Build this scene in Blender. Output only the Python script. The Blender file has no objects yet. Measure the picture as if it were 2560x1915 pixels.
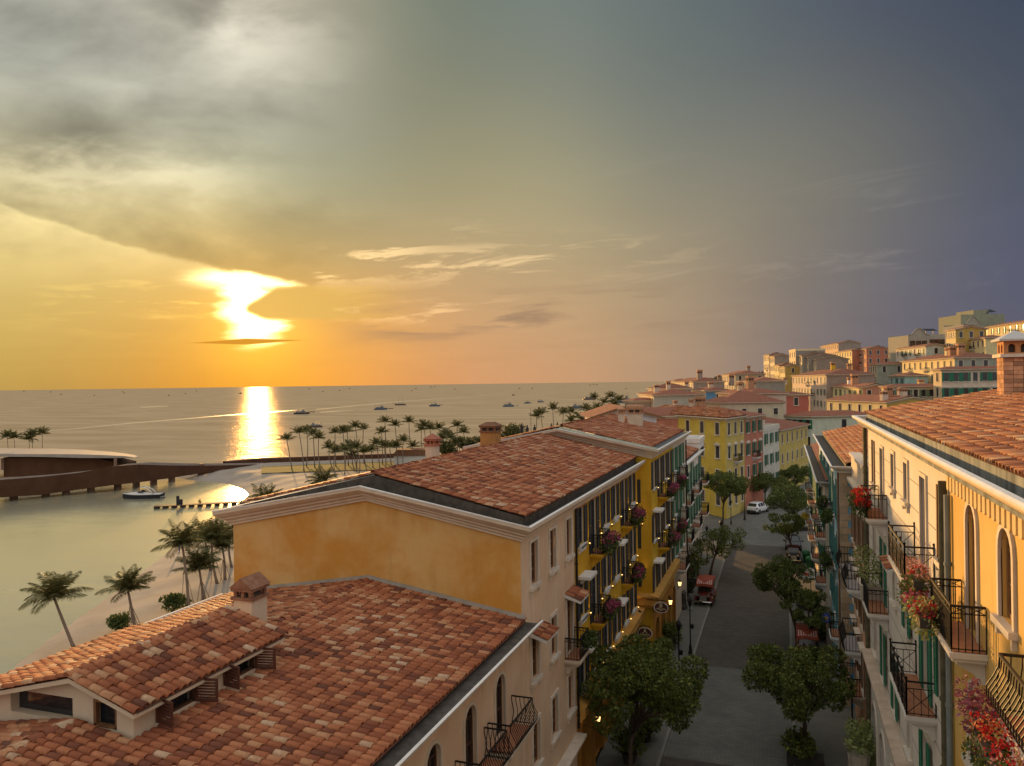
import bpy, math, random
import numpy as np
from mathutils import Matrix, Vector
random.seed(11)
rng = np.random.default_rng(11)
sc = bpy.context.scene
COL = sc.collection
pi = math.pi
rad = math.radians

# ------------------------------------------------------------------ camera, world, sun, exposure
TH, F, H = rad(19.2), 1945.0, 20.0            # heading left of the street axis (+Y), focal length in photo px, eye height
FWD = Vector((-math.sin(TH), math.cos(TH), 0)); RGT = Vector((math.cos(TH), math.sin(TH), 0)); UP = Vector((0, 0, 1))
ROLL = rad(0.78)
cam_d = bpy.data.cameras.new('camera'); cam = bpy.data.objects.new('camera', cam_d); COL.objects.link(cam)
cam_d.sensor_width = 36; cam_d.lens = 36 * F / 2560; cam_d.clip_start = 0.3; cam_d.clip_end = 90000
r_ = RGT * math.cos(ROLL) - UP * math.sin(ROLL); u_ = RGT * math.sin(ROLL) + UP * math.cos(ROLL)
cam.matrix_world = Matrix(((r_.x, u_.x, -FWD.x, 0), (r_.y, u_.y, -FWD.y, 0), (r_.z, u_.z, -FWD.z, H), (0, 0, 0, 1)))
sc.camera = cam
sc.view_settings.view_transform = 'Standard'; sc.view_settings.look = 'None'
sc.view_settings.exposure = 0.35; sc.view_settings.gamma = 1.0; sc.view_settings.use_curve_mapping = False
sc.render.engine = 'CYCLES'
cy = sc.cycles
cy.use_denoising = True; cy.max_bounces = 5; cy.diffuse_bounces = 3; cy.glossy_bounces = 3; cy.transmission_bounces = 2
cy.transparent_max_bounces = 4; cy.caustics_reflective = False; cy.caustics_refractive = False
cy.sample_clamp_indirect = 4; cy.use_adaptive_sampling = True; cy.adaptive_threshold = 0.02

def uv(px, py):
    px, py = float(px), float(py); return (px - 1280) / F, (py - (957.5 - 0.0185 * (px - 1280))) / F
def at_d(px, py, d):
    u, v = uv(px, py); p = (FWD + u * RGT) * d; p.z = H - v * d; return p
def at_z(px, py, z): return at_d(px, py, (H - z) / uv(px, py)[1])
def at_x(px, py, X): return at_d(px, py, X / (FWD.x + uv(px, py)[0] * RGT.x))
def at_y(px, py, Y): return at_d(px, py, Y / (FWD.y + uv(px, py)[0] * RGT.y))
def dirpx(px, py):
    u, v = uv(px, py); return (FWD + u * RGT - v * UP).normalized()
def to_px(p):
    d = p.x * FWD.x + p.y * FWD.y
    if d < 0.5: return None
    u = (p.x * RGT.x + p.y * RGT.y) / d
    px = 1280 + F * u
    return px, 957.5 - 0.0185 * (px - 1280) + F * (H - p.z) / d, d
def lin(c):
    f = lambda v: v / 12.92 if v <= 0.04045 else ((v + 0.055) / 1.055) ** 2.4
    return tuple(f(v / 255.0) for v in c)

SUN_DIR = dirpx(645, 815)
class NG:                                       # small helper to write shader maths
    def __init__(s, nt): s.nt = nt
    def new(s, t, **k):
        n = s.nt.nodes.new(t)
        for a, b in k.items(): setattr(n, a, b)
        return n
    def put(s, sock, v):
        if hasattr(v, 'is_output'): s.nt.links.new(v, sock)
        else: sock.default_value = v
    def m(s, op, a, b=0.0, c=0.0, clamp=False):
        n = s.new('ShaderNodeMath', operation=op, use_clamp=clamp)
        s.put(n.inputs[0], a); s.put(n.inputs[1], b)
        if op in ('MULTIPLY_ADD', 'SMOOTH_MIN', 'SMOOTH_MAX', 'COMPARE'): s.put(n.inputs[2], c)
        return n.outputs[0]
    def add(s, *a):
        o = a[0]
        for x in a[1:]: o = s.m('ADD', o, x)
        return o
    def mul(s, *a):
        o = a[0]
        for x in a[1:]: o = s.m('MULTIPLY', o, x)
        return o
    def sub(s, a, b): return s.m('SUBTRACT', a, b)
    def step(s, x, lo, hi, a=0.0, b=1.0):
        n = s.new('ShaderNodeMapRange', interpolation_type='SMOOTHSTEP')
        s.put(n.inputs[0], x); s.put(n.inputs[1], lo); s.put(n.inputs[2], hi); s.put(n.inputs[3], a); s.put(n.inputs[4], b)
        return n.outputs[0]
    def gauss(s, x, c, w):
        t = s.m('DIVIDE', s.sub(x, c), w)
        return s.m('EXPONENT', s.mul(t, t, -1.0))
    def dot(s, v, c):
        n = s.new('ShaderNodeVectorMath', operation='DOT_PRODUCT'); s.put(n.inputs[0], v); s.put(n.inputs[1], c); return n.outputs['Value']
    def vec(s, x, y, z):
        n = s.new('ShaderNodeCombineXYZ'); s.put(n.inputs[0], x); s.put(n.inputs[1], y); s.put(n.inputs[2], z); return n.outputs[0]
    def noise(s, v, scale, detail=4.0, rough=0.5, dist=0.0, col=False):
        n = s.new('ShaderNodeTexNoise'); s.put(n.inputs['Vector'], v); n.inputs['Scale'].default_value = scale
        n.inputs['Detail'].default_value = detail; n.inputs['Roughness'].default_value = rough; n.inputs['Distortion'].default_value = dist
        return n.outputs['Color' if col else 'Fac']
    def mix(s, f, a, b, mode='MIX'):
        n = s.new('ShaderNodeMix', data_type='RGBA', blend_type=mode)
        s.put(n.inputs[0], f)
        s.put(n.inputs[6], a if hasattr(a, 'is_output') else (*a[:3], 1)); s.put(n.inputs[7], b if hasattr(b, 'is_output') else (*b[:3], 1))
        return n.outputs[2]
    def ramp(s, f, stops, interp='LINEAR'):
        n = s.new('ShaderNodeValToRGB'); cr = n.color_ramp; cr.interpolation = interp
        while len(cr.elements) > 1: cr.elements.remove(cr.elements[-1])
        for i, (p, c) in enumerate(stops):
            e = cr.elements[0] if i == 0 else cr.elements.new(p)
            e.position = p; e.color = (*c[:3], 1)
        s.put(n.inputs[0], f); return n.outputs[0]

SKY = 0.785
def make_world():
    w = bpy.data.worlds.new('World'); sc.world = w; w.use_nodes = True
    nt = w.node_tree; nt.nodes.clear(); g = NG(nt)
    tc = g.new('ShaderNodeTexCoord'); D = tc.outputs['Generated']
    nrm = g.new('ShaderNodeVectorMath', operation='NORMALIZE'); g.put(nrm.inputs[0], D); D = nrm.outputs[0]
    # colour of the sky by direction: blend of colours seen in frame and brighter ones set outside it
    pts = [(0, 0, 170, 170, 155), (0, 300, 184, 178, 157), (0, 500, 192, 181, 142), (0, 620, 222, 200, 132), (0, 720, 222, 186, 104), (0, 800, 214, 169, 88), (0, 950, 178, 138, 86),
           (250, 950, 184, 140, 82), (450, 930, 214, 140, 50), (640, 945, 245, 166, 30), (840, 935, 240, 158, 56), (1000, 930, 228, 160, 90), (1300, 940, 212, 158, 112), (1300, 800, 190, 152, 112), (1700, 900, 171, 143, 118),
           (1000, 700, 205, 172, 118), (1000, 400, 156, 150, 120), (1300, 400, 155, 149, 120), (1300, 650, 188, 165, 125), (1700, 650, 160, 144, 118), (1700, 400, 132, 131, 118), (1000, 100, 134, 138, 120), (1300, 100, 126, 132, 121),
           (1700, 100, 107, 115, 112), (2100, 100, 90, 96, 104), (2100, 450, 122, 119, 110), (2100, 700, 118, 112, 112), (2500, 60, 72, 80, 95), (2500, 400, 87, 91, 101), (2500, 700, 92, 94, 115), (2500, 900, 98, 96, 107), (2100, 880, 122, 112, 112),
           (850, 570, 178, 160, 116), (850, 830, 226, 166, 66), (1150, 870, 206, 154, 104), (700, 450, 177, 169, 139), (700, 150, 186, 180, 160), (250, 450, 200, 190, 156), (350, 220, 184, 180, 160), (450, 10, 172, 170, 156),
           (420, 860, 226, 162, 54), (280, 730, 230, 196, 106), (150, 870, 198, 150, 80), (120, 700, 220, 190, 112), (640, 620, 196, 176, 116), (640, 800, 250, 190, 60)]
    cps = [(dirpx(x, y), lin((r, gg, b))) for x, y, r, gg, b in pts]
    def wd(az, el): # az measured from the camera heading, right positive, degrees
        a, e = rad(az), rad(el); return (FWD * math.cos(a) + RGT * math.sin(a)) * math.cos(e) + UP * math.sin(e)
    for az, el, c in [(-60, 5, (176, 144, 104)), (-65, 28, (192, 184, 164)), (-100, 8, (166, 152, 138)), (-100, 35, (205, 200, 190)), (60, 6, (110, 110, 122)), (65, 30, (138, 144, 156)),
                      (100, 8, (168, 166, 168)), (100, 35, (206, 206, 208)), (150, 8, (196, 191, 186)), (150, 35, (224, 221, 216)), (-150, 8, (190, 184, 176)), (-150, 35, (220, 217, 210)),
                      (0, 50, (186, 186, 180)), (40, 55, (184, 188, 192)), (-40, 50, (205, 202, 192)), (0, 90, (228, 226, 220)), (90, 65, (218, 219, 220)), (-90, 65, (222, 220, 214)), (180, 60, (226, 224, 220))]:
        cps.append((wd(az, el), tuple(v * 1.18 for v in lin(c))))  # unseen sky raised to add fill light on the facades
    # colours are solved so that the blend passes through them
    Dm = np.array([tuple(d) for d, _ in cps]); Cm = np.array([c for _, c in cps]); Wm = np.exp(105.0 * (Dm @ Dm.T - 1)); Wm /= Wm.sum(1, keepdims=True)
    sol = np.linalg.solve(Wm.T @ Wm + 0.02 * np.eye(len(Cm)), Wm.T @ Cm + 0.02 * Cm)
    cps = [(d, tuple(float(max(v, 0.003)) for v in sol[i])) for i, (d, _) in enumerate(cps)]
    num = den = None
    for d, c in cps:
        wgt = g.m('EXPONENT', g.m('MULTIPLY_ADD', g.dot(D, d), 105.0, -105.0))
        sv = g.new('ShaderNodeVectorMath', operation='SCALE'); sv.inputs[0].default_value = c; g.put(sv.inputs['Scale'], wgt)
        if num is None: num, den = sv.outputs[0], wgt
        else:
            a = g.new('ShaderNodeVectorMath', operation='ADD'); g.put(a.inputs[0], num); g.put(a.inputs[1], sv.outputs[0]); num = a.outputs[0]
            den = g.add(den, wgt)
    dv = g.new('ShaderNodeVectorMath', operation='SCALE'); g.put(dv.inputs[0], num); g.put(dv.inputs['Scale'], g.m('DIVIDE', 1.0, g.m('MAXIMUM', den, 1e-9)))
    base = dv.outputs[0]
    # sky coordinates (gnomonic about the heading) used for the cloud shapes
    df = g.m('MAXIMUM', g.dot(D, FWD), 0.12); front = g.step(g.dot(D, FWD), 0.3, 0.62)
    X = g.m('MULTIPLY_ADD', g.m('DIVIDE', g.dot(D, RGT), df), F, 1280.0)
    hz = g.m('MULTIPLY', g.m('DIVIDE', g.dot(D, (0, 0, 1)), df), F)
    Y = g.sub(g.m('MULTIPLY_ADD', X, -0.0185, 981.2), hz)
    # soft cloud texture everywhere, computed on a flat layer overhead so that it runs on outside the frame
    dz = g.m('MAXIMUM', g.dot(D, (0, 0, 1)), 0.02)
    lay = g.m('DIVIDE', 1.0, g.add(dz, 0.08))
    CP = g.vec(g.mul(g.dot(D, (1, 0, 0)), lay), g.mul(g.dot(D, (0, 1, 0)), lay), 0.0)
    P = g.vec(g.mul(X, 0.001), g.mul(Y, 0.001), 0.0)
    mp = g.new('ShaderNodeMapping'); g.put(mp.inputs[0], P); mp.inputs['Rotation'].default_value = (0, 0, rad(-24)); mp.inputs['Scale'].default_value = (1.0, 2.1, 1)
    PR = mp.outputs[0]
    n1 = g.noise(PR, 2.4, 6, 0.52, 0.25); n1b = g.noise(PR, 7.0, 5, 0.55, 0.2)
    n2 = g.noise(CP, 1.1, 6, 0.55, 0.5)
    tex = g.add(g.m('MULTIPLY_ADD', n1, 1.55, -0.775), g.m('MULTIPLY_ADD', n1b, 0.28, -0.14))
    upleft = g.mul(g.step(g.add(X, g.mul(Y, 0.22), g.mul(g.sub(n1, 0.5), 420.0)), 940.0, 640.0), g.step(Y, 760.0, 560.0))
    f1 = g.m('MULTIPLY_ADD', g.mul(tex, upleft), 1.05, 1.0)
    f2 = g.m('MULTIPLY_ADD', g.mul(g.m('MULTIPLY_ADD', n2, 1.0, -0.5), g.sub(1.0, upleft)), 0.14, 1.0)
    def scale(c, f):
        n = g.new('ShaderNodeVectorMath', operation='SCALE'); g.put(n.inputs[0], c); g.put(n.inputs['Scale'], f); return n.outputs[0]
    def addc(c, col, f):
        n = g.new('ShaderNodeVectorMath', operation='MULTIPLY_ADD'); n.inputs[0].default_value = col
        g.put(n.inputs[1], g.vec(f, f, f)); g.put(n.inputs[2], c); return n.outputs[0]
    c = scale(base, g.mul(f1, f2))
    # two big darker masses and a bright one in the upper left bank
    blob = lambda x, y, rx, ry: g.mul(g.gauss(g.add(X, g.mul(g.sub(n1, 0.5), 260.0)), x, rx), g.gauss(g.add(Y, g.mul(g.sub(n1b, 0.5), 200.0)), y, ry))
    dark = g.add(g.mul(blob(180, 330, 150, 75), 0.34), g.mul(blob(520, 20, 120, 70), 0.42), g.mul(blob(700, 590, 260, 60), 0.16), g.mul(blob(60, 520, 160, 40), 0.22), g.mul(blob(820, 40, 90, 50), 0.1))
    c = scale(c, g.sub(1.0, dark))
    c = addc(c, (0.22, 0.205, 0.17), blob(690, 130, 150, 90)); c = addc(c, (0.2, 0.18, 0.13), blob(430, 450, 220, 42)); c = addc(c, (0.16, 0.14, 0.09), blob(120, 440, 160, 40))
    # lower edge of the cloud bank: silver lining falling to the right, darker just above it
    xe = g.m('MINIMUM', g.m('MAXIMUM', X, -900.0), 900.0)
    edge = g.add(515.0, g.mul(xe, 0.375), g.mul(g.mul(xe, xe), -0.000155), g.mul(g.sub(n1b, 0.5), 44.0))
    de = g.sub(Y, edge)
    fade = g.mul(g.step(X, 980.0, 680.0), front)
    c = scale(c, g.sub(1.0, g.mul(g.step(de, -95.0, -10.0), g.step(de, 4.0, -12.0), fade, 0.11)))
    rim = g.mul(g.step(de, -7.0, 6.0), g.m('EXPONENT', g.mul(g.m('MAXIMUM', de, 0.0), -0.021)), g.step(X, 820.0, 560.0), front)
    c = addc(c, (0.24, 0.19, 0.09), rim)
    # glow round the sun
    sd = g.dot(D, SUN_DIR)
    halo = g.m('EXPONENT', g.m('MULTIPLY_ADD', sd, 150.0, -150.0)); halo2 = g.m('EXPONENT', g.m('MULTIPLY_ADD', sd, 620.0, -620.0))
    below = g.step(de, -12.0, 12.0)
    c = addc(c, (0.38, 0.22, 0.0), g.mul(halo2, below))
    nst = g.noise(g.vec(g.mul(X, 0.0032), g.mul(Y, 0.03), 0.0), 1.0, 5, 0.6, 0.4)
    wob = g.mul(g.sub(nst, 0.5), 130.0)
    c = addc(c, (0.5, 0.34, 0.06), g.mul(g.step(nst, 0.52, 0.68), g.gauss(X, 500.0, 330.0), g.gauss(Y, 760.0, 62.0), below, front, 0.75))
    # the burnt out heart of the sunset: disc, column and streak, cut by a dark wedge of cloud
    e1 = g.m('SQRT', g.add(g.mul(g.m('DIVIDE', g.sub(g.add(X, wob), 638.0), 78.0), g.m('DIVIDE', g.sub(g.add(X, wob), 638.0), 78.0)), g.mul(g.m('DIVIDE', g.sub(Y, 812.0), 62.0), g.m('DIVIDE', g.sub(Y, 812.0), 62.0))))
    e2 = g.m('SQRT', g.add(g.mul(g.m('DIVIDE', g.sub(g.add(X, wob), 612.0), 66.0), g.m('DIVIDE', g.sub(g.add(X, wob), 612.0), 66.0)), g.mul(g.m('DIVIDE', g.sub(Y, 745.0), 80.0), g.m('DIVIDE', g.sub(Y, 745.0), 80.0))))
    e3 = g.m('SQRT', g.add(g.mul(g.m('DIVIDE', g.sub(g.add(X, wob), 645.0), 165.0), g.m('DIVIDE', g.sub(g.add(X, wob), 645.0), 165.0)), g.mul(g.m('DIVIDE', g.sub(Y, 698.0), 30.0), g.m('DIVIDE', g.sub(Y, 698.0), 30.0))))
    core = g.m('MAXIMUM', g.m('MAXIMUM', g.step(e1, 1.35, 0.5), g.step(e2, 1.5, 0.5)), g.step(e3, 1.6, 0.4))
    core = g.mul(core, g.step(de, -10.0, 10.0))
    wy = g.add(g.m('ABSOLUTE', g.sub(g.add(Y, g.mul(g.sub(n1b, 0.5), 26.0)), g.m('MULTIPLY_ADD', g.sub(X, 610.0), -0.04, 775.0))), 0.0)
    wx = g.sub(X, 612.0)
    wedge = g.mul(g.step(g.sub(wy, g.m('MINIMUM', g.mul(g.m('MAXIMUM', wx, 0.0), 0.55), 46.0)), 8.0, -8.0), g.step(wx, 0.0, 16.0), g.step(X, 1060.0, 780.0), g.step(Y, 808.0, 792.0))
    lens = g.mul(g.step(g.add(g.m('ABSOLUTE', g.sub(Y, g.m('MULTIPLY_ADD', X, -0.03, 875.5))), g.mul(g.m('ABSOLUTE', g.sub(X, 615.0)), 0.055), g.mul(g.sub(nst, 0.5), 5.0)), 9.0, 5.5), 1.0)
    core2 = g.mul(core, g.sub(1.0, g.mul(wedge, 0.985)), g.sub(1.0, g.mul(lens, 0.95)))
    c = addc(c, (3.2, 2.3, 1.05), g.mul(core2, core2, front))
    c = g.mix(g.mul(wedge, front, 0.85), c, lin((222, 178, 92))); c = g.mix(g.mul(lens, front, 0.9), c, lin((200, 132, 34)))
    # ragged bright streaks and mauve bands to the right of the sun
    sv_ = g.vec(g.mul(X, 0.0042), g.mul(g.m('MULTIPLY_ADD', X, 0.07, Y), 0.028), 3.0)
    s1 = g.noise(sv_, 1.0, 8, 0.62, 0.5)
    band = g.add(g.mul(g.gauss(Y, g.m('MULTIPLY_ADD', X, -0.05, 715.0), 42.0), g.step(X, 770.0, 850.0), g.step(X, 1900.0, 1150.0)),
                 g.mul(g.gauss(Y, g.m('MULTIPLY_ADD', X, -0.28, 905.0), 26.0), g.step(X, 780.0, 810.0), g.step(X, 1300.0, 880.0), 1.0),
                 g.mul(g.gauss(Y, 780.0, 26.0), g.step(X, 780.0, 900.0), g.step(X, 1500.0, 1100.0), 0.8))
    c = addc(c, (0.36, 0.25, 0.12), g.mul(g.step(s1, 0.50, 0.62), band, front))
    s2 = g.noise(g.vec(g.mul(X, 0.0022), g.mul(g.m('MULTIPLY_ADD', X, 0.06, Y), 0.017), 7.0), 1.0, 5, 0.55, 0.4)
    mv = g.mul(g.step(s2, 0.47, 0.6), g.gauss(Y, g.m('MULTIPLY_ADD', X, -0.07, 880.0), 50.0), g.step(X, 800.0, 1050.0), g.step(X, 2100.0, 1400.0), front)
    c = g.mix(g.mul(mv, 0.75), c, lin((150, 122, 100)))
    s3 = g.noise(g.vec(g.mul(X, 0.0019), g.mul(g.m('MULTIPLY_ADD', X, 0.16, Y), 0.0105), 1.7), 1.0, 7, 0.6, 0.6)
    ci = g.mul(g.step(s3, 0.53, 0.70), g.add(g.mul(g.gauss(Y, 430.0, 70.0), g.step(X, 1350.0, 1700.0), g.step(X, 2500.0, 2000.0), 0.6), g.mul(g.gauss(Y, 600.0, 90.0), g.step(X, 1700.0, 2300.0)), g.mul(g.gauss(Y, 690.0, 60.0), g.step(X, 1400.0, 1600.0), g.step(X, 2300.0, 1900.0), 0.8)), front)
    c = addc(c, (0.085, 0.07, 0.055), ci)
    # the part of the sphere under the horizon: a dim continuation, never seen
    c = scale(c, g.step(g.dot(D, (0, 0, 1)), -0.12, -0.005, 0.35, 1.0))
    # a thin physical sky under the cloud cover
    ns = g.new('ShaderNodeTexSky', sky_type='NISHITA'); ns.sun_disc = False; ns.sun_elevation = math.asin(SUN_DIR.z)
    ns.sun_rotation = math.atan2(SUN_DIR.x, SUN_DIR.y); ns.dust_density = 2.5
    c = addc2(g, c, ns.outputs[0], 0.0015)
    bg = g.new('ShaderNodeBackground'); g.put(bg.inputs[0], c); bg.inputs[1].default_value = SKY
    out = g.new('ShaderNodeOutputWorld'); nt.links.new(bg.outputs[0], out.inputs[0])
    w.cycles.sampling_method = 'MANUAL'; w.cycles.sample_map_resolution = 1024
def addc2(g, a, b, k):
    n = g.new('ShaderNodeVectorMath', operation='MULTIPLY_ADD'); g.put(n.inputs[0], b); n.inputs[1].default_value = (k, k, k); g.put(n.inputs[2], a); return n.outputs[0]
make_world()
sun_d = bpy.data.lights.new('sun', 'SUN'); sun = bpy.data.objects.new('sun', sun_d); COL.objects.link(sun)
sun_d.energy = 5.0; sun_d.angle = rad(1.2); sun_d.color = (1.0, 0.55, 0.18)
sun.rotation_euler = (-SUN_DIR).to_track_quat('-Z', 'Y').to_euler(); sun.location = SUN_DIR * 200

# ------------------------------------------------------------------ object helpers
def tag(o, label=None, cat=None, group=None, kind=None):
    if label: o['label'] = label
    if cat: o['category'] = cat
    if group: o['group'] = group
    if kind: o['kind'] = kind
    return o
def empty(name, loc, label, cat, group=None, rz=0.0):
    o = bpy.data.objects.new(name, None); COL.objects.link(o); o.location = loc; o.rotation_euler = (0, 0, rz)
    o.empty_display_size = 0.3
    return tag(o, label, cat, group)
def link(name, me, parent=None, M=None, mat=None):
    o = bpy.data.objects.new(name, me); COL.objects.link(o)
    if mat is not None and not me.materials: me.materials.append(mat)
    if parent is not None:
        o.parent = parent
        if M is not None:                       # M is given in world space
            o.matrix_basis = WORLD(parent).inverted() @ M
    elif M is not None: o.matrix_basis = M
    return o
def WORLD(o):
    m = o.matrix_basis.copy()
    while o.parent: o = o.parent; m = o.matrix_basis @ m
    return m
def T(x, y, z): return Matrix.Translation((x, y, z))
class MB:                                       # collects faces into ONE mesh
    def __init__(s): s.v = []; s.f = []; s.mi = []; s.cm = 0
    def P(s, pts, faces, M=None):
        b = len(s.v)
        s.v += [tuple(M @ Vector(p)) if M is not None else tuple(p) for p in pts]
        s.f += [tuple(b + i for i in f) for f in faces]; s.mi += [s.cm] * len(faces); return s
    def box(s, x0, x1, y0, y1, z0, z1, M=None):
        return s.P([(x0, y0, z0), (x1, y0, z0), (x1, y1, z0), (x0, y1, z0), (x0, y0, z1), (x1, y0, z1), (x1, y1, z1), (x0, y1, z1)],
                   [(0, 3, 2, 1), (4, 5, 6, 7), (0, 1, 5, 4), (1, 2, 6, 5), (2, 3, 7, 6), (3, 0, 4, 7)], M)
    def bar(s, a, b, w, h=None):                # square bar between two points
        a, b = Vector(a), Vector(b); d = (b - a); L = d.length
        if L < 1e-6: return s
        d /= L; t = Vector((0, 0, 1)) if abs(d.z) < 0.95 else Vector((1, 0, 0))
        x = d.cross(t).normalized(); y = x.cross(d); h = h or w
        q = [(-w / 2, -h / 2), (w / 2, -h / 2), (w / 2, h / 2), (-w / 2, h / 2)]
        return s.P([a + x * i + y * j for i, j in q] + [b + x * i + y * j for i, j in q], [(0, 1, 2, 3), (7, 6, 5, 4), (0, 4, 5, 1), (1, 5, 6, 2), (2, 6, 7, 3), (3, 7, 4, 0)])
    def tube(s, path, radii, n=6, cap=True):
        path = [Vector(p) for p in path]
        if not hasattr(radii, '__len__'): radii = [radii] * len(path)
        b = len(s.v); px = None
        for i, p in enumerate(path):
            d = (path[min(i + 1, len(path) - 1)] - path[max(i - 1, 0)]).normalized()
            if px is None:
                t = Vector((0, 0, 1)) if abs(d.z) < 0.9 else Vector((1, 0, 0)); px = d.cross(t).normalized()
            else: px = (px - d * px.dot(d)).normalized()
            py = d.cross(px)
            for k in range(n):
                a = 2 * pi * k / n; s.v.append(tuple(p + (px * math.cos(a) + py * math.sin(a)) * radii[i]))
        for i in range(len(path) - 1):
            for k in range(n):
                s.f.append((b + i * n + k, b + i * n + (k + 1) % n, b + (i + 1) * n + (k + 1) % n, b + (i + 1) * n + k)); s.mi.append(s.cm)
        if cap:
            s.f.append(tuple(b + k for k in range(n))[::-1]); s.mi.append(s.cm)
            e = b + (len(path) - 1) * n; s.f.append(tuple(e + k for k in range(n))); s.mi.append(s.cm)
        return s
    def lathe(s, prof, n=12, M=None, cap=True): # prof: (radius, z)
        pts = [(r * math.cos(2 * pi * k / n), r * math.sin(2 * pi * k / n), z) for r, z in prof for k in range(n)]
        fs = [(i * n + k, i * n + (k + 1) % n, (i + 1) * n + (k + 1) % n, (i + 1) * n + k) for i in range(len(prof) - 1) for k in range(n)]
        if cap: fs += [tuple(range(n))[::-1], tuple((len(prof) - 1) * n + k for k in range(n))]
        return s.P(pts, fs, M)
    def rings(s, rings, closed=True, cap=True):
        b = len(s.v); n = len(rings[0])
        for r in rings: s.v += [tuple(p) for p in r]
        for i in range(len(rings) - 1):
            for k in range(n if closed else n - 1):
                s.f.append((b + i * n + k, b + i * n + (k + 1) % n, b + (i + 1) * n + (k + 1) % n, b + (i + 1) * n + k)); s.mi.append(s.cm)
        if cap:
            s.f.append(tuple(b + k for k in range(n))[::-1]); s.mi.append(s.cm)
            e = b + (len(rings) - 1) * n; s.f.append(tuple(e + k for k in range(n))); s.mi.append(s.cm)
        return s
    def prism(s, poly, y0, y1, M=None):         # poly in x,z ; extruded along y
        n = len(poly)
        return s.P([(x, y0, z) for x, z in poly] + [(x, y1, z) for x, z in poly],
                   [tuple(range(n)), tuple(range(2 * n - 1, n - 1, -1))] + [(i, i + n, (i + 1) % n + n, (i + 1) % n) for i in range(n)], M)
    def sweep(s, path, prof, closed=False):     # moulding: path of 3d points, prof of (outward, z); outward is to the right of the walk
        path = [Vector(p) for p in path]; n = len(path); rings = []
        for i in range(n):
            a = path[i - 1] if (i > 0 or closed) else None; c = path[(i + 1) % n] if (i < n - 1 or closed) else None
            ds = [Vector(((q - p).x, (q - p).y)).normalized() for p, q in ((a, path[i]), (path[i], c)) if p is not None and q is not None]
            ns = [Vector((d.y, -d.x)) for d in ds]
            nn = (ns[0] + ns[-1]).normalized(); k = 1.0 / max(nn.dot(ns[0]), 0.3)
            rings.append([(path[i].x + nn.x * o * k, path[i].y + nn.y * o * k, path[i].z + z) for o, z in prof])
        if closed: rings.append(rings[0])
        return s.rings(rings, closed=True, cap=not closed)
    def mesh(s, name, mats, smooth=False):
        me = bpy.data.meshes.new(name); me.from_pydata(s.v, [], s.f)
        for m in (mats if isinstance(mats, (list, tuple)) else [mats]): me.materials.append(m)
        if any(s.mi): me.polygons.foreach_set('material_index', s.mi)
        if smooth: me.polygons.foreach_set('use_smooth', [True] * len(s.f))
        me.update(); return me
    def build(s, name, mats, parent=None, M=None, smooth=False):
        return link(name, s.mesh(name, mats, smooth), parent, M)
def wbuild(mb, name, mats, parent, smooth=False):      # mesh given in world coordinates under a parent
    return link(name, mb.mesh(name, mats, smooth), parent, Matrix())
def np_mesh(name, V, Q, mats, smooth=False):
    me = bpy.data.meshes.new(name); V = np.asarray(V, dtype=np.float32); Q = np.asarray(Q, dtype=np.int32); k = Q.shape[1]
    me.vertices.add(len(V)); me.vertices.foreach_set('co', V.ravel())
    me.loops.add(Q.size); me.loops.foreach_set('vertex_index', Q.ravel())
    me.polygons.add(len(Q)); me.polygons.foreach_set('loop_start', np.arange(0, Q.size, k, dtype=np.int32))
    if smooth: me.polygons.foreach_set('use_smooth', np.ones(len(Q), dtype=bool))
    for m in (mats if isinstance(mats, (list, tuple)) else [mats]): me.materials.append(m)
    me.update(calc_edges=True); me.validate(); return me

# ------------------------------------------------------------------ materials
MATS = {}
def mat(name, col, col2=None, scale=1.0, rough=0.85, bump=0.0, bscale=30.0, metal=0.0, stretch=None, stain=0.0, rand=0.0, spec=0.3, detail=5.0, contrast=1.0, coat=0.0):
    if name in MATS: return MATS[name]
    m = bpy.data.materials.new(name); m.use_nodes = True; nt = m.node_tree; g = NG(nt)
    b = nt.nodes['Principled BSDF']; b.inputs['Roughness'].default_value = rough; b.inputs['Metallic'].default_value = metal
    b.inputs['Specular IOR Level'].default_value = spec; b.inputs['Coat Weight'].default_value = coat
    geo = g.new('ShaderNodeNewGeometry'); pos = geo.outputs['Position']
    c = None
    if col2 is not None:
        mp = g.new('ShaderNodeMapping'); g.put(mp.inputs[0], pos); mp.inputs['Scale'].default_value = stretch or (1, 1, 1)
        n = g.noise(mp.outputs[0], scale, detail, 0.6, 0.3)
        n = g.step(n, 0.5 - 0.25 / contrast, 0.5 + 0.25 / contrast)
        c = g.mix(n, col, col2)
    if stain > 0:                               # rain streaks running down
        mp = g.new('ShaderNodeMapping'); g.put(mp.inputs[0], pos); mp.inputs['Scale'].default_value = (1, 1, 0.12)
        n = g.step(g.noise(mp.outputs[0], 2.2, 5, 0.6), 0.52, 0.75)
        c = g.mix(g.mul(n, stain), c if c is not None else col, tuple(x * 0.45 for x in col))
    if rand > 0:
        oi = g.new('ShaderNodeObjectInfo')
        c = g.mix(1.0, c if c is not None else col, g.ramp(oi.outputs['Random'], [(0, (1 - rand,) * 3), (1, (1 + rand,) * 3)]), 'MULTIPLY')
    if c is None: b.inputs['Base Color'].default_value = (*col, 1)
    else: nt.links.new(c, b.inputs['Base Color'])
    if bump > 0:
        bn = g.new('ShaderNodeBump'); bn.inputs['Strength'].default_value = bump; bn.inputs['Distance'].default_value = 0.02
        g.put(bn.inputs['Height'], g.noise(pos, bscale, 4, 0.6)); nt.links.new(bn.outputs[0], b.inputs['Normal'])
    MATS[name] = m; return m
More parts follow.
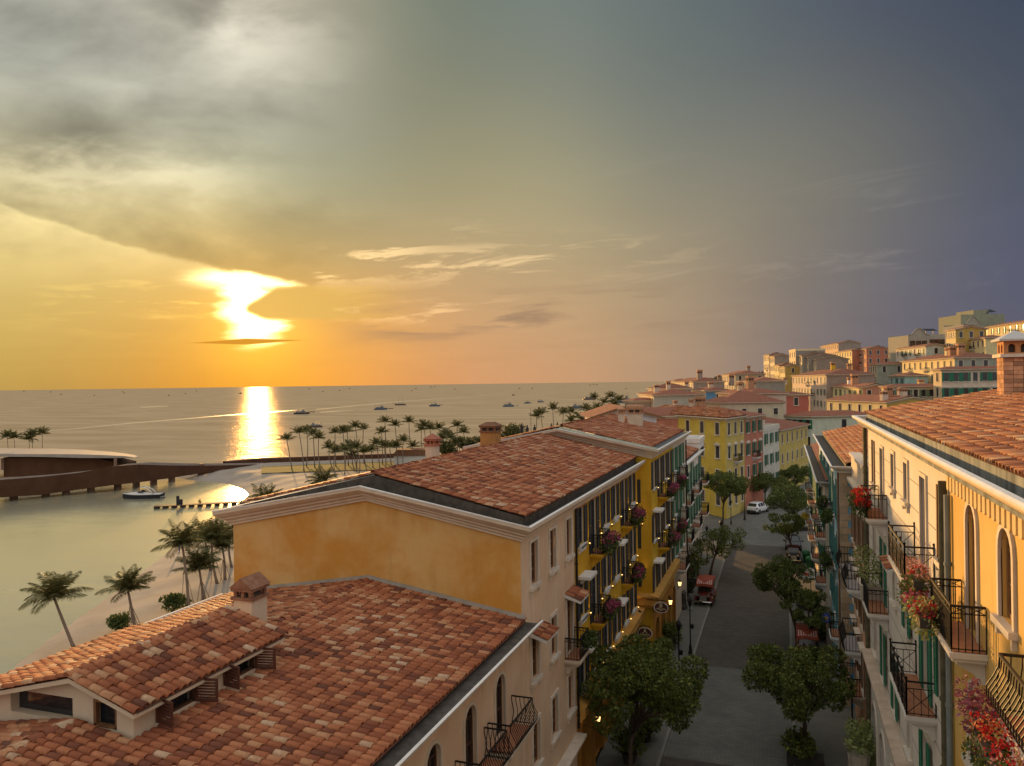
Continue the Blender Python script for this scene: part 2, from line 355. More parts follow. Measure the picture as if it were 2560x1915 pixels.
def emis(name, col, s):
    if name in MATS: return MATS[name]
    m = bpy.data.materials.new(name); m.use_nodes = True; b = m.node_tree.nodes['Principled BSDF']
    b.inputs['Base Color'].default_value = (*col, 1); b.inputs['Emission Color'].default_value = (*col, 1); b.inputs['Emission Strength'].default_value = s
    MATS[name] = m; return m
def tile_mat():
    m = bpy.data.materials.new('clay_tile'); m.use_nodes = True; nt = m.node_tree; g = NG(nt); b = nt.nodes['Principled BSDF']
    geo = g.new('ShaderNodeNewGeometry'); oi = g.new('ShaderNodeObjectInfo')
    r = g.m('FRACT', g.add(geo.outputs['Random Per Island'], oi.outputs['Random']))
    big = g.noise(geo.outputs['Position'], 0.35, 3, 0.5)
    r2 = g.add(r, g.m('MULTIPLY_ADD', big, 0.5, -0.25))
    c = g.ramp(r2, [(0.0, (0.13, 0.042, 0.022)), (0.12, (0.20, 0.060, 0.028)), (0.32, (0.30, 0.092, 0.037)), (0.58, (0.39, 0.130, 0.053)), (0.78, (0.45, 0.178, 0.080)), (0.92, (0.50, 0.265, 0.135)), (1.0, (0.55, 0.385, 0.25))])
    fine = g.noise(geo.outputs['Position'], 14.0, 5, 0.65)
    c = g.mix(g.step(fine, 0.35, 0.7, 0.0, 0.35), c, (0.16, 0.075, 0.05))
    lich = g.step(g.noise(geo.outputs['Position'], 5.0, 6, 0.7), 0.64, 0.76)
    c = g.mix(g.mul(lich, 0.2), c, (0.40, 0.33, 0.26))
    nt.links.new(c, b.inputs['Base Color']); b.inputs['Roughness'].default_value = 0.72; b.inputs['Specular IOR Level'].default_value = 0.3
    bn = g.new('ShaderNodeBump'); bn.inputs['Strength'].default_value = 0.35; bn.inputs['Distance'].default_value = 0.01
    g.put(bn.inputs['Height'], fine); nt.links.new(bn.outputs[0], b.inputs['Normal']); return m
TILE = tile_mat()
def far_roof_mat():                             # roofs too far away to tell tiles apart: rows laid out in metres on the slope
    m = bpy.data.materials.new('far_roof'); m.use_nodes = True; nt = m.node_tree; g = NG(nt); b = nt.nodes['Principled BSDF']
    uvn = g.new('ShaderNodeUVMap'); uvn.uv_map = 'UVMap'
    br = g.new('ShaderNodeTexBrick'); g.put(br.inputs['Vector'], uvn.outputs[0]); br.inputs['Scale'].default_value = 1.0
    br.inputs['Brick Width'].default_value = 0.30; br.inputs['Row Height'].default_value = 0.40; br.inputs['Mortar Size'].default_value = 0.028; br.offset = 0.0
    br.inputs['Color1'].default_value = (0.25, 0.082, 0.045, 1); br.inputs['Color2'].default_value = (0.35, 0.135, 0.072, 1); br.inputs['Mortar'].default_value = (0.14, 0.05, 0.03, 1)
    oi = g.new('ShaderNodeObjectInfo'); geo = g.new('ShaderNodeNewGeometry')
    c = g.mix(1.0, br.outputs[0], g.ramp(oi.outputs['Random'], [(0, (0.8, 0.75, 0.72)), (1, (1.12, 1.05, 1.0))]), 'MULTIPLY')
    c = g.mix(g.step(g.noise(geo.outputs['Position'], 0.5, 5, 0.6), 0.4, 0.7, 0, 0.3), c, (0.20, 0.10, 0.07))
    nt.links.new(c, b.inputs['Base Color']); b.inputs['Roughness'].default_value = 0.8
    sx = g.new('ShaderNodeSeparateXYZ'); g.put(sx.inputs[0], uvn.outputs[0])
    bn = g.new('ShaderNodeBump'); bn.inputs['Strength'].default_value = 0.8; bn.inputs['Distance'].default_value = 0.08
    g.put(bn.inputs['Height'], g.m('ABSOLUTE', g.m('SINE', g.mul(sx.outputs[0], pi / 0.30)))); nt.links.new(bn.outputs[0], b.inputs['Normal']); return m
FARROOF = far_roof_mat()
def stucco(name, col, var=0.25, warm=None, stain=0.25, scale=0.7):
    c2 = warm or tuple(min(1, x * (1 + var)) for x in col)
    return mat(name, tuple(x * (1 - var * 0.5) for x in col), c2, scale, 0.9, 0.25, 26.0, stain=stain, spec=0.2)
GLASS = mat('window_glass', (0.012, 0.013, 0.016), (0.035, 0.035, 0.04), 0.8, 0.08, spec=0.6)
TRIM = mat('stone_trim', (0.58, 0.50, 0.41), (0.70, 0.63, 0.54), 1.6, 0.85, 0.2, 40, stain=0.2)
WHITE = mat('white_paint', (0.74, 0.72, 0.69), (0.62, 0.60, 0.57), 2.5, 0.8, 0.15, 30, stain=0.15, contrast=0.8)
CORN = mat('cornice_stone', (0.55, 0.44, 0.33), (0.64, 0.53, 0.41), 0.8, 0.88, 0.2, 30, stain=0.2)
IRON = mat('black_iron', (0.018, 0.017, 0.017), None, 1, 0.5, metal=0.3)
DKWOOD = mat('dark_wood', (0.055, 0.028, 0.018), (0.09, 0.045, 0.025), 6, 0.6, 0.2, 40)
BRNWOOD = mat('brown_wood', (0.16, 0.075, 0.035), (0.22, 0.11, 0.05), 6, 0.55, 0.2, 40)
GUTTER = mat('gutter_lead', (0.050, 0.042, 0.035), (0.10, 0.088, 0.075), 3.0, 0.8, 0.3, 20)
SHNAVY = mat('navy_shutter', (0.030, 0.032, 0.040), (0.045, 0.045, 0.05), 3, 0.6)
SHGREEN = mat('green_shutter', (0.02, 0.13, 0.075), (0.03, 0.17, 0.10), 3, 0.55)
SHOLIVE = mat('olive_shutter', (0.10, 0.16, 0.10), (0.14, 0.20, 0.13), 3, 0.6)
SHTEAL = mat('teal_shutter', (0.05, 0.18, 0.17), (0.07, 0.24, 0.22), 3, 0.6)
SHRED = mat('red_shutter', (0.12, 0.02, 0.02), None, 3, 0.6)
BRICK = mat('old_brick', (0.34, 0.16, 0.09), (0.46, 0.27, 0.16), 4.0, 0.9, 0.4, 30)
TERRA = mat('terracotta_floor', (0.36, 0.15, 0.08), (0.44, 0.20, 0.11), 5, 0.8)
# ------------------------------------------------------------------ the setting: sea, beach, ground, road
SEA_Z = -6.0
def sea_mat():
    m = bpy.data.materials.new('sea_water'); m.use_nodes = True; nt = m.node_tree; g = NG(nt); b = nt.nodes['Principled BSDF']
    pos = g.new('ShaderNodeNewGeometry').outputs['Position']
    def mp(sx, sy, rz):
        n = g.new('ShaderNodeMapping'); g.put(n.inputs[0], pos); n.inputs['Scale'].default_value = (sx, sy, 1); n.inputs['Rotation'].default_value = (0, 0, rz); return n.outputs[0]
    big = g.noise(mp(0.012, 0.03, 0.5), 1.0, 5, 0.6)
    ln = g.new('ShaderNodeVectorMath', operation='LENGTH'); g.put(ln.inputs[0], pos)      # lagoon within this range, open sea beyond
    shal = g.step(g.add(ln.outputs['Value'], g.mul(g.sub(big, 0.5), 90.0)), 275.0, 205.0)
    dc = g.mix(shal, g.mix(g.step(big, 0.35, 0.65), (0.36, 0.285, 0.18), (0.45, 0.36, 0.235)), g.mix(g.step(big, 0.3, 0.7), (0.26, 0.25, 0.17), (0.34, 0.325, 0.23)))  # open sea: tan of the reflected sky put into the diffuse colour
    w = g.add(g.mul(g.noise(mp(0.5, 0.9, 0.6), 1.0, 5, 0.6), 1.0), g.mul(g.noise(mp(0.09, 0.2, 0.5), 1.0, 3, 0.55), 2.2))
    bn = g.new('ShaderNodeBump'); bn.inputs['Distance'].default_value = 0.35; g.put(bn.inputs['Strength'], g.m('MULTIPLY_ADD', shal, -0.40, 0.5))
    g.put(bn.inputs['Height'], w)
    nt.nodes.remove(b)
    df_ = g.new('ShaderNodeBsdfDiffuse'); g.put(df_.inputs['Color'], dc); g.put(df_.inputs['Normal'], bn.outputs[0])
    gl = g.new('ShaderNodeBsdfGlossy'); g.put(gl.inputs['Color'], g.mix(shal, (1.0, 0.80, 0.52), (1.0, 0.97, 0.86))); gl.inputs['Roughness'].default_value = 0.2; g.put(gl.inputs['Normal'], bn.outputs[0])  # orange of the sun glint put into the gloss tint
    lw = g.new('ShaderNodeFresnel'); lw.inputs['IOR'].default_value = 1.33
    mx = g.new('ShaderNodeMixShader'); # facets that catch the light come in patches along the wave crests
    fac = g.mul(g.step(g.noise(mp(0.10, 0.34, -0.65), 1.0, 6, 0.7), 0.42, 0.66), g.step(g.noise(mp(0.02, 0.05, -0.65), 1.0, 4, 0.6), 0.3, 0.6, 0.4, 1.0))
    far = g.m('MULTIPLY_ADD', fac, 0.052, 0.004)
    g.put(mx.inputs[0], g.add(g.mul(shal, g.m('MINIMUM', g.m('MULTIPLY_ADD', lw.outputs[0], 1.1, 0.16), 0.62)), g.mul(g.sub(1.0, shal), far))); nt.links.new(df_.outputs[0], mx.inputs[1]); nt.links.new(gl.outputs[0], mx.inputs[2])
    nt.links.new(mx.outputs[0], nt.nodes['Material Output'].inputs[0]); return m
SEA = sea_mat()
mb = MB(); R = 40000
mb.P([(-R, -2000, SEA_Z), (R, -2000, SEA_Z), (R, R, SEA_Z), (-R, R, SEA_Z)], [(0, 1, 2, 3)])
tag(mb.build('sea', SEA), 'calm grey gold sea under the setting sun', kind='structure')
SAND = mat('beach_sand', (0.29, 0.24, 0.195), (0.38, 0.325, 0.27), 0.25, 0.95, 0.5, 3.0, contrast=0.8)
shore = [at_z(x, y, SEA_Z) for x, y in [(-700, 2250), (-300, 1905), (0, 1688), (130, 1588), (300, 1470), (400, 1394), (470, 1340), (540, 1292), (596, 1258), (616, 1240), (602, 1226), (566, 1214), (520, 1208), (470, 1204),
                                        (430, 1196), (470, 1178), (600, 1166), (800, 1157), (960, 1150)]]
land = [(p.x, p.y) for p in shore] + [(-130, 335), (-106, 418), (-98, 520), (-60, 660), (60, 680), (60, -30), (-60, -30)]
def signed_dist(px_, py_, poly):
    d = np.full(px_.shape, 1e9); ins = np.zeros(px_.shape, bool); n = len(poly)
    for i in range(n):
        x0, y0 = poly[i]; x1, y1 = poly[(i + 1) % n]
        ex, ey = x1 - x0, y1 - y0; t = np.clip(((px_ - x0) * ex + (py_ - y0) * ey) / (ex * ex + ey * ey + 1e-9), 0, 1)
        d = np.minimum(d, np.hypot(px_ - x0 - t * ex, py_ - y0 - t * ey))
        c = ((y0 > py_) != (y1 > py_)) & (px_ < (x1 - x0) * (py_ - y0) / (y1 - y0 + 1e-12) + x0); ins ^= c
    return np.where(ins, d, -d)
def beach_h(x, y):
    x = np.asarray(x, float); y = np.asarray(y, float); s = signed_dist(x, y, land)
    h = np.where(s > 0, np.minimum(-6 + s * 0.13, -4.6 + np.minimum(s, 40) * 0.004), -6 + s * 0.25)
    k = np.clip((x + 40) / 17, 0, 1); k = k * k * (3 - 2 * k)
    return h * (1 - k) + np.maximum(h, -1.4) * k + 0.10 * np.sin(x * 0.7 + y * 0.3) * np.sin(y * 0.5) * (s > 3)
gx = np.arange(-215, -17.9, 1.6); gy = np.arange(-20, 620, 2.0)
XX, YY = np.meshgrid(gx, gy); ZZ = np.maximum(beach_h(XX, YY), -9)
V = np.stack([XX.ravel(), YY.ravel(), ZZ.ravel()], 1); nx, ny = len(gx), len(gy)
ii = (np.arange(ny - 1)[:, None] * nx + np.arange(nx - 1)[None, :]).ravel()
tag(link('beach', np_mesh('beach', V, np.stack([ii, ii + 1, ii + nx + 1, ii + nx], 1), SAND, True)), 'pale sand beach curving round the lagoon', kind='structure')
def bz(x, y): return float(beach_h(np.array([x]), np.array([y]))[0])
# a lawn strip behind the sea wall
LAWN = mat('lawn_grass', (0.05, 0.062, 0.012), (0.085, 0.095, 0.02), 0.4, 0.95, 0.6, 8)
def sheet_px(name, pts, z, m, label, off=0.0):
    P = [at_z(x, y, z) for x, y in pts]; c = sum(P, Vector()) / len(P)
    mb = MB(); mb.P([(p.x, p.y, z + off) for p in P], [tuple(range(len(P)))]); me = mb.mesh(name, m)
    o = link(name, me); return tag(o, label, kind='structure')
sheet_px('lawn', [(650, 1186), (720, 1183), (860, 1178), (960, 1176), (1080, 1170), (1080, 1150), (960, 1156), (800, 1162), (652, 1170)], -4.3, LAWN, 'strip of green lawn behind the sea wall')

PAVE = mat('pavement_stone', (0.135, 0.13, 0.115), (0.175, 0.17, 0.15), 1.2, 0.85, 0.3, 18)
def paver_mat(name, c1, c2, c3):
    m = bpy.data.materials.new(name); m.use_nodes = True; nt = m.node_tree; g = NG(nt); b = nt.nodes['Principled BSDF']
    pos = g.new('ShaderNodeNewGeometry').outputs['Position']
    br = g.new('ShaderNodeTexBrick'); g.put(br.inputs['Vector'], pos); br.inputs['Scale'].default_value = 1.0; br.inputs['Brick Width'].default_value = 0.42
    br.inputs['Row Height'].default_value = 0.22; br.inputs['Mortar Size'].default_value = 0.012
    br.inputs['Color1'].default_value = (*c1, 1); br.inputs['Color2'].default_value = (*c2, 1); br.inputs['Mortar'].default_value = (*c3, 1)
    c = g.mix(g.step(g.noise(pos, 0.6, 6, 0.65), 0.35, 0.7, 0, 0.55), br.outputs[0], c3)
    nt.links.new(c, b.inputs['Base Color']); b.inputs['Roughness'].default_value = 0.8
    bn = g.new('ShaderNodeBump'); bn.inputs['Strength'].default_value = 0.5; bn.inputs['Distance'].default_value = 0.01; g.put(bn.inputs['Height'], br.outputs['Fac']); bn.invert = True
    nt.links.new(bn.outputs[0], b.inputs['Normal']); return m
ROADM = paver_mat('dark_pavers', (0.072, 0.062, 0.052), (0.105, 0.09, 0.076), (0.045, 0.04, 0.035))
LIGHTP = paver_mat('grey_pavers', (0.135, 0.135, 0.12), (0.175, 0.172, 0.15), (0.09, 0.088, 0.08))
mb = MB(); mb.P([(-23.2, -30, -0.06), (70, -30, -0.06), (70, 200, -0.06), (-23.2, 200, -0.06)], [(0, 1, 2, 3)])
tag(mb.build('ground', mat('town_ground', (0.13, 0.125, 0.11), (0.16, 0.155, 0.14), 0.8, 0.9)), 'plain paved ground under the town', kind='structure')
KL, KR = -6.3, 0.24
mb = MB(); mb.P([(KL - 2.9, -30, -0.02), (KR, -30, -0.02), (KR, 112, -0.02), (KL + 1.0, 112, -0.02), (KL - 2.9, 104, -0.02)], [(0, 1, 2, 3, 4)])
mb.P([(KL + 1.0, 112, -0.02), (KR, 112, -0.02), (KR + 25, 225, -0.02), (KL + 18, 225, -0.02)], [(0, 1, 2, 3)])
tag(mb.build('street', LIGHTP), 'grey paved street running between the houses', kind='structure')
mb = MB()
for y0, y1 in ((-30, 41.8), (55.9, 98.5)): mb.P([(KL, y0, -0.014), (KR, y0, -0.014), (KR, y1, -0.014), (KL, y1, -0.014)], [(0, 1, 2, 3)])
tag(mb.build('road', ROADM), 'dark brown cobbled carriageway panels of the street', kind='structure')
mb = MB(); mb.box(-9.6, KL - 0.16, -30, 100, -0.05, 0.10); mb.box(KR + 0.16, 4.6, -30, 112, -0.05, 0.10)
tag(mb.build('pavement', PAVE), 'pale stone pavements along both sides of the street', kind='structure')
mb = MB(); mb.box(KL - 0.16, KL, -30, 100, -0.05, 0.104); mb.box(KR, KR + 0.16, -30, 112, -0.05, 0.104)
tag(mb.build('kerb', mat('kerb_stone', (0.20, 0.195, 0.18), (0.26, 0.25, 0.23), 2, 0.85)), 'pale kerb stones along the street', kind='structure')

# ------------------------------------------------------------------ building kit
def frame(ox, oy, ex, ey, z=0.0):               # local x along the wall (left to right seen from outside), y inward, z up
    l = math.hypot(ex, ey); ex, ey = ex / l, ey / l
    return Matrix(((ex, -ey, 0, ox), (ey, ex, 0, oy), (0, 0, 1, z), (0, 0, 0, 1)))
def arc(xc, zs, r, n=8): return [(xc + r * math.cos(pi - pi * i / n), zs + r * math.sin(pi * i / n)) for i in range(n + 1)]
class Op:                                       # an opening: centre x, bottom z, width, height, arched or not
    def __init__(s, x, z, w, h, arch=False, d=0.2): s.x, s.z, s.w, s.h, s.arch, s.d = x, z, w, h, arch, d
    @property
    def x0(s): return s.x - s.w / 2
    @property
    def x1(s): return s.x + s.w / 2
    @property
    def z1(s): return s.z + s.h
def wall_mb(mb, M, W, z0, z1, ops, top=None):
    xs = sorted({0.0, W} | {round(v, 4) for o in ops for v in (o.x0, o.x1)}); zs = sorted({z0, z1} | {round(v, 4) for o in ops for v in (o.z, o.z1)})
    xs = [x for x in xs if 0 <= x <= W]; zs = [z for z in zs if z0 <= z <= z1]
    for i in range(len(xs) - 1):
        run = None
        for j in range(len(zs)):
            inside = True
            if j < len(zs) - 1:
                cx, cz = (xs[i] + xs[i + 1]) / 2, (zs[j] + zs[j + 1]) / 2
                inside = any(o.x0 < cx < o.x1 and o.z < cz < o.z1 for o in ops)
            if not inside and run is None: run = zs[j]
            if inside and run is not None:
                mb.P([(xs[i], 0, run), (xs[i + 1], 0, run), (xs[i + 1], 0, zs[j]), (xs[i], 0, zs[j])], [(0, 1, 2, 3)], M); run = None
    for o in ops:
        if o.arch:
            r = o.w / 2; zs_ = o.z1 - r; a = arc(o.x, zs_, r)
            h = len(a) // 2
            mb.P([(o.x0, 0, o.z1)] + [(x, 0, z) for x, z in a[:h + 1]], [(0, i + 1, i + 2) for i in range(h)][::1], M)
            mb.P([(o.x1, 0, o.z1)] + [(x, 0, z) for x, z in a[h:]], [(0, i + 1, i + 2) for i in range(len(a) - h - 1)], M)
            ol = [(o.x0, o.z)] + a + [(o.x1, o.z)]
        else: ol = [(o.x0, o.z), (o.x0, o.z1), (o.x1, o.z1), (o.x1, o.z)]
        n = len(ol)
        mb.P([(x, 0, z) for x, z in ol] + [(x, o.d, z) for x, z in ol], [(i, i + 1, i + 1 + n, i + n) for i in range(n - 1)] + [(n - 1, 0, n, 2 * n - 1)], M)
    if top: mb.P([(x, 0, z) for x, z in top], [tuple(range(len(top)))], M)
WC = {}
def outline_strip(w, h, arch, t, x_in=0.0):     # inner and outer outlines of a border of width t round an opening, centred on x=0, base z=0
    if arch:
        r = w / 2; zs = h - r
        return [(-r, 0)] + arc(0, zs, r) + [(r, 0)], [(-r - t, 0)] + arc(0, zs, r + t) + [(r + t, 0)]
    return [(-w / 2, 0), (-w / 2, h), (w / 2, h), (w / 2, 0)], [(-w / 2 - t, 0), (-w / 2 - t, h + t), (w / 2 + t, h + t), (w / 2 + t, 0)]
def strip_mesh(mb, inn, out, y0, y1):
    n = len(inn); pts = [(x, y, z) for y in (y0, y1) for ol in (out, inn) for x, z in ol]
    f = []
    for i in range(n - 1):
        f += [(i, n + i, n + i + 1, i + 1), (i, i + 1, 2 * n + i + 1, 2 * n + i), (n + i, 3 * n + i, 3 * n + i + 1, n + i + 1)]
    f += [(0, 2 * n, 3 * n, n), (n - 1, 2 * n - 1, 4 * n - 1, 3 * n - 1)]
    mb.P(pts, f)
def win_mesh(key, fn):
    if key not in WC: WC[key] = fn()
    return WC[key]
def window(parent, M, o, trim=TRIM, tw=0.13, sash=DKWOOD, shut=None, sill=True, near=True, hood=None, shw=None, name='window', proud=0.06, pane=GLASS, sill_m=None, label=None):
    w, h, a = round(o.w, 3), round(o.h, 3), o.arch; L = M @ T(o.x, 0, o.z)
    def body():
        mb = MB()
        if trim is not None:
            i_, o_ = outline_strip(w, h, a, tw); strip_mesh(mb, i_, o_, -proud, 0.02)
        else:
            i_, o_ = outline_strip(w - 0.012, h - 0.012, a, 0.003); strip_mesh(mb, i_, o_, 0.03, 0.1)
        if sill:
            mb.box(-w / 2 - tw - 0.06, w / 2 + tw + 0.06, -proud - 0.1, 0.03, -0.14, -0.002)
            if near: mb.box(-w / 2 - tw + 0.01, -w / 2 - 0.02, -proud - 0.03, 0.028, -0.36, -0.142); mb.box(w / 2 + 0.02, w / 2 + tw - 0.01, -proud - 0.03, 0.028, -0.36, -0.142)
        if hood == 'flat':
            mb.box(-w / 2 - tw - 0.1, w / 2 + tw + 0.1, -proud - 0.22, 0.02, h + tw + 0.05, h + tw + 0.17)
        if hood == 'ped':
            mb.prism([(-w / 2 - tw - 0.12, h + tw + 0.05), (w / 2 + tw + 0.12, h + tw + 0.05), (w / 2 + tw + 0.12, h + tw + 0.14), (0, h + tw + 0.42), (-w / 2 - tw - 0.12, h + tw + 0.14)], -proud - 0.18, 0.02)
        return mb.mesh(name, trim if trim is not None else (sill_m or sash))
    wo = link(name, win_mesh(('w', w, h, a, trim.name if trim else sash.name, tw, sill, near, hood, proud, name), body), parent, L)
    if label: wo['label'] = label
    def pane_me():
        mb = MB(); i_, o_ = outline_strip(w - 0.002, h - 0.002, a, 0); n = len(i_)
        mb.P([(x, 0, z) for x, z in i_], [tuple(range(n))]); return mb.mesh('pane', pane)
    link('pane', win_mesh(('p', w, h, a, pane.name), pane_me), wo, L @ T(0, o.d - 0.03, 0))
    if near:
        def sash_me():
            mb = MB(); i_, o_ = outline_strip(w - 0.16, h - 0.08, a, 0.078); strip_mesh(mb, i_, o_, o.d - 0.11, o.d - 0.035)
            hh = h - (w / 2 if a else 0)
            mb.box(-0.035, 0.035, o.d - 0.105, o.d - 0.036, 0.0, h - 0.08)
            mb.box(-w / 2 + 0.08, w / 2 - 0.08, o.d - 0.1, o.d - 0.037, 0.0, 0.1)
            k = max(1, int(hh / 0.62))
            for j in range(1, k + 1): mb.box(-w / 2 + 0.08, w / 2 - 0.08, o.d - 0.095, o.d - 0.04, hh * j / (k + (0 if a else 1)) - 0.018, hh * j / (k + (0 if a else 1)) + 0.018)
            return mb.mesh('sash', sash)
        link('sash', win_mesh(('s', w, h, a, sash.name, o.d), sash_me), wo, L)
    if shut is not None:
        sw = shw or w / 2
        def shut_me():
            mb = MB(); t = 0.045
            if near:
                mb.box(0, sw, -t, 0, 0, 0.08); mb.box(0, sw, -t, 0, h - 0.08, h); mb.box(0, 0.07, -t, 0, 0.081, h - 0.081); mb.box(sw - 0.07, sw, -t, 0, 0.081, h - 0.081); mb.box(0.071, sw - 0.071, -t, 0, h * 0.48, h * 0.48 + 0.08)
                k = int(h / 0.1)
                for j in range(1, k):
                    z = j * h / k
                    if abs(z - h * 0.5) > 0.08: mb.P([(0.071, -t * 0.9, z - 0.035), (sw - 0.071, -t * 0.9, z - 0.035), (sw - 0.071, -t * 0.15, z + 0.04), (0.071, -t * 0.15, z + 0.04)], [(0, 1, 2, 3)])
            else: mb.box(0, sw, -t, 0, 0, h)
            return mb.mesh('shutter', shut)
        sm = win_mesh(('sh', round(sw, 3), h, shut.name, near), shut_me)
        yy = -proud - 0.012 if trim is not None else -0.012
        e = (tw if trim is not None and not a else 0.02)
        link('shutter', sm, wo, L @ T(-w / 2 - sw - 0.02, yy, 0)); link('shutter', sm, wo, L @ T(w / 2 + 0.02, yy, 0))
    return wo
def balcony(parent, M, x0, x1, z, proj, rail='bars', slab=WHITE, floor=TERRA, thick=0.2, brackets=True, rh=1.0, panel=None, moulded=True):
    """slab with railing on three sides; local frame of the wall, z is the floor"""
    mb = MB(); W = x1 - x0
    mb.box(0, W, -proj, -0.004, z - thick * 0.55, z)
    if moulded: mb.box(0.06, W - 0.06, -proj + 0.06, -0.004, z - thick, z - thick * 0.55 - 0.002)
    b = link('balcony', mb.mesh('balcony', slab), parent, M @ T(x0, 0, 0))
    B = M @ T(x0, 0, 0)
    mb = MB(); mb.box(0.09, W - 0.09, -proj + 0.09, -0.01, z + 0.003, z + 0.025); link('floor_tiles', mb.mesh('floor_tiles', floor), b, B)
    if brackets:
        for xb in ([0.25, W - 0.25 - 0.16] if W > 1.2 else [W / 2 - 0.08]):
            mb = MB(); mb.prism([(0, 0), (0, -0.5), (-0.12, -0.5), (-0.2, -0.3), (-proj * 0.75, -0.12), (-proj * 0.75, 0)], 0, 0.16, Matrix(((0, 1, 0, xb), (1, 0, 0, -0.004), (0, 0, 1, z - thick - 0.002), (0, 0, 0, 1))))
            link('bracket', mb.mesh('bracket', slab), b, B)
    mb = MB(); t = 0.022; yo = -proj + 0.05; z0 = z + 0.027; zt = z + rh
    corners = [(0.05, -0.02), (0.05, yo), (W - 0.05, yo), (W - 0.05, -0.02)]
    for (xa, ya), (xb, yb) in zip(corners[:-1], corners[1:]):
        L = math.hypot(xb - xa, yb - ya); dx, dy = (xb - xa) / L, (yb - ya) / L
        mb.bar((xa, ya, zt), (xb, yb, zt), 0.045); mb.bar((xa, ya, z0 + 0.06), (xb, yb, z0 + 0.06), t)
        if rail == 'bars':
            n = max(2, int(L / 0.125))
            mb.bar((xa, ya, zt - 0.16), (xb, yb, zt - 0.16), t)
            for k in range(n + 1): mb.bar((xa + dx * L * k / n, ya + dy * L * k / n, z0), (xa + dx * L * k / n, ya + dy * L * k / n, zt), t)
            m = max(1, int(L / 0.3))
            for k in range(m):
                p, q = L * k / m, L * (k + 1) / m
                mb.bar((xa + dx * p, ya + dy * p, zt - 0.16), (xa + dx * q, ya + dy * q, zt), 0.014); mb.bar((xa + dx * p, ya + dy * p, zt), (xa + dx * q, ya + dy * q, zt - 0.16), 0.014)
        elif rail == 'cross':
            n = max(1, int(round(L / 0.8)))
            mb.bar((xa, ya, zt - 0.2), (xb, yb, zt - 0.2), t)
            for k in range(n + 1):
                x, y = xa + dx * L * k / n, ya + dy * L * k / n
                mb.bar((x, y, z0), (x, y, zt + 0.07), 0.04); mb.lathe([(0.0, 0.0), (0.04, 0.03), (0.04, 0.06), (0.0, 0.1)], 6, T(x, y, zt + 0.05), cap=False)
                if k < n:
                    x2, y2 = xa + dx * L * (k + 1) / n, ya + dy * L * (k + 1) / n; xm, ym = (x + x2) / 2, (y + y2) / 2
                    zb, zu = z0 + 0.06, zt - 0.2
                    mb.bar((x, y, zb), (x2, y2, zu), 0.018); mb.bar((x, y, zu), (x2, y2, zb), 0.018); mb.bar((xm, ym, z0), (xm, ym, zu), 0.018)
                    for q in (0.25, 0.75): mb.bar((x + (x2 - x) * q, y + (y2 - y) * q, z0), (x + (x2 - x) * q, y + (y2 - y) * q, zt - 0.2), 0.014)
        else:                                   # belly: bars that swell outward
            n = max(2, int(L / 0.14)); ox, oy = dy, -dx
            if xa == xb: ox, oy = (-1 if xa < W / 2 else 1), 0
            else: ox, oy = 0, -1
            for k in range(n + 1):
                x, y = xa + dx * L * k / n, ya + dy * L * k / n; pr = None
                for q, o_ in ((0, 0.02), (0.15, 0.12), (0.3, 0.2), (0.45, 0.2), (0.62, 0.1), (0.8, 0.02), (1, 0.0)):
                    p = (x + ox * o_, y + oy * o_, z0 + (zt - z0) * q)
                    if pr: mb.bar(pr, p, 0.02)
                    pr = p
    link('railing', mb.mesh('railing', IRON), b, B)
    return b
def roof_sheet(parent, polys, m, name='roof', thick=0.0):
    """polys: list of (points, eave direction); gets a metric UV map laid on the slope"""
    mb = MB(); uvs = []
    for pts, e in polys:
        pts = [Vector(p) for p in pts]; e = Vector(e).normalized()
        n = (pts[1] - pts[0]).cross(pts[2] - pts[0]).normalized()
        if n.z < 0: pts = pts[::-1]; n = -n
        up = n.cross(e)
        if up.z < 0: up = -up
        mb.P(pts, [tuple(range(len(pts)))]); uvs += [((p - pts[0]).dot(e), (p - pts[0]).dot(up)) for p in pts]
    me = mb.mesh(name, m); l = me.uv_layers.new(name='UVMap'); l.data.foreach_set('uv', [c for q in uvs for c in q])
    return link(name, me, parent, Matrix())
def tile_template(fine):
    n = 6 if fine else 4; L = 0.45; V = []; Q = []
    def ringp(y, r, z0): return [(r * math.cos(pi - pi * k / n), y, z0 + r * 0.82 * math.sin(pi * k / n)) for k in range(n + 1)]
    V += ringp(0.0, 0.118, 0.035) + ringp(L, 0.100, 0.005)
    Q += [(k, k + 1, n + 2 + k, n + 1 + k) for k in range(n)]
    b = len(V); V += ringp(0.004, 0.094, 0.030)                     # thickness of the open lower lip
    Q += [(k + 1, k, b + k, b + k + 1) for k in range(n)]
    if fine: b2 = len(V); V += ringp(0.12, 0.090, 0.025); Q += [(b + k + 1, b + k, b2 + k, b2 + k + 1) for k in range(n)]
    return np.array(V), np.array(Q)
TF, TFQ = tile_template(True); TC, TCQ = tile_template(False)
PAN = mat('clay_pan', (0.17, 0.065, 0.04), (0.24, 0.10, 0.06), 3.0, 0.85, 0.4, 20)
tile_me = np_mesh('tile', TF, TFQ[:, ::-1], TILE, True)
def inpoly(x, y, poly):
    ins = np.zeros(len(x), bool); n = len(poly)
    for i in range(n):
        x0, y0 = poly[i]; x1, y1 = poly[(i + 1) % n]
        if y0 == y1: continue
        ins ^= ((y0 > y) != (y1 > y)) & (x < (x1 - x0) * (y - y0) / (y1 - y0) + x0)
    return ins
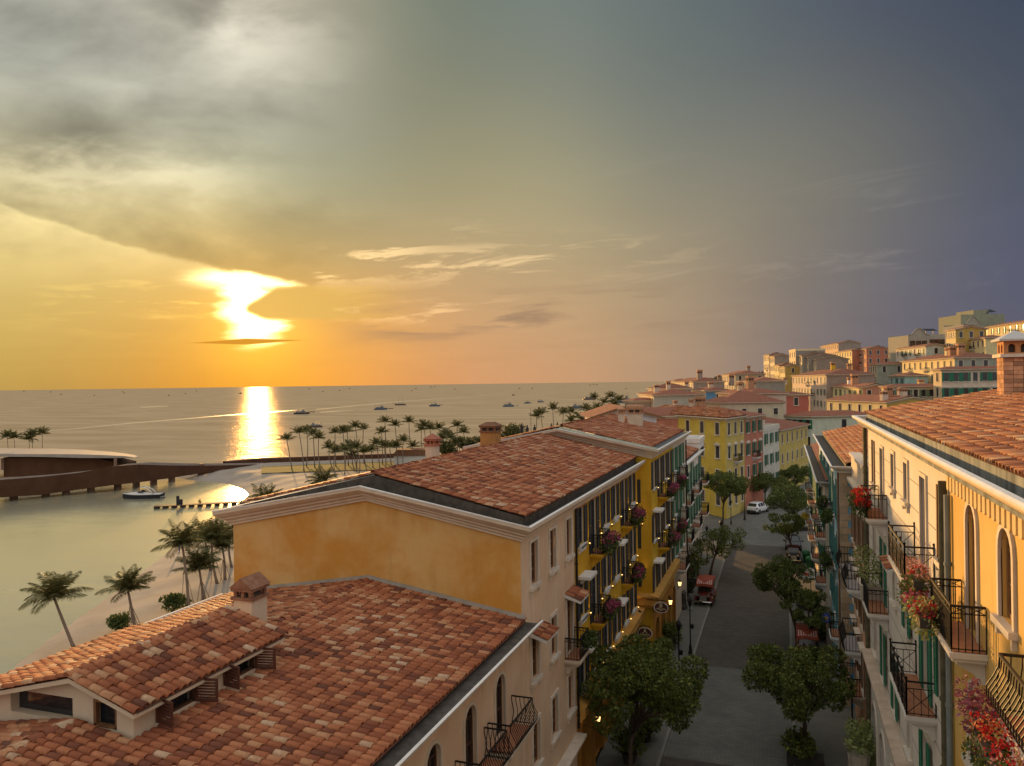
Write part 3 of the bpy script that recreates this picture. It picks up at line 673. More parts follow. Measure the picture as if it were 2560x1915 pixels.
def tile_slopes(roof, slopes, pitch=0.245, expo=0.36, n_ind=300, fine=False, scale=1.0, lift=0.012):
    """slopes: (origin on the eave, eave dir, upslope dir, polygon in (s,t)). The largest in view are objects, the rest one mesh."""
    allM = []
    for A, e, up, poly in slopes:
        A, e, up = Vector(A), Vector(e).normalized(), Vector(up).normalized()
        n = e.cross(up)
        if n.z < 0: n = -n; e2 = -e
        else: e2 = e
        poly = [(float(a), float(b)) for a, b in poly]
        s0, s1 = min(p[0] for p in poly), max(p[0] for p in poly); t0, t1 = min(p[1] for p in poly), max(p[1] for p in poly)
        S, Tt = np.meshgrid(np.arange(s0 + pitch / 2, s1, pitch), np.arange(t0, t1 - 0.1, expo)); S, Tt = S.ravel(), Tt.ravel()
        ok = inpoly(S, Tt + expo * 0.5, poly); S, Tt = S[ok], Tt[ok]
        N = len(S); an = rng.normal(0, 0.016, N); li = np.abs(rng.normal(0, 0.008, N)); ti = rng.normal(0, 0.012, N)
        S = S + rng.normal(0, 0.006, N); Tt = Tt + rng.normal(0, 0.012, N)
        E, U, Nn = np.array(e2), np.array(up), np.array(n)
        ca, sa = np.cos(an)[:, None], np.sin(an)[:, None]
        X = (E * ca + U * sa) * scale; Y = (U * ca - E * sa + Nn * ti[:, None]) * scale; Z = np.repeat(Nn[None] * scale, N, 0)
        O = np.array(A) + np.outer(S, np.array(e)) + np.outer(Tt, np.array(up)) + np.outer(li + lift, Nn)
        allM.append(np.stack([X, Y, Z, O], 2))          # N x 3 x 4
    A = np.concatenate(allM, 0)
    d = A[:, 0, 3] * FWD.x + A[:, 1, 3] * FWD.y; u = (A[:, 0, 3] * RGT.x + A[:, 1, 3] * RGT.y) / np.maximum(d, 0.1)
    v = (H - A[:, 2, 3]) / np.maximum(d, 0.1)
    vis = (d > 1) & (np.abs(u) < 0.665) & (v < 0.5) & (v > -0.5)
    nv = A[:, :, 2]; toc = np.stack([-A[:, 0, 3], -A[:, 1, 3], H - A[:, 2, 3]], 1); fac = (nv * toc).sum(1) / np.linalg.norm(toc, axis=1)
    size = np.where(vis, np.maximum(fac, 0.02) / np.maximum(d, 1) ** 2, 0) ; size = np.where(fac > 0.05, size, size * 0.1)
    order = np.argsort(-size); ind = order[:n_ind] if n_ind else order[:0]; rest = order[len(ind):]
    for k in ind:
        m = A[k]; link('tile', tile_me, roof, Matrix((tuple(m[0]), tuple(m[1]), tuple(m[2]), (0, 0, 0, 1))))
    if len(rest):
        V0, Q0 = (TF, TFQ) if fine else (TC, TCQ)
        R_ = A[rest]; V = np.einsum('nij,vj->nvi', R_[:, :, :3], V0) + R_[:, None, :, 3]
        Q = (Q0[None, :, ::-1] + (np.arange(len(rest)) * len(V0))[:, None, None]).reshape(-1, 4)
        o = link('tile_rows', np_mesh('tile_rows', V.reshape(-1, 3), Q, TILE, True), roof, Matrix()); tag(o, kind='stuff')
def ridge_tiles(roof, a, b, pitch=0.37, r=1.25, indiv=True):
    a, b = Vector(a), Vector(b); d = b - a; L = d.length; d /= L; n = int(L / pitch)
    x = d.cross(Vector((0, 0, 1))).normalized(); z = x.cross(d)
    for k in range(n):
        p = a + d * (k * pitch) + Vector((0, 0, random.uniform(-.008, .012))) - z * 0.0
        M = Matrix(((x.x * r, d.x, z.x * r, p.x), (x.y * r, d.y, z.y * r, p.y), (x.z * r, d.z, z.z * r, p.z), (0, 0, 0, 1)))
        link('ridge_tile', tile_me, roof, M)
def chimney(house, x, y, zb, w, d, h, body, capm=BRICK, style='hip', holes=True, rz=0.0):
    M = T(x, y, zb) @ Matrix.Rotation(rz, 4, 'Z')
    mb = MB(); mb.box(-w / 2, w / 2, -d / 2, d / 2, -0.6, h * 0.62)
    c = link('chimney', mb.mesh('chimney', body), house, M)
    mb = MB(); o = 0.07
    mb.box(-w / 2 - o, w / 2 + o, -d / 2 - o, d / 2 + o, h * 0.62 + 0.002, h * 0.62 + 0.09)
    t0 = h * 0.62 + 0.092; t1 = h * 0.8
    for sx in (-1, 1):
        for sy in (-1, 1): mb.box(sx * w / 2 - (0.12 if sx > 0 else 0), sx * w / 2 + (0.12 if sx < 0 else 0), sy * d / 2 - (0.12 if sy > 0 else 0), sy * d / 2 + (0.12 if sy < 0 else 0), t0, t1)
    mb.box(-0.06, 0.06, -d / 2, -d / 2 + 0.1, t0, t1); mb.box(-w / 2, -w / 2 + 0.1, -0.06, 0.06, t0, t1)
    mb.box(-w / 2 - o, w / 2 + o, -d / 2 - o, d / 2 + o, t1 + 0.002, t1 + 0.1)
    link('vent_collar', mb.mesh('vent_collar', capm), c, M)
    mb = MB(); mb.box(-w / 2 + 0.13, w / 2 - 0.13, -d / 2 + 0.13, d / 2 - 0.13, t0 - 0.01, t1 + 0.01); link('flue', mb.mesh('flue', GUTTER), c, M)
    mb = MB(); z0 = t1 + 0.102; W, Dd = w / 2 + o + 0.03, d / 2 + o + 0.03
    if style == 'hip': mb.P([(-W, -Dd, z0), (W, -Dd, z0), (W, Dd, z0), (-W, Dd, z0), (-W * 0.35, -Dd * 0.35, h), (W * 0.35, -Dd * 0.35, h), (W * 0.35, Dd * 0.35, h), (-W * 0.35, Dd * 0.35, h)], [(0, 1, 5, 4), (1, 2, 6, 5), (2, 3, 7, 6), (3, 0, 4, 7), (4, 5, 6, 7), (0, 3, 2, 1)])
    elif style == 'point': mb.P([(-W, -Dd, z0), (W, -Dd, z0), (W, Dd, z0), (-W, Dd, z0), (0, 0, h + 0.1)], [(0, 1, 4), (1, 2, 4), (2, 3, 4), (3, 0, 4), (0, 3, 2, 1)])
    elif style == 'gable': mb.P([(-W, -Dd, z0), (W, -Dd, z0), (W, Dd, z0), (-W, Dd, z0), (0, -Dd, h + 0.12), (0, Dd, h + 0.12)], [(0, 1, 4), (1, 2, 5, 4), (2, 3, 5), (3, 0, 4, 5), (0, 3, 2, 1)])
    else: mb.box(-W, W, -Dd, Dd, z0, h)
    link('chimney_cap', mb.mesh('chimney_cap', capm), c, M); return c
CPROF = [(0.0, -0.62), (0.12, -0.62), (0.12, -0.54), (0.2, -0.5), (0.2, -0.42), (0.34, -0.36), (0.34, -0.3), (0.44, -0.26), (0.56, -0.16), (0.60, -0.12), (0.60, 0.0), (0.0, 0.0)]
SPROF = [(0.0, -0.45), (0.1, -0.45), (0.14, -0.34), (0.36, -0.22), (0.46, -0.16), (0.5, -0.14), (0.5, 0.0), (0.0, 0.0)]
# ------------------------------------------------------------------ the near houses
OCHRE = mat('ochre_plaster', (0.56, 0.26, 0.05), (0.66, 0.42, 0.17), 0.42, 0.92, 0.25, 22, stain=0.14, spec=0.15, detail=9.0, contrast=1.3)
CREAM = mat('cream_plaster', (0.62, 0.44, 0.30), (0.72, 0.56, 0.41), 0.6, 0.92, 0.3, 20, stain=0.3, spec=0.15, detail=7.0)
YELLOW = mat('yellow_plaster', (0.55, 0.30, 0.018), (0.66, 0.42, 0.045), 0.5, 0.9, 0.2, 22, stain=0.22, spec=0.2)
PALE = mat('pale_plaster', (0.55, 0.46, 0.36), (0.66, 0.58, 0.48), 0.5, 0.92, 0.25, 22, stain=0.25, spec=0.15)
SHOP = mat('shop_plaster', (0.38, 0.17, 0.03), (0.48, 0.24, 0.05), 0.8, 0.9, 0.2, 20, stain=0.2)
COPE = mat('weathered_coping', (0.26, 0.28, 0.21), (0.36, 0.37, 0.29), 1.5, 0.9, 0.3, 12)
WARM = (1.0, 0.62, 0.22)
GLOW = emis('lamp_glow', (1.0, 0.56, 0.18), 3.0)
SPOT = emis('uplight_glow', (1.0, 0.66, 0.20), 2.0)
def add_light(name, p, e, parent, r=0.06, col=WARM, spot=None):
    l = bpy.data.lights.new(name, 'SPOT' if spot else 'POINT'); l.energy = e; l.color = col; l.shadow_soft_size = r
    o = bpy.data.objects.new(name, l); COL.objects.link(o); o.parent = parent; o.matrix_basis = WORLD(parent).inverted() @ T(*p)
    if spot: l.spot_size = rad(spot); l.spot_blend = 0.8; o.matrix_basis = WORLD(parent).inverted() @ T(*p) @ Matrix.Rotation(pi, 4, 'X')
    return o
def lantern_mesh():
    body, gl = MB(), MB()
    body.lathe([(0.02, 0.52), (0.05, 0.46), (0.16, 0.36), (0.17, 0.34), (0.02, 0.33)], 6, cap=False); body.lathe([(0.02, -0.1), (0.05, -0.04), (0.10, 0.0), (0.10, 0.02), (0.0, 0.03)], 6, cap=False)
    for k in range(6):
        a = pi / 3 * k; body.bar((0.10 * math.cos(a), 0.10 * math.sin(a), 0.01), (0.15 * math.cos(a), 0.15 * math.sin(a), 0.35), 0.014)
    gl.lathe([(0.085, 0.02), (0.135, 0.33)], 6)
    return body.mesh('wall_lantern', IRON), gl.mesh('lantern_glass', GLOW)
LB, LGm = lantern_mesh()
def wall_lantern(house, x, y, z, ox, e=9.0):    # ox: how far it stands off the wall, along x
    o = link('wall_lantern', LB, house, T(x + ox, y, z)); link('lantern_glass', LGm, o, T(x + ox, y, z))
    mb = MB(); mb.tube([(x, y, z - 0.15), (x + ox * 0.6, y, z - 0.3), (x + ox, y, z - 0.1)], 0.018, 5); mb.box(x - 0.02, x + 0.02, y - 0.06, y + 0.06, z - 0.3, z + 0.05)
    link('lantern_arm', mb.mesh('lantern_arm', IRON), o, Matrix())
    add_light('lantern_light', (x + ox, y, z + 0.16), e, o, 0.1)
def uplight(house, x, y, z, nx, ny, e=9.0):
    mb = MB(); mb.lathe([(0.03, 0), (0.05, 0.04), (0.055, 0.12), (0.04, 0.12)], 8, T(x + nx * 0.1, y + ny * 0.1, z)); mb.bar((x, y, z + 0.04), (x + nx * 0.08, y + ny * 0.08, z + 0.04), 0.03)
    o = link('wall_uplight', mb.mesh('wall_uplight', mat('brass', (0.35, 0.22, 0.06), None, 1, 0.4, metal=0.8)), house, Matrix())
    mb = MB(); mb.lathe([(0.0, 0.125), (0.045, 0.126), (0.03, 0.16), (0.0, 0.17)], 8, T(x + nx * 0.1, y + ny * 0.1, z), cap=False); link('bulb', mb.mesh('bulb', SPOT), o, Matrix())
    add_light('uplight_light', (x + nx * 0.1, y + ny * 0.1, z + 0.2), e, o, 0.03, spot=70)
def drainpipe(house, x, y, z0, z1, r=0.055, m=None, n=8):
    mb = MB(); mb.tube([(x, y, z0), (x, y, z1)], r, n)
    for k in range(int((z1 - z0) / 1.8)): mb.tube([(x, y, z0 + 0.6 + k * 1.8), (x, y, z0 + 0.68 + k * 1.8)], r * 1.3, n)
    return wbuild(mb, 'drainpipe', m or IRON, house)
def awning(house, M, xc, w, z, proj=0.75, drop=0.28):   # little tiled canopy over a window
    mb = MB(); x0, x1 = xc - w / 2, xc + w / 2
    mb.prism([(0, 0), (-proj, -drop), (-proj, -drop - 0.10), (-0.0, -0.16)], 0, w, M @ Matrix(((0, 1, 0, x0), (1, 0, 0, 0), (0, 0, 1, z), (0, 0, 0, 1))))
    a = link('awning', mb.mesh('awning', WHITE), house, Matrix())
    up = (M.to_3x3() @ Vector((0, proj, drop))).normalized(); e = (M.to_3x3() @ Vector((1, 0, 0))).normalized()
    A = M @ Vector((x0, -proj - 0.04, z - drop))
    n = int(w / 0.2); L = math.hypot(proj, drop)
    for j in range(2):
        for k in range(n):
            nn = e.cross(up); p = A + e * (w / n * (k + 0.5)) + up * (j * 0.38) + nn * 0.015; s = w / n / 0.245
            link('tile', tile_me, a, Matrix(((e.x * s, up.x, nn.x, p.x), (e.y * s, up.y, nn.y, p.y), (e.z * s, up.z, nn.z, p.z), (0, 0, 0, 1))))
    return a
def plain_walls(house, segs, z0, z1, m, name='back_wall'):
    mb = MB()
    for (xa, ya), (xb, yb) in segs: mb.P([(xa, ya, z0), (xb, yb, z0), (xb, yb, z1), (xa, ya, z1)], [(0, 1, 2, 3)])
    return wbuild(mb, name, m, house)
XL = -9.5
# ---- 1: low house in the foreground, big clay roof with a roof lantern
h1 = empty('tile_roof_house', (XL, 18, 0), 'nearest house with a broad red clay tile roof, raised dormer and dirty white gutter', 'house')
M = frame(XL, 8, 0, 1)
ops = [Op(17.5 - 2.75 * k, 7.66, 0.95, 2.15, True) for k in range(6)] + [Op(17.5 - 2.75 * k, 4.2, 0.9, 1.7) for k in range(6)] + [Op(17.3 - 3.4 * k, 0.1, 2.2, 2.9) for k in range(5)]
mb = MB(); wall_mb(mb, M, 20, 0, 10.9, ops); wbuild(mb, 'wall', CREAM, h1)
for k, o in enumerate(ops):
    if k < 6: window(h1, M, o, PALE, 0.10, DKWOOD, sill=False, near=k < 4)
    elif k < 12: window(h1, M, o, TRIM, 0.12, DKWOOD, near=False)
    else: window(h1, M, o, None, 0.1, DKWOOD, sill=False, near=False, name='shop_front')
plain_walls(h1, [((XL, 8), (-22.6, 8)), ((-22.6, 8), (-22.6, 28))], -2, 10.9, CREAM)
for y in (25.5, 22.75): balcony(h1, M, y - 8 - 1.25, y - 8 + 1.25, 7.62, 0.86, 'belly', PALE)
GPROF = [(0.0, -0.5), (0.1, -0.5), (0.16, -0.36), (0.4, -0.3), (0.62, -0.2), (0.74, -0.1), (0.78, 0.0), (0.68, 0.0), (0.62, -0.14), (0.0, -0.14)]
for pth in ([(-22.6, 28, 10.95), (-22.6, 8, 10.95)], [(XL, 8, 10.95), (XL, 28.35, 10.95)]):
    mb = MB(); mb.sweep(pth, GPROF); wbuild(mb, 'gutter', WHITE, h1)
for x0, x1 in ((XL + 0.0, XL + 0.63), (-23.23, -22.6)): mb = MB(); mb.P([(x0, 8, 10.825), (x1, 8, 10.825), (x1, 28.3, 10.825), (x0, 28.3, 10.825)], [(0, 1, 2, 3)]); wbuild(mb, 'gutter_bed', GUTTER, h1)
mb = MB(); mb.P([(XL + 0.02, 8, 10.7), (XL + 0.02, 28, 10.7), (XL + 0.10, 28, 10.98), (XL + 0.10, 8, 10.98)], [(0, 1, 2, 3)]); wbuild(mb, 'eave_board', GUTTER, h1)
ze, zr, xr = 10.96, 12.04, -16.05; xe = XL + 0.18; xw = -22.75
r1 = roof_sheet(h1, [([(xe, 8, ze), (xe, 28, ze), (xr, 28, zr), (xr, 8, zr)], (0, 1, 0)), ([(xw, 8, ze), (xw, 28, ze), (xr, 28, zr), (xr, 8, zr)], (0, 1, 0))], PAN)
upR = Vector((xr - xe, 0, zr - ze)); upL = Vector((xr - xw, 0, zr - ze)); lR, lL = upR.length, upL.length
dy0, dy1 = 14.2, 19.4                            # the dormer
tR = (xe + 14.35) / (xe - xr) * lR; tL = (-19.6 - xw) / (xr - xw) * lL
tile_slopes(r1, [((xe, 8, ze), (0, 1, 0), upR, [(0, 0), (20, 0), (20, lR), (dy1 - 8, lR), (dy1 - 8, tR), (dy0 - 8, tR), (dy0 - 8, lR), (0, lR)]),
                 ((xw, 8, ze), (0, 1, 0), upL, [(0, 0), (20, 0), (20, lL), (dy1 - 8, lL), (dy1 - 8, tL), (dy0 - 8, tL), (dy0 - 8, lL), (0, lL)])], fine=True)
ridge_tiles(r1, (xr, 8, zr + 0.03), (xr, dy0 - 0.02, zr + 0.03)); ridge_tiles(r1, (xr, 20.0, zr + 0.03), (xr, 27.9, zr + 0.03))
mb = MB()
for xa in (xe, xw): mb.P([(xa, 27.82, ze + 0.10), (xr, 27.82, zr + 0.10), (xr, 27.985, zr + 0.22), (xa, 27.985, ze + 0.22)], [(0, 1, 2, 3)])
wbuild(mb, 'flashing', mat('grey_mortar', (0.22, 0.19, 0.16), (0.30, 0.26, 0.22), 2, 0.9), r1)
# dormer: pale walls, low clay roof, openings with brown shutters
DW = mat('dormer_plaster', (0.54, 0.43, 0.31), (0.62, 0.51, 0.38), 0.8, 0.92, 0.2, 22, stain=0.2)
dx0, dx1 = -19.6, -14.4; zd, zdr = 12.56, 13.17
zl = 12.24
mb = MB(); Mf = frame(dx0, dy0, 1, 0); Mr = frame(dx1, dy1, 0, -1); Mr = frame(dx1, dy0, 0, 1)
fo = [Op(2.3, 11.98, 2.05, 0.56, d=0.25), Op(4.33, 11.95, 0.72, 0.66, d=0.22)]
wall_mb(mb, Mf, 5.2, 11.2, 12.0, [o for o in []])
wall_mb(mb, Mf, 5.2, 12.0, 12.24, [])
mb2 = MB(); wall_mb(mb2, Mf, 5.2, 11.2, 12.62, fo, [(0, 12.26 - 0.0), (0, 12.26)] and [(1.4, 12.62), (5.2, 12.62), (dx1 - dx0 - 0.0, 12.6), (xr - dx0, 13.07)])
ro = [Op(1.35, 11.93, 1.3, 0.6, d=0.25), Op(3.75, 11.93, 1.3, 0.6, d=0.25)]
wall_mb(mb2, Mr, dy1 - dy0, 11.2, 12.58, ro)
mb2.P([(dx0, dy0, 11.2), (dx0, dy1, 11.2), (dx0, dy1, 12.3), (dx0, dy0, 12.3)], [(0, 1, 2, 3)]); mb2.P([(dx0, dy1, 11.2), (dx1, dy1, 11.2), (dx1, dy1, 12.58), (xr, dy1, 13.05), (dx0, dy1, 12.3)], [(0, 1, 2, 3, 4)])
dm = wbuild(mb2, 'dormer', DW, h1)
for o, f, sh in ((fo[0], Mf, None), (fo[1], Mf, None), (ro[0], Mr, 1), (ro[1], Mr, 1)):
    mb = MB(); i_, o_ = outline_strip(o.w - 0.14, o.h - 0.07, False, 0.068); strip_mesh(mb, i_, o_, 0.01, 0.12); mb.box(-o.w / 2 + 0.005, o.w / 2 - 0.005, 0.01, 0.12, 0.0, 0.07)
    if o is not fo[0] : link('dormer_window', mb.mesh('dormer_window', BRNWOOD if sh is None else DKWOOD), dm, f @ T(o.x, 0, o.z))
    mb = MB(); mb.P([(-o.w / 2, 0, 0), (o.w / 2, 0, 0), (o.w / 2, 0, o.h), (-o.w / 2, 0, o.h)], [(0, 1, 2, 3)]); link('pane', mb.mesh('pane', GLASS), dm, f @ T(o.x, o.d - 0.01, o.z))
    if sh:
        for s_ in (-1, 1):
            mb = MB(); w_ = o.w / 2 - 0.03; mb.box(0, w_, -0.04, 0, 0, 0.06); mb.box(0, w_, -0.04, 0, o.h - 0.06, o.h); mb.box(0, 0.06, -0.04, 0, 0.061, o.h - 0.061); mb.box(w_ - 0.06, w_, -0.04, 0, 0.061, o.h - 0.061)
            for j in range(6): mb.P([(0.061, -0.036, 0.08 + j * 0.075), (w_ - 0.061, -0.036, 0.08 + j * 0.075), (w_ - 0.061, -0.004, 0.125 + j * 0.075), (0.061, -0.004, 0.125 + j * 0.075)], [(0, 1, 2, 3)])
            hinge = T(o.x + s_ * o.w / 2, -0.02, o.z) @ Matrix.Rotation(s_ * rad(-78) if s_ > 0 else rad(-102), 4, 'Z')
            link('shutter', mb.mesh('shutter', mat('redbrown_shutter', (0.075, 0.026, 0.016), (0.11, 0.04, 0.024), 5, 0.6)), dm, f @ hinge)
sR = Vector((xr - (dx1 + 0.32), 0, zdr - 12.55)); sL = Vector((xr - (dx0 - 0.3), 0, zdr - 12.22))
ya, yb = dy0 - 0.32, dy1 + 0.25
drs = roof_sheet(dm, [([(dx1 + 0.32, ya, 12.55), (dx1 + 0.32, yb, 12.55), (xr, yb, zdr), (xr, ya, zdr)], (0, 1, 0)), ([(dx0 - 0.3, ya, 12.22), (dx0 - 0.3, yb, 12.22), (xr, yb, zdr), (xr, ya, zdr)], (0, 1, 0))], PAN, 'dormer_roof')
mb = MB(); mb.prism([(dx1 + 0.3, 12.535), (xr, 13.155), (dx0 - 0.28, 12.205), (dx0 - 0.28, 12.1), (xr, 13.04), (dx1 + 0.3, 12.43)], ya + 0.02, ya + 0.12)
mb.box(dx1 + 0.005, dx1 + 0.28, ya + 0.12, yb, 12.42, 12.5); wbuild(mb, 'fascia', DW, dm)
tile_slopes(dm, [((dx1 + 0.34, ya - 0.04, 12.55), (0, 1, 0), sR, [(0, 0), (yb - ya + 0.06, 0), (yb - ya + 0.06, sR.length), (0, sR.length)]), ((dx0 - 0.32, ya - 0.04, 12.22), (0, 1, 0), sL, [(0, 0), (yb - ya + 0.06, 0), (yb - ya + 0.06, sL.length), (0, sL.length)])], fine=True)
ridge_tiles(dm, (xr, ya - 0.05, zdr + 0.02), (xr, yb, zdr + 0.02), r=1.0)
chimney(h1, -16.55, 21.2, 12.1, 0.70, 0.78, 1.62, CORN, mat('dark_brick', (0.20, 0.085, 0.05), (0.30, 0.16, 0.10), 4, 0.9, 0.4, 24), 'gable')

# ---- 2: ochre gabled house, cream and yellow street front
h2 = empty('ochre_gable_house', (XL, 40, 0), 'long house with blotchy ochre gable wall, red tile roof and yellow shuttered street front', 'house')
xw = -22.7; xr = -16.1; ya, yb = 28.0, 53.0
Mg = frame(xw, ya, 1, 0); mb = MB(); wall_mb(mb, Mg, XL - xw, -2, 14.0, [], [(0, 14.0), (XL - xw, 14.0), (xr - xw, 15.3)]); wbuild(mb, 'gable_wall', OCHRE, h2)
plain_walls(h2, [((xw, ya), (xw, yb)), ((xw, yb), (XL, yb))], -2, 14.3, OCHRE)
Mc = frame(XL, ya, 0, 1); cy_ = [1.6, 4.25, 6.9]
ops = [Op(x, z, 0.9, 1.72) for x in cy_ for z in (11.95, 8.2, 4.75)]
ops[7] = Op(6.9, 7.45, 0.95, 2.5); ops += [Op(4, 0.1, 5.6, 2.7)]
mb = MB(); wall_mb(mb, Mc, 8.0, 0, 14.05, ops); wbuild(mb, 'cream_wall', CREAM, h2)
for k, o in enumerate(ops): window(h2, Mc, o, TRIM if k < 9 else None, 0.14, BRNWOOD, near=True, sill=k not in (7, 9), name='window' if k < 9 else 'shop_front')
awning(h2, Mc, 1.6, 1.5, 10.25); awning(h2, Mc, 6.9, 1.5, 10.35)
balcony(h2, Mc, 6.0, 7.8, 7.4, 0.75, 'bars', PALE)
My = frame(XL, 36.0, 0, 1); cols = [1.35 + 2.72 * k for k in range(6)]
ops = []
for k, x in enumerate(cols):
    for r, z in enumerate((12.0, 8.45, 4.98)):
        door = (k in (1, 4)) and r < 2
        ops.append(Op(x, z - (0.85 if door else 0), 1.0, 1.85 + (0.85 if door else 0)))
shops = [Op(1.6 + 2.9 * k, 0.1, 1.9, 3.3, True, 0.5) for k in range(6)]
mb = MB(); wall_mb(mb, My, 17.0, 4.3, 14.05, ops); wbuild(mb, 'yellow_wall', YELLOW, h2)
mb = MB(); wall_mb(mb, My, 17.0, 0, 4.3, shops); wbuild(mb, 'shop_wall', SHOP, h2)
for k, o in enumerate(ops):
    door = o.h > 2
    window(h2, My, o, None, 0.1, SHNAVY, SHNAVY, sill=not door, near=True, sill_m=WHITE, shw=0.62, name='window')
    if not door and k % 3 < 3:
        mb = MB(); mb.box(o.x - 0.62, o.x + 0.62, -0.16, -0.004, o.z - 0.16, o.z - 0.02); mb.box(o.x - 0.45, o.x + 0.45, -0.12, -0.004, o.z - 0.3, o.z - 0.162); link('window_ledge', mb.mesh('window_ledge', WHITE), h2, My)
    if o.z > 11:
        mb = MB(); mb.prism([(o.x - 0.75, 13.88), (o.x + 0.75, 13.88), (o.x + 0.55, 14.0), (o.x, 14.04), (o.x - 0.55, 14.0)], -0.09, -0.004, My); link('window_crest', mb.mesh('window_crest', mat('terracotta_trim', (0.42, 0.17, 0.05), None)), h2, Matrix())
for o in shops: window(h2, My, o, SHOP, 0.12, DKWOOD, sill=False, near=False, name='shop_front')
for k in (1, 4):
    for z in (11.12, 7.57): balcony(h2, My, cols[k] - 0.95, cols[k] + 0.95, z, 0.7, 'bars', YELLOW)
for k in (0, 3):
    for z in (10.42, 6.92):
        mb = MB(); mb.box(cols[k] - 0.72, cols[k] + 0.72, -0.62, -0.004, z, z + 0.14); mb.prism([(-0.0, 0), (-0.35, 0), (-0.2, -0.2), (0, -0.3)], 0, 1.0, Matrix(((0, 1, 0, cols[k] - 0.5), (1, 0, 0, -0.006), (0, 0, 1, z - 0.002), (0, 0, 0, 1))))
        link('window_canopy', mb.mesh('window_canopy', WHITE), h2, My)
mb = MB(); LP = [(0, -0.35), (0.25, -0.35), (0.3, -0.2), (0.42, -0.12), (0.42, 0.38), (0.50, 0.42), (0.50, 0.5), (0, 0.62)]
mb.sweep([(XL, 36.0, 4.12), (XL, 53.0, 4.12)], LP); wbuild(mb, 'ledge', mat('ledge_plaster', (0.50, 0.25, 0.05), (0.60, 0.34, 0.09), 0.6, 0.9, stain=0.3), h2)
mb = MB(); mb.sweep([(XL, 28.35, 3.3), (XL, 36.0, 3.3)], [(0, -0.12), (0.5, -0.12), (0.5, 0), (0, 0)]); wbuild(mb, 'shop_cornice', TRIM, h2)
for k in range(6):
    for z in (12.0, 8.45, 4.98): uplight(h2, XL, 36 + cols[k] + 1.36, z - 0.35, 1, 0)
for y in (37.2, 43.3): wall_lantern(h2, XL, y, 3.35, 0.75)
drainpipe(h2, XL + 0.1, 36.0, 3.5, 14.0, 0.06)
path = [(xw, yb, 14.6), (xw, ya, 14.6), (xr, ya, 15.92), (XL, ya, 14.6), (XL, yb - 0.02, 14.6)]
HP = CPROF[:-2] + [(0.60, 0.0), (0.5, 0.0), (0.46, -0.16), (0.0, -0.16)]
mb = MB(); mb.sweep(path, HP); wbuild(mb, 'cornice', CORN, h2)
mb = MB(); mb.sweep(path, [(0.49, 0.002), (0.62, 0.002), (0.62, 0.05), (0.49, 0.05)]); wbuild(mb, 'cornice_edge', WHITE, h2)
mb = MB(); ze, zr = 14.80, 16.28; xe, xwe = XL + 0.02, xw - 0.02; y0 = ya + 0.62
for xa in (XL, xw): mb.P([(xa + (0.46 if xa == XL else -0.46), ya, 14.45), (xa + (0.46 if xa == XL else -0.46), yb, 14.45), (xa, yb, 14.45), (xa, ya, 14.45)], [(0, 1, 2, 3)])
mb.prism([(xwe + 0.1, 14.0), (XL - 0.08, 14.0), (XL - 0.08, ze - 0.02), (xr, zr - 0.03), (xwe + 0.1, ze - 0.02)], y0, y0 + 0.12)
mb.box(XL - 0.16, XL - 0.06, y0 + 0.121, yb - 0.05, 14.2, ze - 0.01); wbuild(mb, 'roof_curb', GUTTER, h2)
r2 = roof_sheet(h2, [([(xe, y0, ze), (xe, yb, ze), (xr, yb, zr), (xr, y0, zr)], (0, 1, 0)), ([(xwe, y0, ze), (xwe, yb, ze), (xr, yb, zr), (xr, y0, zr)], (0, 1, 0))], PAN)
uR, uL = Vector((xr - xe, 0, zr - ze)), Vector((xr - xwe, 0, zr - ze)); Ls = yb - y0
tile_slopes(r2, [((xe + 0.05, y0 - 0.03, ze), (0, 1, 0), uR, [(0, 0), (Ls, 0), (Ls, uR.length), (0, uR.length)]), ((xwe - 0.05, y0 - 0.03, ze), (0, 1, 0), uL, [(0, 0), (Ls, 0), (Ls, uL.length), (0, uL.length)])], fine=True)
ridge_tiles(r2, (xr, y0 - 0.05, zr + 0.03), (xr, yb - 0.1, zr + 0.03))
TERP = mat('terracotta_plaster', (0.40, 0.20, 0.11), (0.50, 0.28, 0.17), 1.5, 0.9, 0.3, 18, stain=0.3)
chimney(h2, -16.55, 43.5, 16.1, 0.95, 0.95, 1.6, mat('brown_ochre', (0.34, 0.17, 0.05), (0.42, 0.23, 0.08), 2, 0.9), mat('dark_terracotta', (0.17, 0.08, 0.045), (0.24, 0.12, 0.07), 2, 0.9), 'hip')
chimney(h2, -16.4, 35.0, 16.15, 0.52, 0.52, 1.32, CORN, mat('red_terracotta', (0.33, 0.11, 0.07), (0.40, 0.16, 0.10), 2, 0.9), 'point')

# ---- 3: higher yellow house stepping forward
XB = -8.55
h3 = empty('yellow_step_house', (XB, 62, 0), 'taller golden yellow house stepping towards the street with two round top uplights on its corner', 'house')
h3['label'] = 'taller golden yellow house stepping out to the street, two wall uplights on its corner pier'
ya, yb, xw, xr = 53.0, 72.5, -21.5, -15.0; ze0 = 15.35
mb = MB(); wall_mb(mb, frame(xw, ya, 1, 0), XB - xw, 3, 14.75, [], [(0, 14.75), (XB - xw, 14.75), (xr - xw, 16.1)]); wall_mb(mb, frame(xw, ya, 1, 0), XB - xw, 0, 3, [])
wbuild(mb, 'side_wall', YELLOW, h3); plain_walls(h3, [((xw, ya), (xw, yb)), ((xw, yb), (XB, yb))], -2, 15.0, YELLOW)
Mb = frame(XB, ya, 0, 1); cols3 = [1.2 + 2.66 * k for k in range(7)]
ops = []
for k, x in enumerate(cols3):
    for r, z in enumerate((12.6, 9.0, 5.5)):
        door = k in (1, 3, 5) and r < 2; ops.append(Op(x, z - (0.85 if door else 0), 1.0, 1.85 + (0.85 if door else 0)))
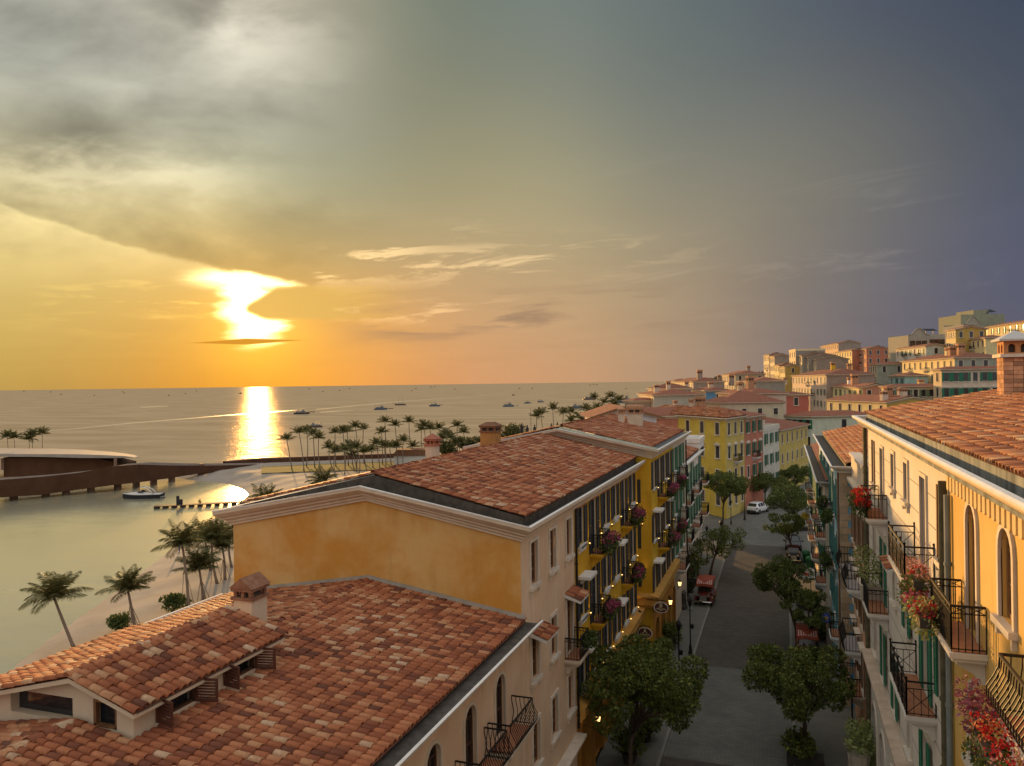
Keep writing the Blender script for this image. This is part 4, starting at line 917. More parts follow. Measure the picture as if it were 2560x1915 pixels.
mb = MB(); wall_mb(mb, Mb, 11.2, 4.8, 14.8, [o for o in ops if o.x < 10.8]); wbuild(mb, 'yellow_wall', YELLOW, h3)
M2 = Mb @ T(11.2, 0, 0); o2 = [Op(o.x - 11.2, o.z, o.w, o.h) for o in ops if o.x > 10.8]
mb = MB(); wall_mb(mb, M2, 8.3, 0.0, 14.8, o2); wbuild(mb, 'cream_wall', PALE, h3)
sh3 = [Op(1.6 + 2.9 * k, 0.1, 1.9, 3.4, True, 0.5) for k in range(4)]
mb = MB(); wall_mb(mb, Mb, 11.2, 0, 4.8, sh3); wbuild(mb, 'shop_wall', SHOP, h3)
for o in sh3: window(h3, Mb, o, SHOP, 0.12, DKWOOD, sill=False, near=False, name='shop_front')
for o in ops:
    right = o.x > 10.8
    window(h3, Mb, o, None, 0.1, SHNAVY, SHGREEN if right else SHNAVY, sill=o.h < 2, near=False, sill_m=WHITE, shw=0.62)
    if o.h < 2:
        mb = MB(); mb.box(o.x - 0.62, o.x + 0.62, -0.16, -0.004, o.z - 0.16, o.z - 0.02); link('window_ledge', mb.mesh('window_ledge', WHITE), h3, Mb)
for k in (1, 3, 5):
    for z in (11.7, 8.1): balcony(h3, Mb, cols3[k] - 0.95, cols3[k] + 0.95, z, 0.75, 'bars', YELLOW if k < 4 else WHITE)
for k in (0, 2):
    for z in (11.0, 7.5):
        mb = MB(); mb.box(cols3[k] - 0.72, cols3[k] + 0.72, -0.62, -0.004, z, z + 0.14); link('window_canopy', mb.mesh('window_canopy', WHITE), h3, Mb)
balcony(h3, M2, 0.4, 3.0, 4.5, 0.9, 'bars', WHITE)
mb = MB(); mb.sweep([(xw + 9, ya, 4.95), (XB, ya, 4.95), (XB, ya + 11.2, 4.95)], LP); wbuild(mb, 'ledge', MATS['ledge_plaster'], h3)
for k in range(4):
    for z in (12.6, 9.0, 5.5): uplight(h3, XB, ya + cols3[k] + 1.33, z - 0.3, 1, 0)
for z in (10.15, 6.6): uplight(h3, XB - 0.62, ya, z, 0, -1, 26.0)
o = Op(XB - xw - 0.0 - 1.05, 11.0, 0.5, 2.2)
for z in (11.7, 8.6, 6.0):
    mb = MB(); mb.box(-1.08, -0.72, -0.06, -0.004, z, z + 1.6); link('shutter', mb.mesh('shutter', SHNAVY), h3, T(XB, ya, 0))
for y in (56.2, 61.5): wall_lantern(h3, XB, y, 4.0, 0.75)
drainpipe(h3, XB + 0.1, yb - 0.1, 0.2, 14.6)
path = [(xw, yb, ze0), (xw, ya, ze0), (xr, ya, 16.72), (XB, ya, ze0), (XB, yb, ze0)]
mb = MB(); mb.sweep(path, HP); wbuild(mb, 'cornice', CORN, h3)
mb = MB(); mb.sweep(path, [(0.49, 0.002), (0.62, 0.002), (0.62, 0.05), (0.49, 0.05)]); wbuild(mb, 'cornice_edge', WHITE, h3)
mb = MB()
for sx in (XB, xw): mb.P([(sx + (0.47 if sx == XB else -0.47), ya - 0.45, ze0 + 0.03), (xr, ya - 0.45, 16.76), (xr, ya + 0.75, 16.76), (sx + (0.47 if sx == XB else -0.47), ya + 0.75, ze0 + 0.03)], [(0, 1, 2, 3)])
wbuild(mb, 'coping', COPE, h3)
ze, zr = 15.42, 16.85; xe, xwe = XB - 0.02, xw; y0 = ya + 0.76
mb = MB(); mb.box(XB - 0.2, XB + 0.46, ya + 0.6, yb, 15.1, 15.22); mb.box(XB - 0.2, XB - 0.08, y0, yb, 15.22, 15.42); wbuild(mb, 'roof_curb', mat('grey_flashing', (0.20, 0.21, 0.21), (0.28, 0.29, 0.28), 2, 0.8), h3)
r3 = roof_sheet(h3, [([(xe, y0, ze), (xe, yb, ze), (xr, yb, zr), (xr, y0, zr)], (0, 1, 0)), ([(xwe, y0, ze), (xwe, yb, ze), (xr, yb, zr), (xr, y0, zr)], (0, 1, 0))], PAN)
uR, uL = Vector((xr - xe, 0, zr - ze)), Vector((xr - xwe, 0, zr - ze)); Ls = yb - y0
tile_slopes(r3, [((xe, y0, ze), (0, 1, 0), uR, [(0, 0), (Ls, 0), (Ls, uR.length), (0, uR.length)]), ((xwe, y0, ze), (0, 1, 0), uL, [(0, 0), (Ls, 0), (Ls, uL.length), (0, uL.length)])])
ridge_tiles(r3, (xr, y0, zr + 0.03), (xr, yb, zr + 0.03))
chimney(h3, -12.0, 66.5, 16.1, 1.15, 1.0, 1.85, CORN, TERP, 'flat'); chimney(h3, -13.1, 66.0, 16.3, 0.5, 0.5, 1.55, CORN, TERP, 'point')
# house behind it with a white gable
hw = empty('white_gable_house', (-20, 80, 0), 'plain white gabled wall and brown roof edge behind the yellow house chimneys', 'house')
pL, pA, pR = at_d(1485, 1040, 92), at_d(1552, 1019, 92), at_d(1640, 1040, 92)
ex = (pR - pL); ex.z = 0; W = ex.length; exn = ex.normalized(); Mw = frame(pL.x, pL.y, exn.x, exn.y)
mb = MB(); wall_mb(mb, Mw, W, -2, pL.z - 0.1, [], [(0, pL.z - 0.1), (W, pL.z - 0.1), (W * 0.45, pA.z)])
mb.P([(0, 0, -2), (0, 12, -2), (0, 12, pL.z - 0.1), (0, 0, pL.z - 0.1)], [(0, 1, 2, 3)], Mw); mb.P([(W, 0, -2), (W, 12, -2), (W, 12, pL.z - 0.1), (W, 0, pL.z - 0.1)], [(0, 1, 2, 3)], Mw)
wbuild(mb, 'gable_wall', mat('blue_white', (0.52, 0.52, 0.56), (0.58, 0.58, 0.62), 1, 0.9), hw)
q = lambda x, y, z: Mw @ Vector((x, y, z))
ea = Mw.to_3x3() @ Vector((0, 1, 0))
roof_sheet(hw, [([q(-0.9, -0.7, pL.z - 0.15), q(-0.9, 12, pL.z - 0.15), q(W * 0.45, 12, pA.z + 0.25), q(W * 0.45, -0.7, pA.z + 0.25)], ea), ([q(W + 0.9, -0.7, pL.z - 0.15), q(W + 0.9, 12, pL.z - 0.15), q(W * 0.45, 12, pA.z + 0.25), q(W * 0.45, -0.7, pA.z + 0.25)], ea)], FARROOF)
mb = MB(); mb.prism([(-0.9, pL.z - 0.2), (W * 0.45, pA.z + 0.2), (W + 0.9, pL.z - 0.2), (W + 0.9, pL.z - 0.4), (W * 0.45, pA.z - 0.02), (-0.9, pL.z - 0.4)], -0.68, -0.5, Mw); wbuild(mb, 'verge', BRNWOOD, hw)

# ---- 4: mint house and its white annex
XM = -9.0
h4 = empty('mint_house', (XM, 82, 0), 'narrow mint green house with green shutters, low red roof and white balconies', 'house')
ya, yb, xw, ze0 = 72.6, 91.0, -17.5, 12.25
MINT = mat('mint_plaster', (0.42, 0.50, 0.38), (0.50, 0.58, 0.45), 0.6, 0.9, 0.2, 20, stain=0.2)
Mm = frame(XM, ya, 0, 1); colm = [1.3 + 2.6 * k for k in range(7)]; ops = [Op(x, z, 1.0, 1.9 if k % 3 else 2.6) for k, x in enumerate(colm) for z in (9.0, 5.6)]
sh = [Op(1.5 + 2.9 * k, 0.1, 1.8, 3.0, True, 0.4) for k in range(6)]
mb = MB(); wall_mb(mb, Mm, 9.2, 3.9, 11.9, [o for o in ops if o.x < 9.1]); wbuild(mb, 'mint_wall', MINT, h4)
mb = MB(); wall_mb(mb, Mm @ T(9.2, 0, 0), 9.2, 3.9, 11.9, [Op(o.x - 9.2, o.z, o.w, o.h) for o in ops if o.x > 9.2]); wall_mb(mb, Mm, 18.4, 0, 3.9, sh); wbuild(mb, 'white_wall', WHITE, h4)
for o in ops: window(h4, Mm, o, WHITE, 0.12, DKWOOD, SHGREEN, near=False)
for o in sh: window(h4, Mm, o, WHITE, 0.15, DKWOOD, sill=False, near=False, name='shop_front')
for x, z in ((colm[3], 8.6), (colm[0], 8.6), (colm[6], 8.6), (colm[3], 5.1), (colm[0], 5.1), (colm[6], 5.1)): balcony(h4, Mm, x - 1.3, x + 1.3, z, 0.95, 'bars', WHITE)
plain_walls(h4, [((XM, ya), (xw, ya)), ((xw, ya), (xw, yb)), ((xw, yb), (XM, yb))], -1, 11.9, MINT)
mb = MB(); mb.sweep([(xw, ya, ze0), (XM, ya, ze0), (XM, yb, ze0)], SPROF[:-2] + [(0.5, 0), (0.4, 0), (0.36, -0.12), (0, -0.12)]); wbuild(mb, 'cornice', WHITE, h4)
mb = MB(); mb.sweep([(XM, ya, 4.3), (XM, yb, 4.3)], [(0, -0.3), (0.2, -0.3), (0.4, -0.05), (0.4, 0.1), (0, 0.1)]); wbuild(mb, 'ledge', WHITE, h4)
r4 = roof_sheet(h4, [([(XM, ya, 12.3), (XM, yb - 2, 12.3), (-14, yb - 2, 13.5), (-14, ya, 13.5)], (0, 1, 0))], PAN)
up = Vector((-5, 0, 1.2)); tile_slopes(r4, [((XM, ya, 12.3), (0, 1, 0), up, [(0, 0), (16.4, 0), (16.4, up.length), (0, up.length)])], n_ind=0)
mb = MB(); mb.box(XM - 5.2, XM - 5.0, ya, yb, 11, 13.6); mb.box(XM - 0.14, XM - 0.04, ya + 0.1, yb - 2, 12.0, 12.28); wbuild(mb, 'roof_curb', GUTTER, h4)
mb = MB(); mb.box(XM - 6, XM - 0.0, 88.9, 95.0, 12.26, 13.0); mb.box(XM - 6.1, XM + 0.12, 88.8, 89.0, 13.0, 13.5); mb.box(XM - 0.1, XM + 0.12, 89.002, 95.0, 13.0, 13.5); mb.box(XM - 6.1, XM - 0.102, 94.8, 95.0, 13.0, 13.5)
wbuild(mb, 'parapet', WHITE, h4)

# ---- right side
XR = 4.0
h5 = empty('white_yellow_house', (XR, 26, 0), 'tall near house at right, white stone and yellow plaster front under a wide clay roof', 'house')
STONEW = mat('white_stone', (0.60, 0.55, 0.48), (0.68, 0.63, 0.57), 0.7, 0.9, 0.2, 20, stain=0.2)
YEL2 = mat('warm_yellow_plaster', (0.60, 0.36, 0.09), (0.68, 0.46, 0.16), 0.45, 0.92, 0.25, 18, stain=0.35, detail=8)
Yw = 43.0; Mw_ = frame(XR, Yw, 0, -1); wy = [40.3, 36.9, 33.3, 29.9, 26.4, 23.6]
def X_(y): return Yw - y
ops, sty = [], []
for k, y in enumerate(wy):
    x = X_(y)
    if k in (1, 4): ops.append(Op(x, 14.22, 1.0, 2.75)); sty.append('door')
    elif k in (0, 5): ops.append(Op(x, 15.05, 0.8, 2.0)); sty.append('brown')
    else: ops.append(Op(x, 15.75, 0.8, 1.3)); sty.append('plain')
    if k in (1, 4): ops.append(Op(x, 10.37, 1.0, 2.6)); sty.append('gdoor')
    elif k in (3, 5): ops.append(Op(x, 11.2, 0.85, 2.0)); sty.append('green')
    else: ops.append(Op(x, 11.3, 0.8, 1.75)); sty.append('plain')
    ops.append(Op(x, 7.0, 0.85, 2.1)); sty.append('green' if k in (1, 2, 4) else 'plain')
g5 = [Op(1.6 + 3.3 * k, 0.2, 2.0, 3.9, True, 0.4) for k in range(6)]
mb = MB(); wall_mb(mb, Mw_, 20.5, 0, 17.56, ops + g5); wbuild(mb, 'white_wall', STONEW, h5)
for o, s in zip(ops, sty):
    if s in ('door',): window(h5, Mw_, o, TRIM, 0.12, DKWOOD, sill=False)
    elif s == 'brown': window(h5, Mw_, o, None, 0.1, BRNWOOD, BRNWOOD, sill_m=TRIM, shw=0.12)
    elif s == 'gdoor': window(h5, Mw_, o, None, 0.1, DKWOOD, SHGREEN, sill=False, sill_m=TRIM)
    elif s == 'green': window(h5, Mw_, o, TRIM, 0.1, DKWOOD, SHGREEN)
    else: window(h5, Mw_, o, TRIM, 0.14, DKWOOD)
for o in g5: window(h5, Mw_, o, TRIM, 0.15, DKWOOD, sill=False, near=False, name='shop_front')
mb = MB()
zz = 6.9
while zz < 17.2:
    cuts = sorted([(o.x0 - 0.16, o.x1 + 0.16) for o in ops if o.z - 0.2 < zz < o.z1 + 0.2]); x = 0.02
    for a, b in cuts + [(20.4, 20.5)]:
        if a > x: mb.box(x, a, -0.004, 0.02, zz, zz + 0.025, Mw_)
        x = b
    zz += 0.88
wbuild(mb, 'stone_joints', mat('joint_dark', (0.13, 0.11, 0.10), None), h5)
mb = MB(); mb.sweep([(XR, Yw, 6.25), (XR, 22.5, 6.25)], [(0, -0.35), (0.1, -0.35), (0.2, -0.15), (0.42, -0.06), (0.42, 0.06), (0, 0.12)]); wbuild(mb, 'ledge', mat('ledge_stone', (0.42, 0.32, 0.24), (0.56, 0.45, 0.36), 1.6, 0.9, 0.4, 12), h5)
Yy = 22.5; Myy = frame(XR, Yy, 0, -1); ay = [20.0, 17.1, 13.6, 10.4]
ops = [Op(Yy - 20.0, 14.16, 0.95, 2.95, True), Op(Yy - 17.1, 15.3, 0.95, 1.8, True), Op(Yy - 13.2, 14.45, 0.95, 2.65, True), Op(Yy - 9.8, 15.3, 0.95, 1.8, True)]
ops += [Op(Yy - y, 11.2, 0.95, 1.8, True) for y in (20.0, 17.1, 13.2, 9.8)] + [Op(Yy - y, 7.2, 0.95, 1.9, True) for y in (20.0, 17.1, 13.2, 9.8)]
mb = MB(); wall_mb(mb, Myy, 16.5, 0, 17.56, ops); wbuild(mb, 'yellow_wall', YEL2, h5)
for k, o in enumerate(ops): window(h5, Myy, o, TRIM, 0.13, mat('honey_wood', (0.24, 0.12, 0.05), (0.32, 0.17, 0.07), 5, 0.5), sill=k not in (0, 2))
plain_walls(h5, [((XR, Yw), (21, Yw)), ((21, Yw), (21, 6)), ((21, 6), (XR, 6))], -1, 17.4, YEL2)
DENT = mat('pale_yellow_plaster', (0.60, 0.46, 0.23), (0.68, 0.55, 0.32), 1, 0.9, 0.2)
mb = MB(); mb.prism([(0, 0.40), (0, 0.06), (0.04, 0), (0.19, 0), (0.23, 0.06), (0.23, 0.40)], -0.12, -0.004); dme = mb.mesh('dentil', DENT)
for k in range(43): link('dentil', dme, h5, Myy @ T(0.25 + k * 0.375, 0, 17.15))
path = [(17, Yw + 0.4, 18.0), (XR, Yw + 0.4, 18.0), (XR, 6, 18.0)]
RP = [(0.0, -0.46), (0.1, -0.46), (0.14, -0.36), (0.3, -0.30), (0.36, -0.25), (0.42, -0.14), (0.56, -0.09), (0.62, -0.04), (0.62, 0.0), (0.46, 0.0), (0.42, -0.2), (0.0, -0.2)]
mb = MB(); mb.sweep(path, RP); wbuild(mb, 'cornice', mat('cornice_warm', (0.60, 0.47, 0.31), (0.68, 0.56, 0.42), 1.4, 0.9, 0.3, 14, stain=0.15), h5)
mb = MB(); mb.sweep(path, [(0.43, 0.002), (0.64, 0.002), (0.65, 0.05), (0.6, 0.085), (0.47, 0.085), (0.42, 0.05)]); wbuild(mb, 'cornice_edge', WHITE, h5)
mb = MB(); mb.box(XR - 0.44, XR - 0.02, 6, Yw + 0.3, 17.72, 17.81); mb.box(XR - 0.02, XR + 0.1, 6, Yw + 0.1, 17.722, 18.21)
wbuild(mb, 'roof_curb', mat('stained_curb', (0.10, 0.11, 0.11), (0.30, 0.32, 0.31), 2.2, 0.9, 0.3, 12, stretch=(1, 1, 0.15), stain=0.4), h5)
xe, ze, xr, zr = XR - 0.05, 18.22, 13.5, 19.95
r5 = roof_sheet(h5, [([(xe, 6, ze), (xe, Yw + 0.3, ze), (xr, Yw + 0.3, zr), (xr, 6, zr)], (0, 1, 0)), ([(xr, 6, zr), (xr, Yw + 0.3, zr), (22, Yw + 0.3, 18.2), (22, 6, 18.2)], (0, 1, 0))], PAN)
u5 = Vector((xr - xe, 0, zr - ze)); tile_slopes(r5, [((xe - 0.05, 6, ze), (0, 1, 0), u5, [(0, 0), (Yw - 5.7, 0), (Yw - 5.7, u5.length), (0, u5.length)])], fine=True, pitch=0.26, expo=0.40)
mb = MB(); mb.prism([(xe, ze - 0.25), (xr, zr - 0.02), (22, 18.0), (22, 17.8), (xe, 17.85)], Yw + 0.14, Yw + 0.26); wbuild(mb, 'verge', GUTTER, h5)
# brick chimney on it: courses are single bricks
cx, cyy, cz, cw = 9.3, 38.2, 18.7, 1.05
mb = MB(); mb.box(-cw / 2 + 0.03, cw / 2 - 0.03, -cw / 2 + 0.03, cw / 2 - 0.03, -0.4, 2.1); ch = link('chimney', mb.mesh('chimney', mat('mortar', (0.20, 0.13, 0.09), None)), h5, T(cx, cyy, cz))
mb = MB(); mb.box(-0.172, 0.172, -0.03, 0.03, -0.083, 0.083); bme = mb.mesh('brick', mat('chimney_brick', (0.40, 0.20, 0.11), (0.52, 0.30, 0.18), 5, 0.9, 0.4, 24, rand=0.35))
for face in range(4):
    R_ = T(cx, cyy, cz) @ Matrix.Rotation(face * pi / 2, 4, 'Z')
    for j in range(12):
        for i in range(3):
            link('brick', bme, ch, R_ @ T(-0.36 + 0.36 * i + (0.0 if j % 2 else 0.0), -cw / 2 + 0.012 + random.uniform(-.006, .006), 0.02 + j * 0.18))
mb = MB(); mb.box(-0.68, 0.68, -0.68, 0.68, 2.1, 2.24); link('stone_collar', mb.mesh('stone_collar', TRIM), ch, T(cx, cyy, cz))
o_a = [Op(0.3 + 0.45 * k, 2.30, 0.26, 0.36, True, 0.2) for k in range(2)]
mb = MB()
for face in range(4): wall_mb(mb, T(cx, cyy, cz) @ Matrix.Rotation(face * pi / 2, 4, 'Z') @ T(-0.525, -0.525, 0), 1.05, 2.242, 2.78, o_a)
link('vent_house', mb.mesh('vent_house', mat('orange_plaster', (0.46, 0.21, 0.09), None, bump=0.2)), ch, Matrix())
mb = MB(); mb.box(-0.3, 0.3, -0.3, 0.3, 2.25, 2.75); link('flue', mb.mesh('flue', GUTTER), ch, T(cx, cyy, cz))
mb = MB(); mb.P([(-.72, -.72, 2.78), (.72, -.72, 2.78), (.72, .72, 2.78), (-.72, .72, 2.78), (-.72, -.72, 2.86), (.72, -.72, 2.86), (.72, .72, 2.86), (-.72, .72, 2.86), (0, 0, 3.25)], [(0, 3, 2, 1), (0, 1, 5, 4), (1, 2, 6, 5), (2, 3, 7, 6), (3, 0, 4, 7), (4, 5, 8), (5, 6, 8), (6, 7, 8), (7, 4, 8)]); link('chimney_cap', mb.mesh('chimney_cap', mat('pale_cap', (0.50, 0.48, 0.46), None)), ch, T(cx, cyy, cz))
balcony(h5, Mw_, X_(28.3), X_(24.7), 14.15, 0.82, 'cross', STONEW); balcony(h5, Mw_, X_(28.3), X_(24.7), 10.3, 0.82, 'cross', STONEW)
balcony(h5, Mw_, X_(38.5), X_(35.3), 14.15, 0.82, 'bars', STONEW); balcony(h5, Mw_, X_(38.5), X_(35.3), 10.2, 0.82, 'bars', STONEW)
balcony(h5, Myy, Yy - 21.2, Yy - 18.7, 14.12, 0.72, 'bars', STONEW); balcony(h5, Myy, Yy - 14.85, Yy - 11.4, 14.40, 0.72, 'belly', STONEW)
awning(h5, Mw_, X_(29.9), 1.7, 13.75); awning(h5, Mw_, X_(23.5), 1.7, 13.75)
OLD = mat('mossy_pipe', (0.06, 0.055, 0.03), (0.14, 0.12, 0.07), 3, 0.8, 0.4, 12)
drainpipe(h5, XR - 0.12, 22.75, 0.2, 17.3, 0.11, OLD, 10); drainpipe(h5, XR - 0.10, 22.35, 0.2, 17.0, 0.075, mat('grey_pipe', (0.16, 0.20, 0.21), (0.25, 0.28, 0.28), 2, 0.7)); drainpipe(h5, XR - 0.12, Yw + 0.05, 0.2, 17.5, 0.1, OLD)
# peach house
h6 = empty('peach_house', (3.9, 47, 0), 'narrow peach house with a tall blank parapet between the white and blue houses', 'house')
PEACH = mat('peach_plaster', (0.56, 0.31, 0.18), (0.64, 0.40, 0.26), 0.5, 0.92, 0.2, 20, stain=0.3)
Mp = frame(3.85, 51.0, 0, -1); ops = [Op(x, z, 0.9, 2.1) for x in (1.4, 4.0, 6.6) for z in (10.6, 7.0, 3.6)]
mb = MB(); wall_mb(mb, Mp, 8.0, 0, 13.9, ops); plain_walls(h6, [((3.85, 51), (3.85 + 9, 51))], 0, 13.9, PEACH); wbuild(mb, 'wall', PEACH, h6)
for o in ops: window(h6, Mp, o, TRIM, 0.13, BRNWOOD, BRNWOOD, near=False, hood='flat', shw=0.3)
for x0, x1, z in ((0.4, 2.4, 8.9), (5.2, 7.6, 9.1), (2.4, 5.4, 5.2)): balcony(h6, Mp, x0, x1, z, 0.85, 'none', WHITE, floor=mat('grey_floor', (0.30, 0.26, 0.26), (0.37, 0.33, 0.33), 3))
balcony(h6, Mp, 2.6, 5.2, 2.7, 0.9, 'bars', PALE)
mb = MB(); mb.box(3.55, 3.85, 43.05, 51.3, 13.92, 14.1); mb.box(3.82, 4.1, 43.05, 51.0, 14.102, 15.4); mb.box(3.7, 4.35, 43.05, 51.1, 15.402, 15.55); mb.box(4.1, 12, 50.8, 51.1, 14, 15.4); wbuild(mb, 'parapet', PALE, h6)
mb = MB(); mb.box(4.12, 12, 43.05, 50.79, 14.2, 14.3); wbuild(mb, 'flat_roof', GUTTER, h6)
# blue house
XBl = 3.2
h7 = empty('blue_house', (XBl, 65, 0), 'sky blue house with sand coloured corner stones, teal shutters and a clay roof', 'house')
BLUE = mat('blue_plaster', (0.15, 0.36, 0.52), (0.20, 0.43, 0.60), 0.5, 0.9, 0.2, 20, stain=0.2); LBLUE = mat('pale_blue_plaster', (0.34, 0.56, 0.68), (0.42, 0.64, 0.74), 0.5, 0.9, 0.2, 20, stain=0.15)
ya, yb = 51.2, 80.0; Mbl = frame(XBl, yb, 0, -1); W = yb - ya
cb = [W - 1.9 - 2.7 * k for k in range(10)]; ops = [Op(x, z, 1.0, 2.0 if k % 2 else 2.6) for k, x in enumerate(cb) for z in (11.0, 7.6, 4.4)]
mb = MB(); wall_mb(mb, Mbl, W, 0, 14.3, ops); wbuild(mb, 'wall', LBLUE, h7)
plain_walls(h7, [((XBl, ya), (15, ya)), ((15, ya), (15, yb)), ((15, yb), (XBl, yb))], 0, 14.3, BLUE, 'side_wall')
for o in ops: window(h7, Mbl, o, WHITE, 0.12, DKWOOD, SHTEAL, near=False, sill=o.h < 2.3, shw=0.32)
for k, z in ((0, 3.9), (2, 7.1), (2, 10.5), (5, 10.5), (5, 7.1), (5, 3.9), (8, 7.1)): balcony(h7, Mbl, cb[k] - 0.95, cb[k] + 0.95, z, 0.62, 'bars', WHITE)
QU = mat('sand_stone', (0.36, 0.27, 0.17), (0.48, 0.37, 0.25), 3, 0.9, 0.4, 16, rand=0.2)
mb = MB(); mb.box(-0.035, 0.62, -0.035, 0.1, 0, 0.40); qa = mb.mesh('corner_stone', QU); mb = MB(); mb.box(-0.035, 0.42, -0.035, 0.1, 0, 0.40); qb = mb.mesh('corner_stone', QU)
for k in range(34): link('corner_stone', qa if k % 2 else qb, h7, T(XBl, ya, 0.05 + k * 0.42))
path = [(15, yb, 14.72), (XBl, yb, 14.72), (XBl, ya, 14.72), (15, ya, 14.72)]
path = [(15, yb, 14.72), (XBl, yb, 14.72), (XBl, ya, 14.72)]
BP = SPROF[:-2] + [(0.56, -0.05), (0.56, 0.0), (0.46, 0.0), (0.42, -0.14), (0, -0.14)]
mb = MB(); mb.sweep([(XBl, yb, 14.72), (XBl, ya, 14.72), (9, ya, 14.72)], BP); wbuild(mb, 'cornice', WHITE, h7)
mb = MB(); mb.box(XBl - 0.42, XBl + 0.4, ya - 0.3, yb, 14.5, 14.59); mb.box(XBl + 0.34, XBl + 0.44, ya + 0.1, yb, 14.592, 14.8); wbuild(mb, 'roof_curb', GUTTER, h7)
xe, ze, xr, zr = XBl + 0.3, 14.82, 9.2, 16.1
r7 = roof_sheet(h7, [([(xe, ya, ze), (xe, yb, ze), (xr, yb, zr), (xr, ya, zr)], (0, 1, 0)), ([(xr, ya, zr), (xr, yb, zr), (15.2, yb, 14.8), (15.2, ya, 14.8)], (0, 1, 0))], PAN)
u7 = Vector((xr - xe, 0, zr - ze)); tile_slopes(r7, [((xe, ya, ze), (0, 1, 0), u7, [(0, 0), (W, 0), (W, u7.length), (0, u7.length)])], n_ind=200)
drainpipe(h7, XBl - 0.1, ya + 0.2, 0.2, 14.3, 0.06, BRNWOOD)
# low cream house further along
h8 = empty('cream_low_house', (3.0, 78, 0), 'lower cream house with green shutters and many white balconies beyond the blue house', 'house')
Xl, ya, yb = 2.85, 62.0, 96.0; W = yb - ya; Ml = frame(Xl, yb, 0, -1)
cl = [W - 1.6 - 2.8 * k for k in range(12)]; ops = [Op(x, z, 1.0, 2.0 if k % 2 else 2.5) for k, x in enumerate(cl) for z in (8.6, 5.2)]
mb = MB(); wall_mb(mb, Ml, W, 0, 12.0, ops); mb.P([(Xl, ya, 0), (Xl + 0.34, ya, 0), (Xl + 0.34, ya, 12), (Xl, ya, 12)], [(0, 1, 2, 3)]); wbuild(mb, 'wall', PALE, h8)
for o in ops: window(h8, Ml, o, WHITE, 0.12, DKWOOD, SHGREEN, near=False)
for k in (0, 3, 6, 9):
    for z in (8.1, 4.7): balcony(h8, Ml, cl[k] - 1.2, cl[k] + 1.2, z, 0.75, 'bars', WHITE)
mb = MB(); mb.sweep([(Xl, yb, 12.42), (Xl, ya, 12.42), (Xl + 0.34, ya, 12.42)], [(0.0, -0.4), (0.1, -0.4), (0.3, -0.25), (0.62, -0.1), (0.68, 0), (0.56, 0), (0.5, -0.1), (0, -0.1)]); wbuild(mb, 'cornice', WHITE, h8)
mb = MB(); mb.box(Xl - 0.5, Xl + 0.2, ya, yb, 12.3, 12.34); wbuild(mb, 'gutter_bed', GUTTER, h8)
roof_sheet(h8, [([(Xl + 0.05, ya, 12.5), (Xl + 0.05, yb, 12.5), (Xl + 4.5, yb, 13.3), (Xl + 4.5, ya, 13.3)], (0, 1, 0))], FARROOF)
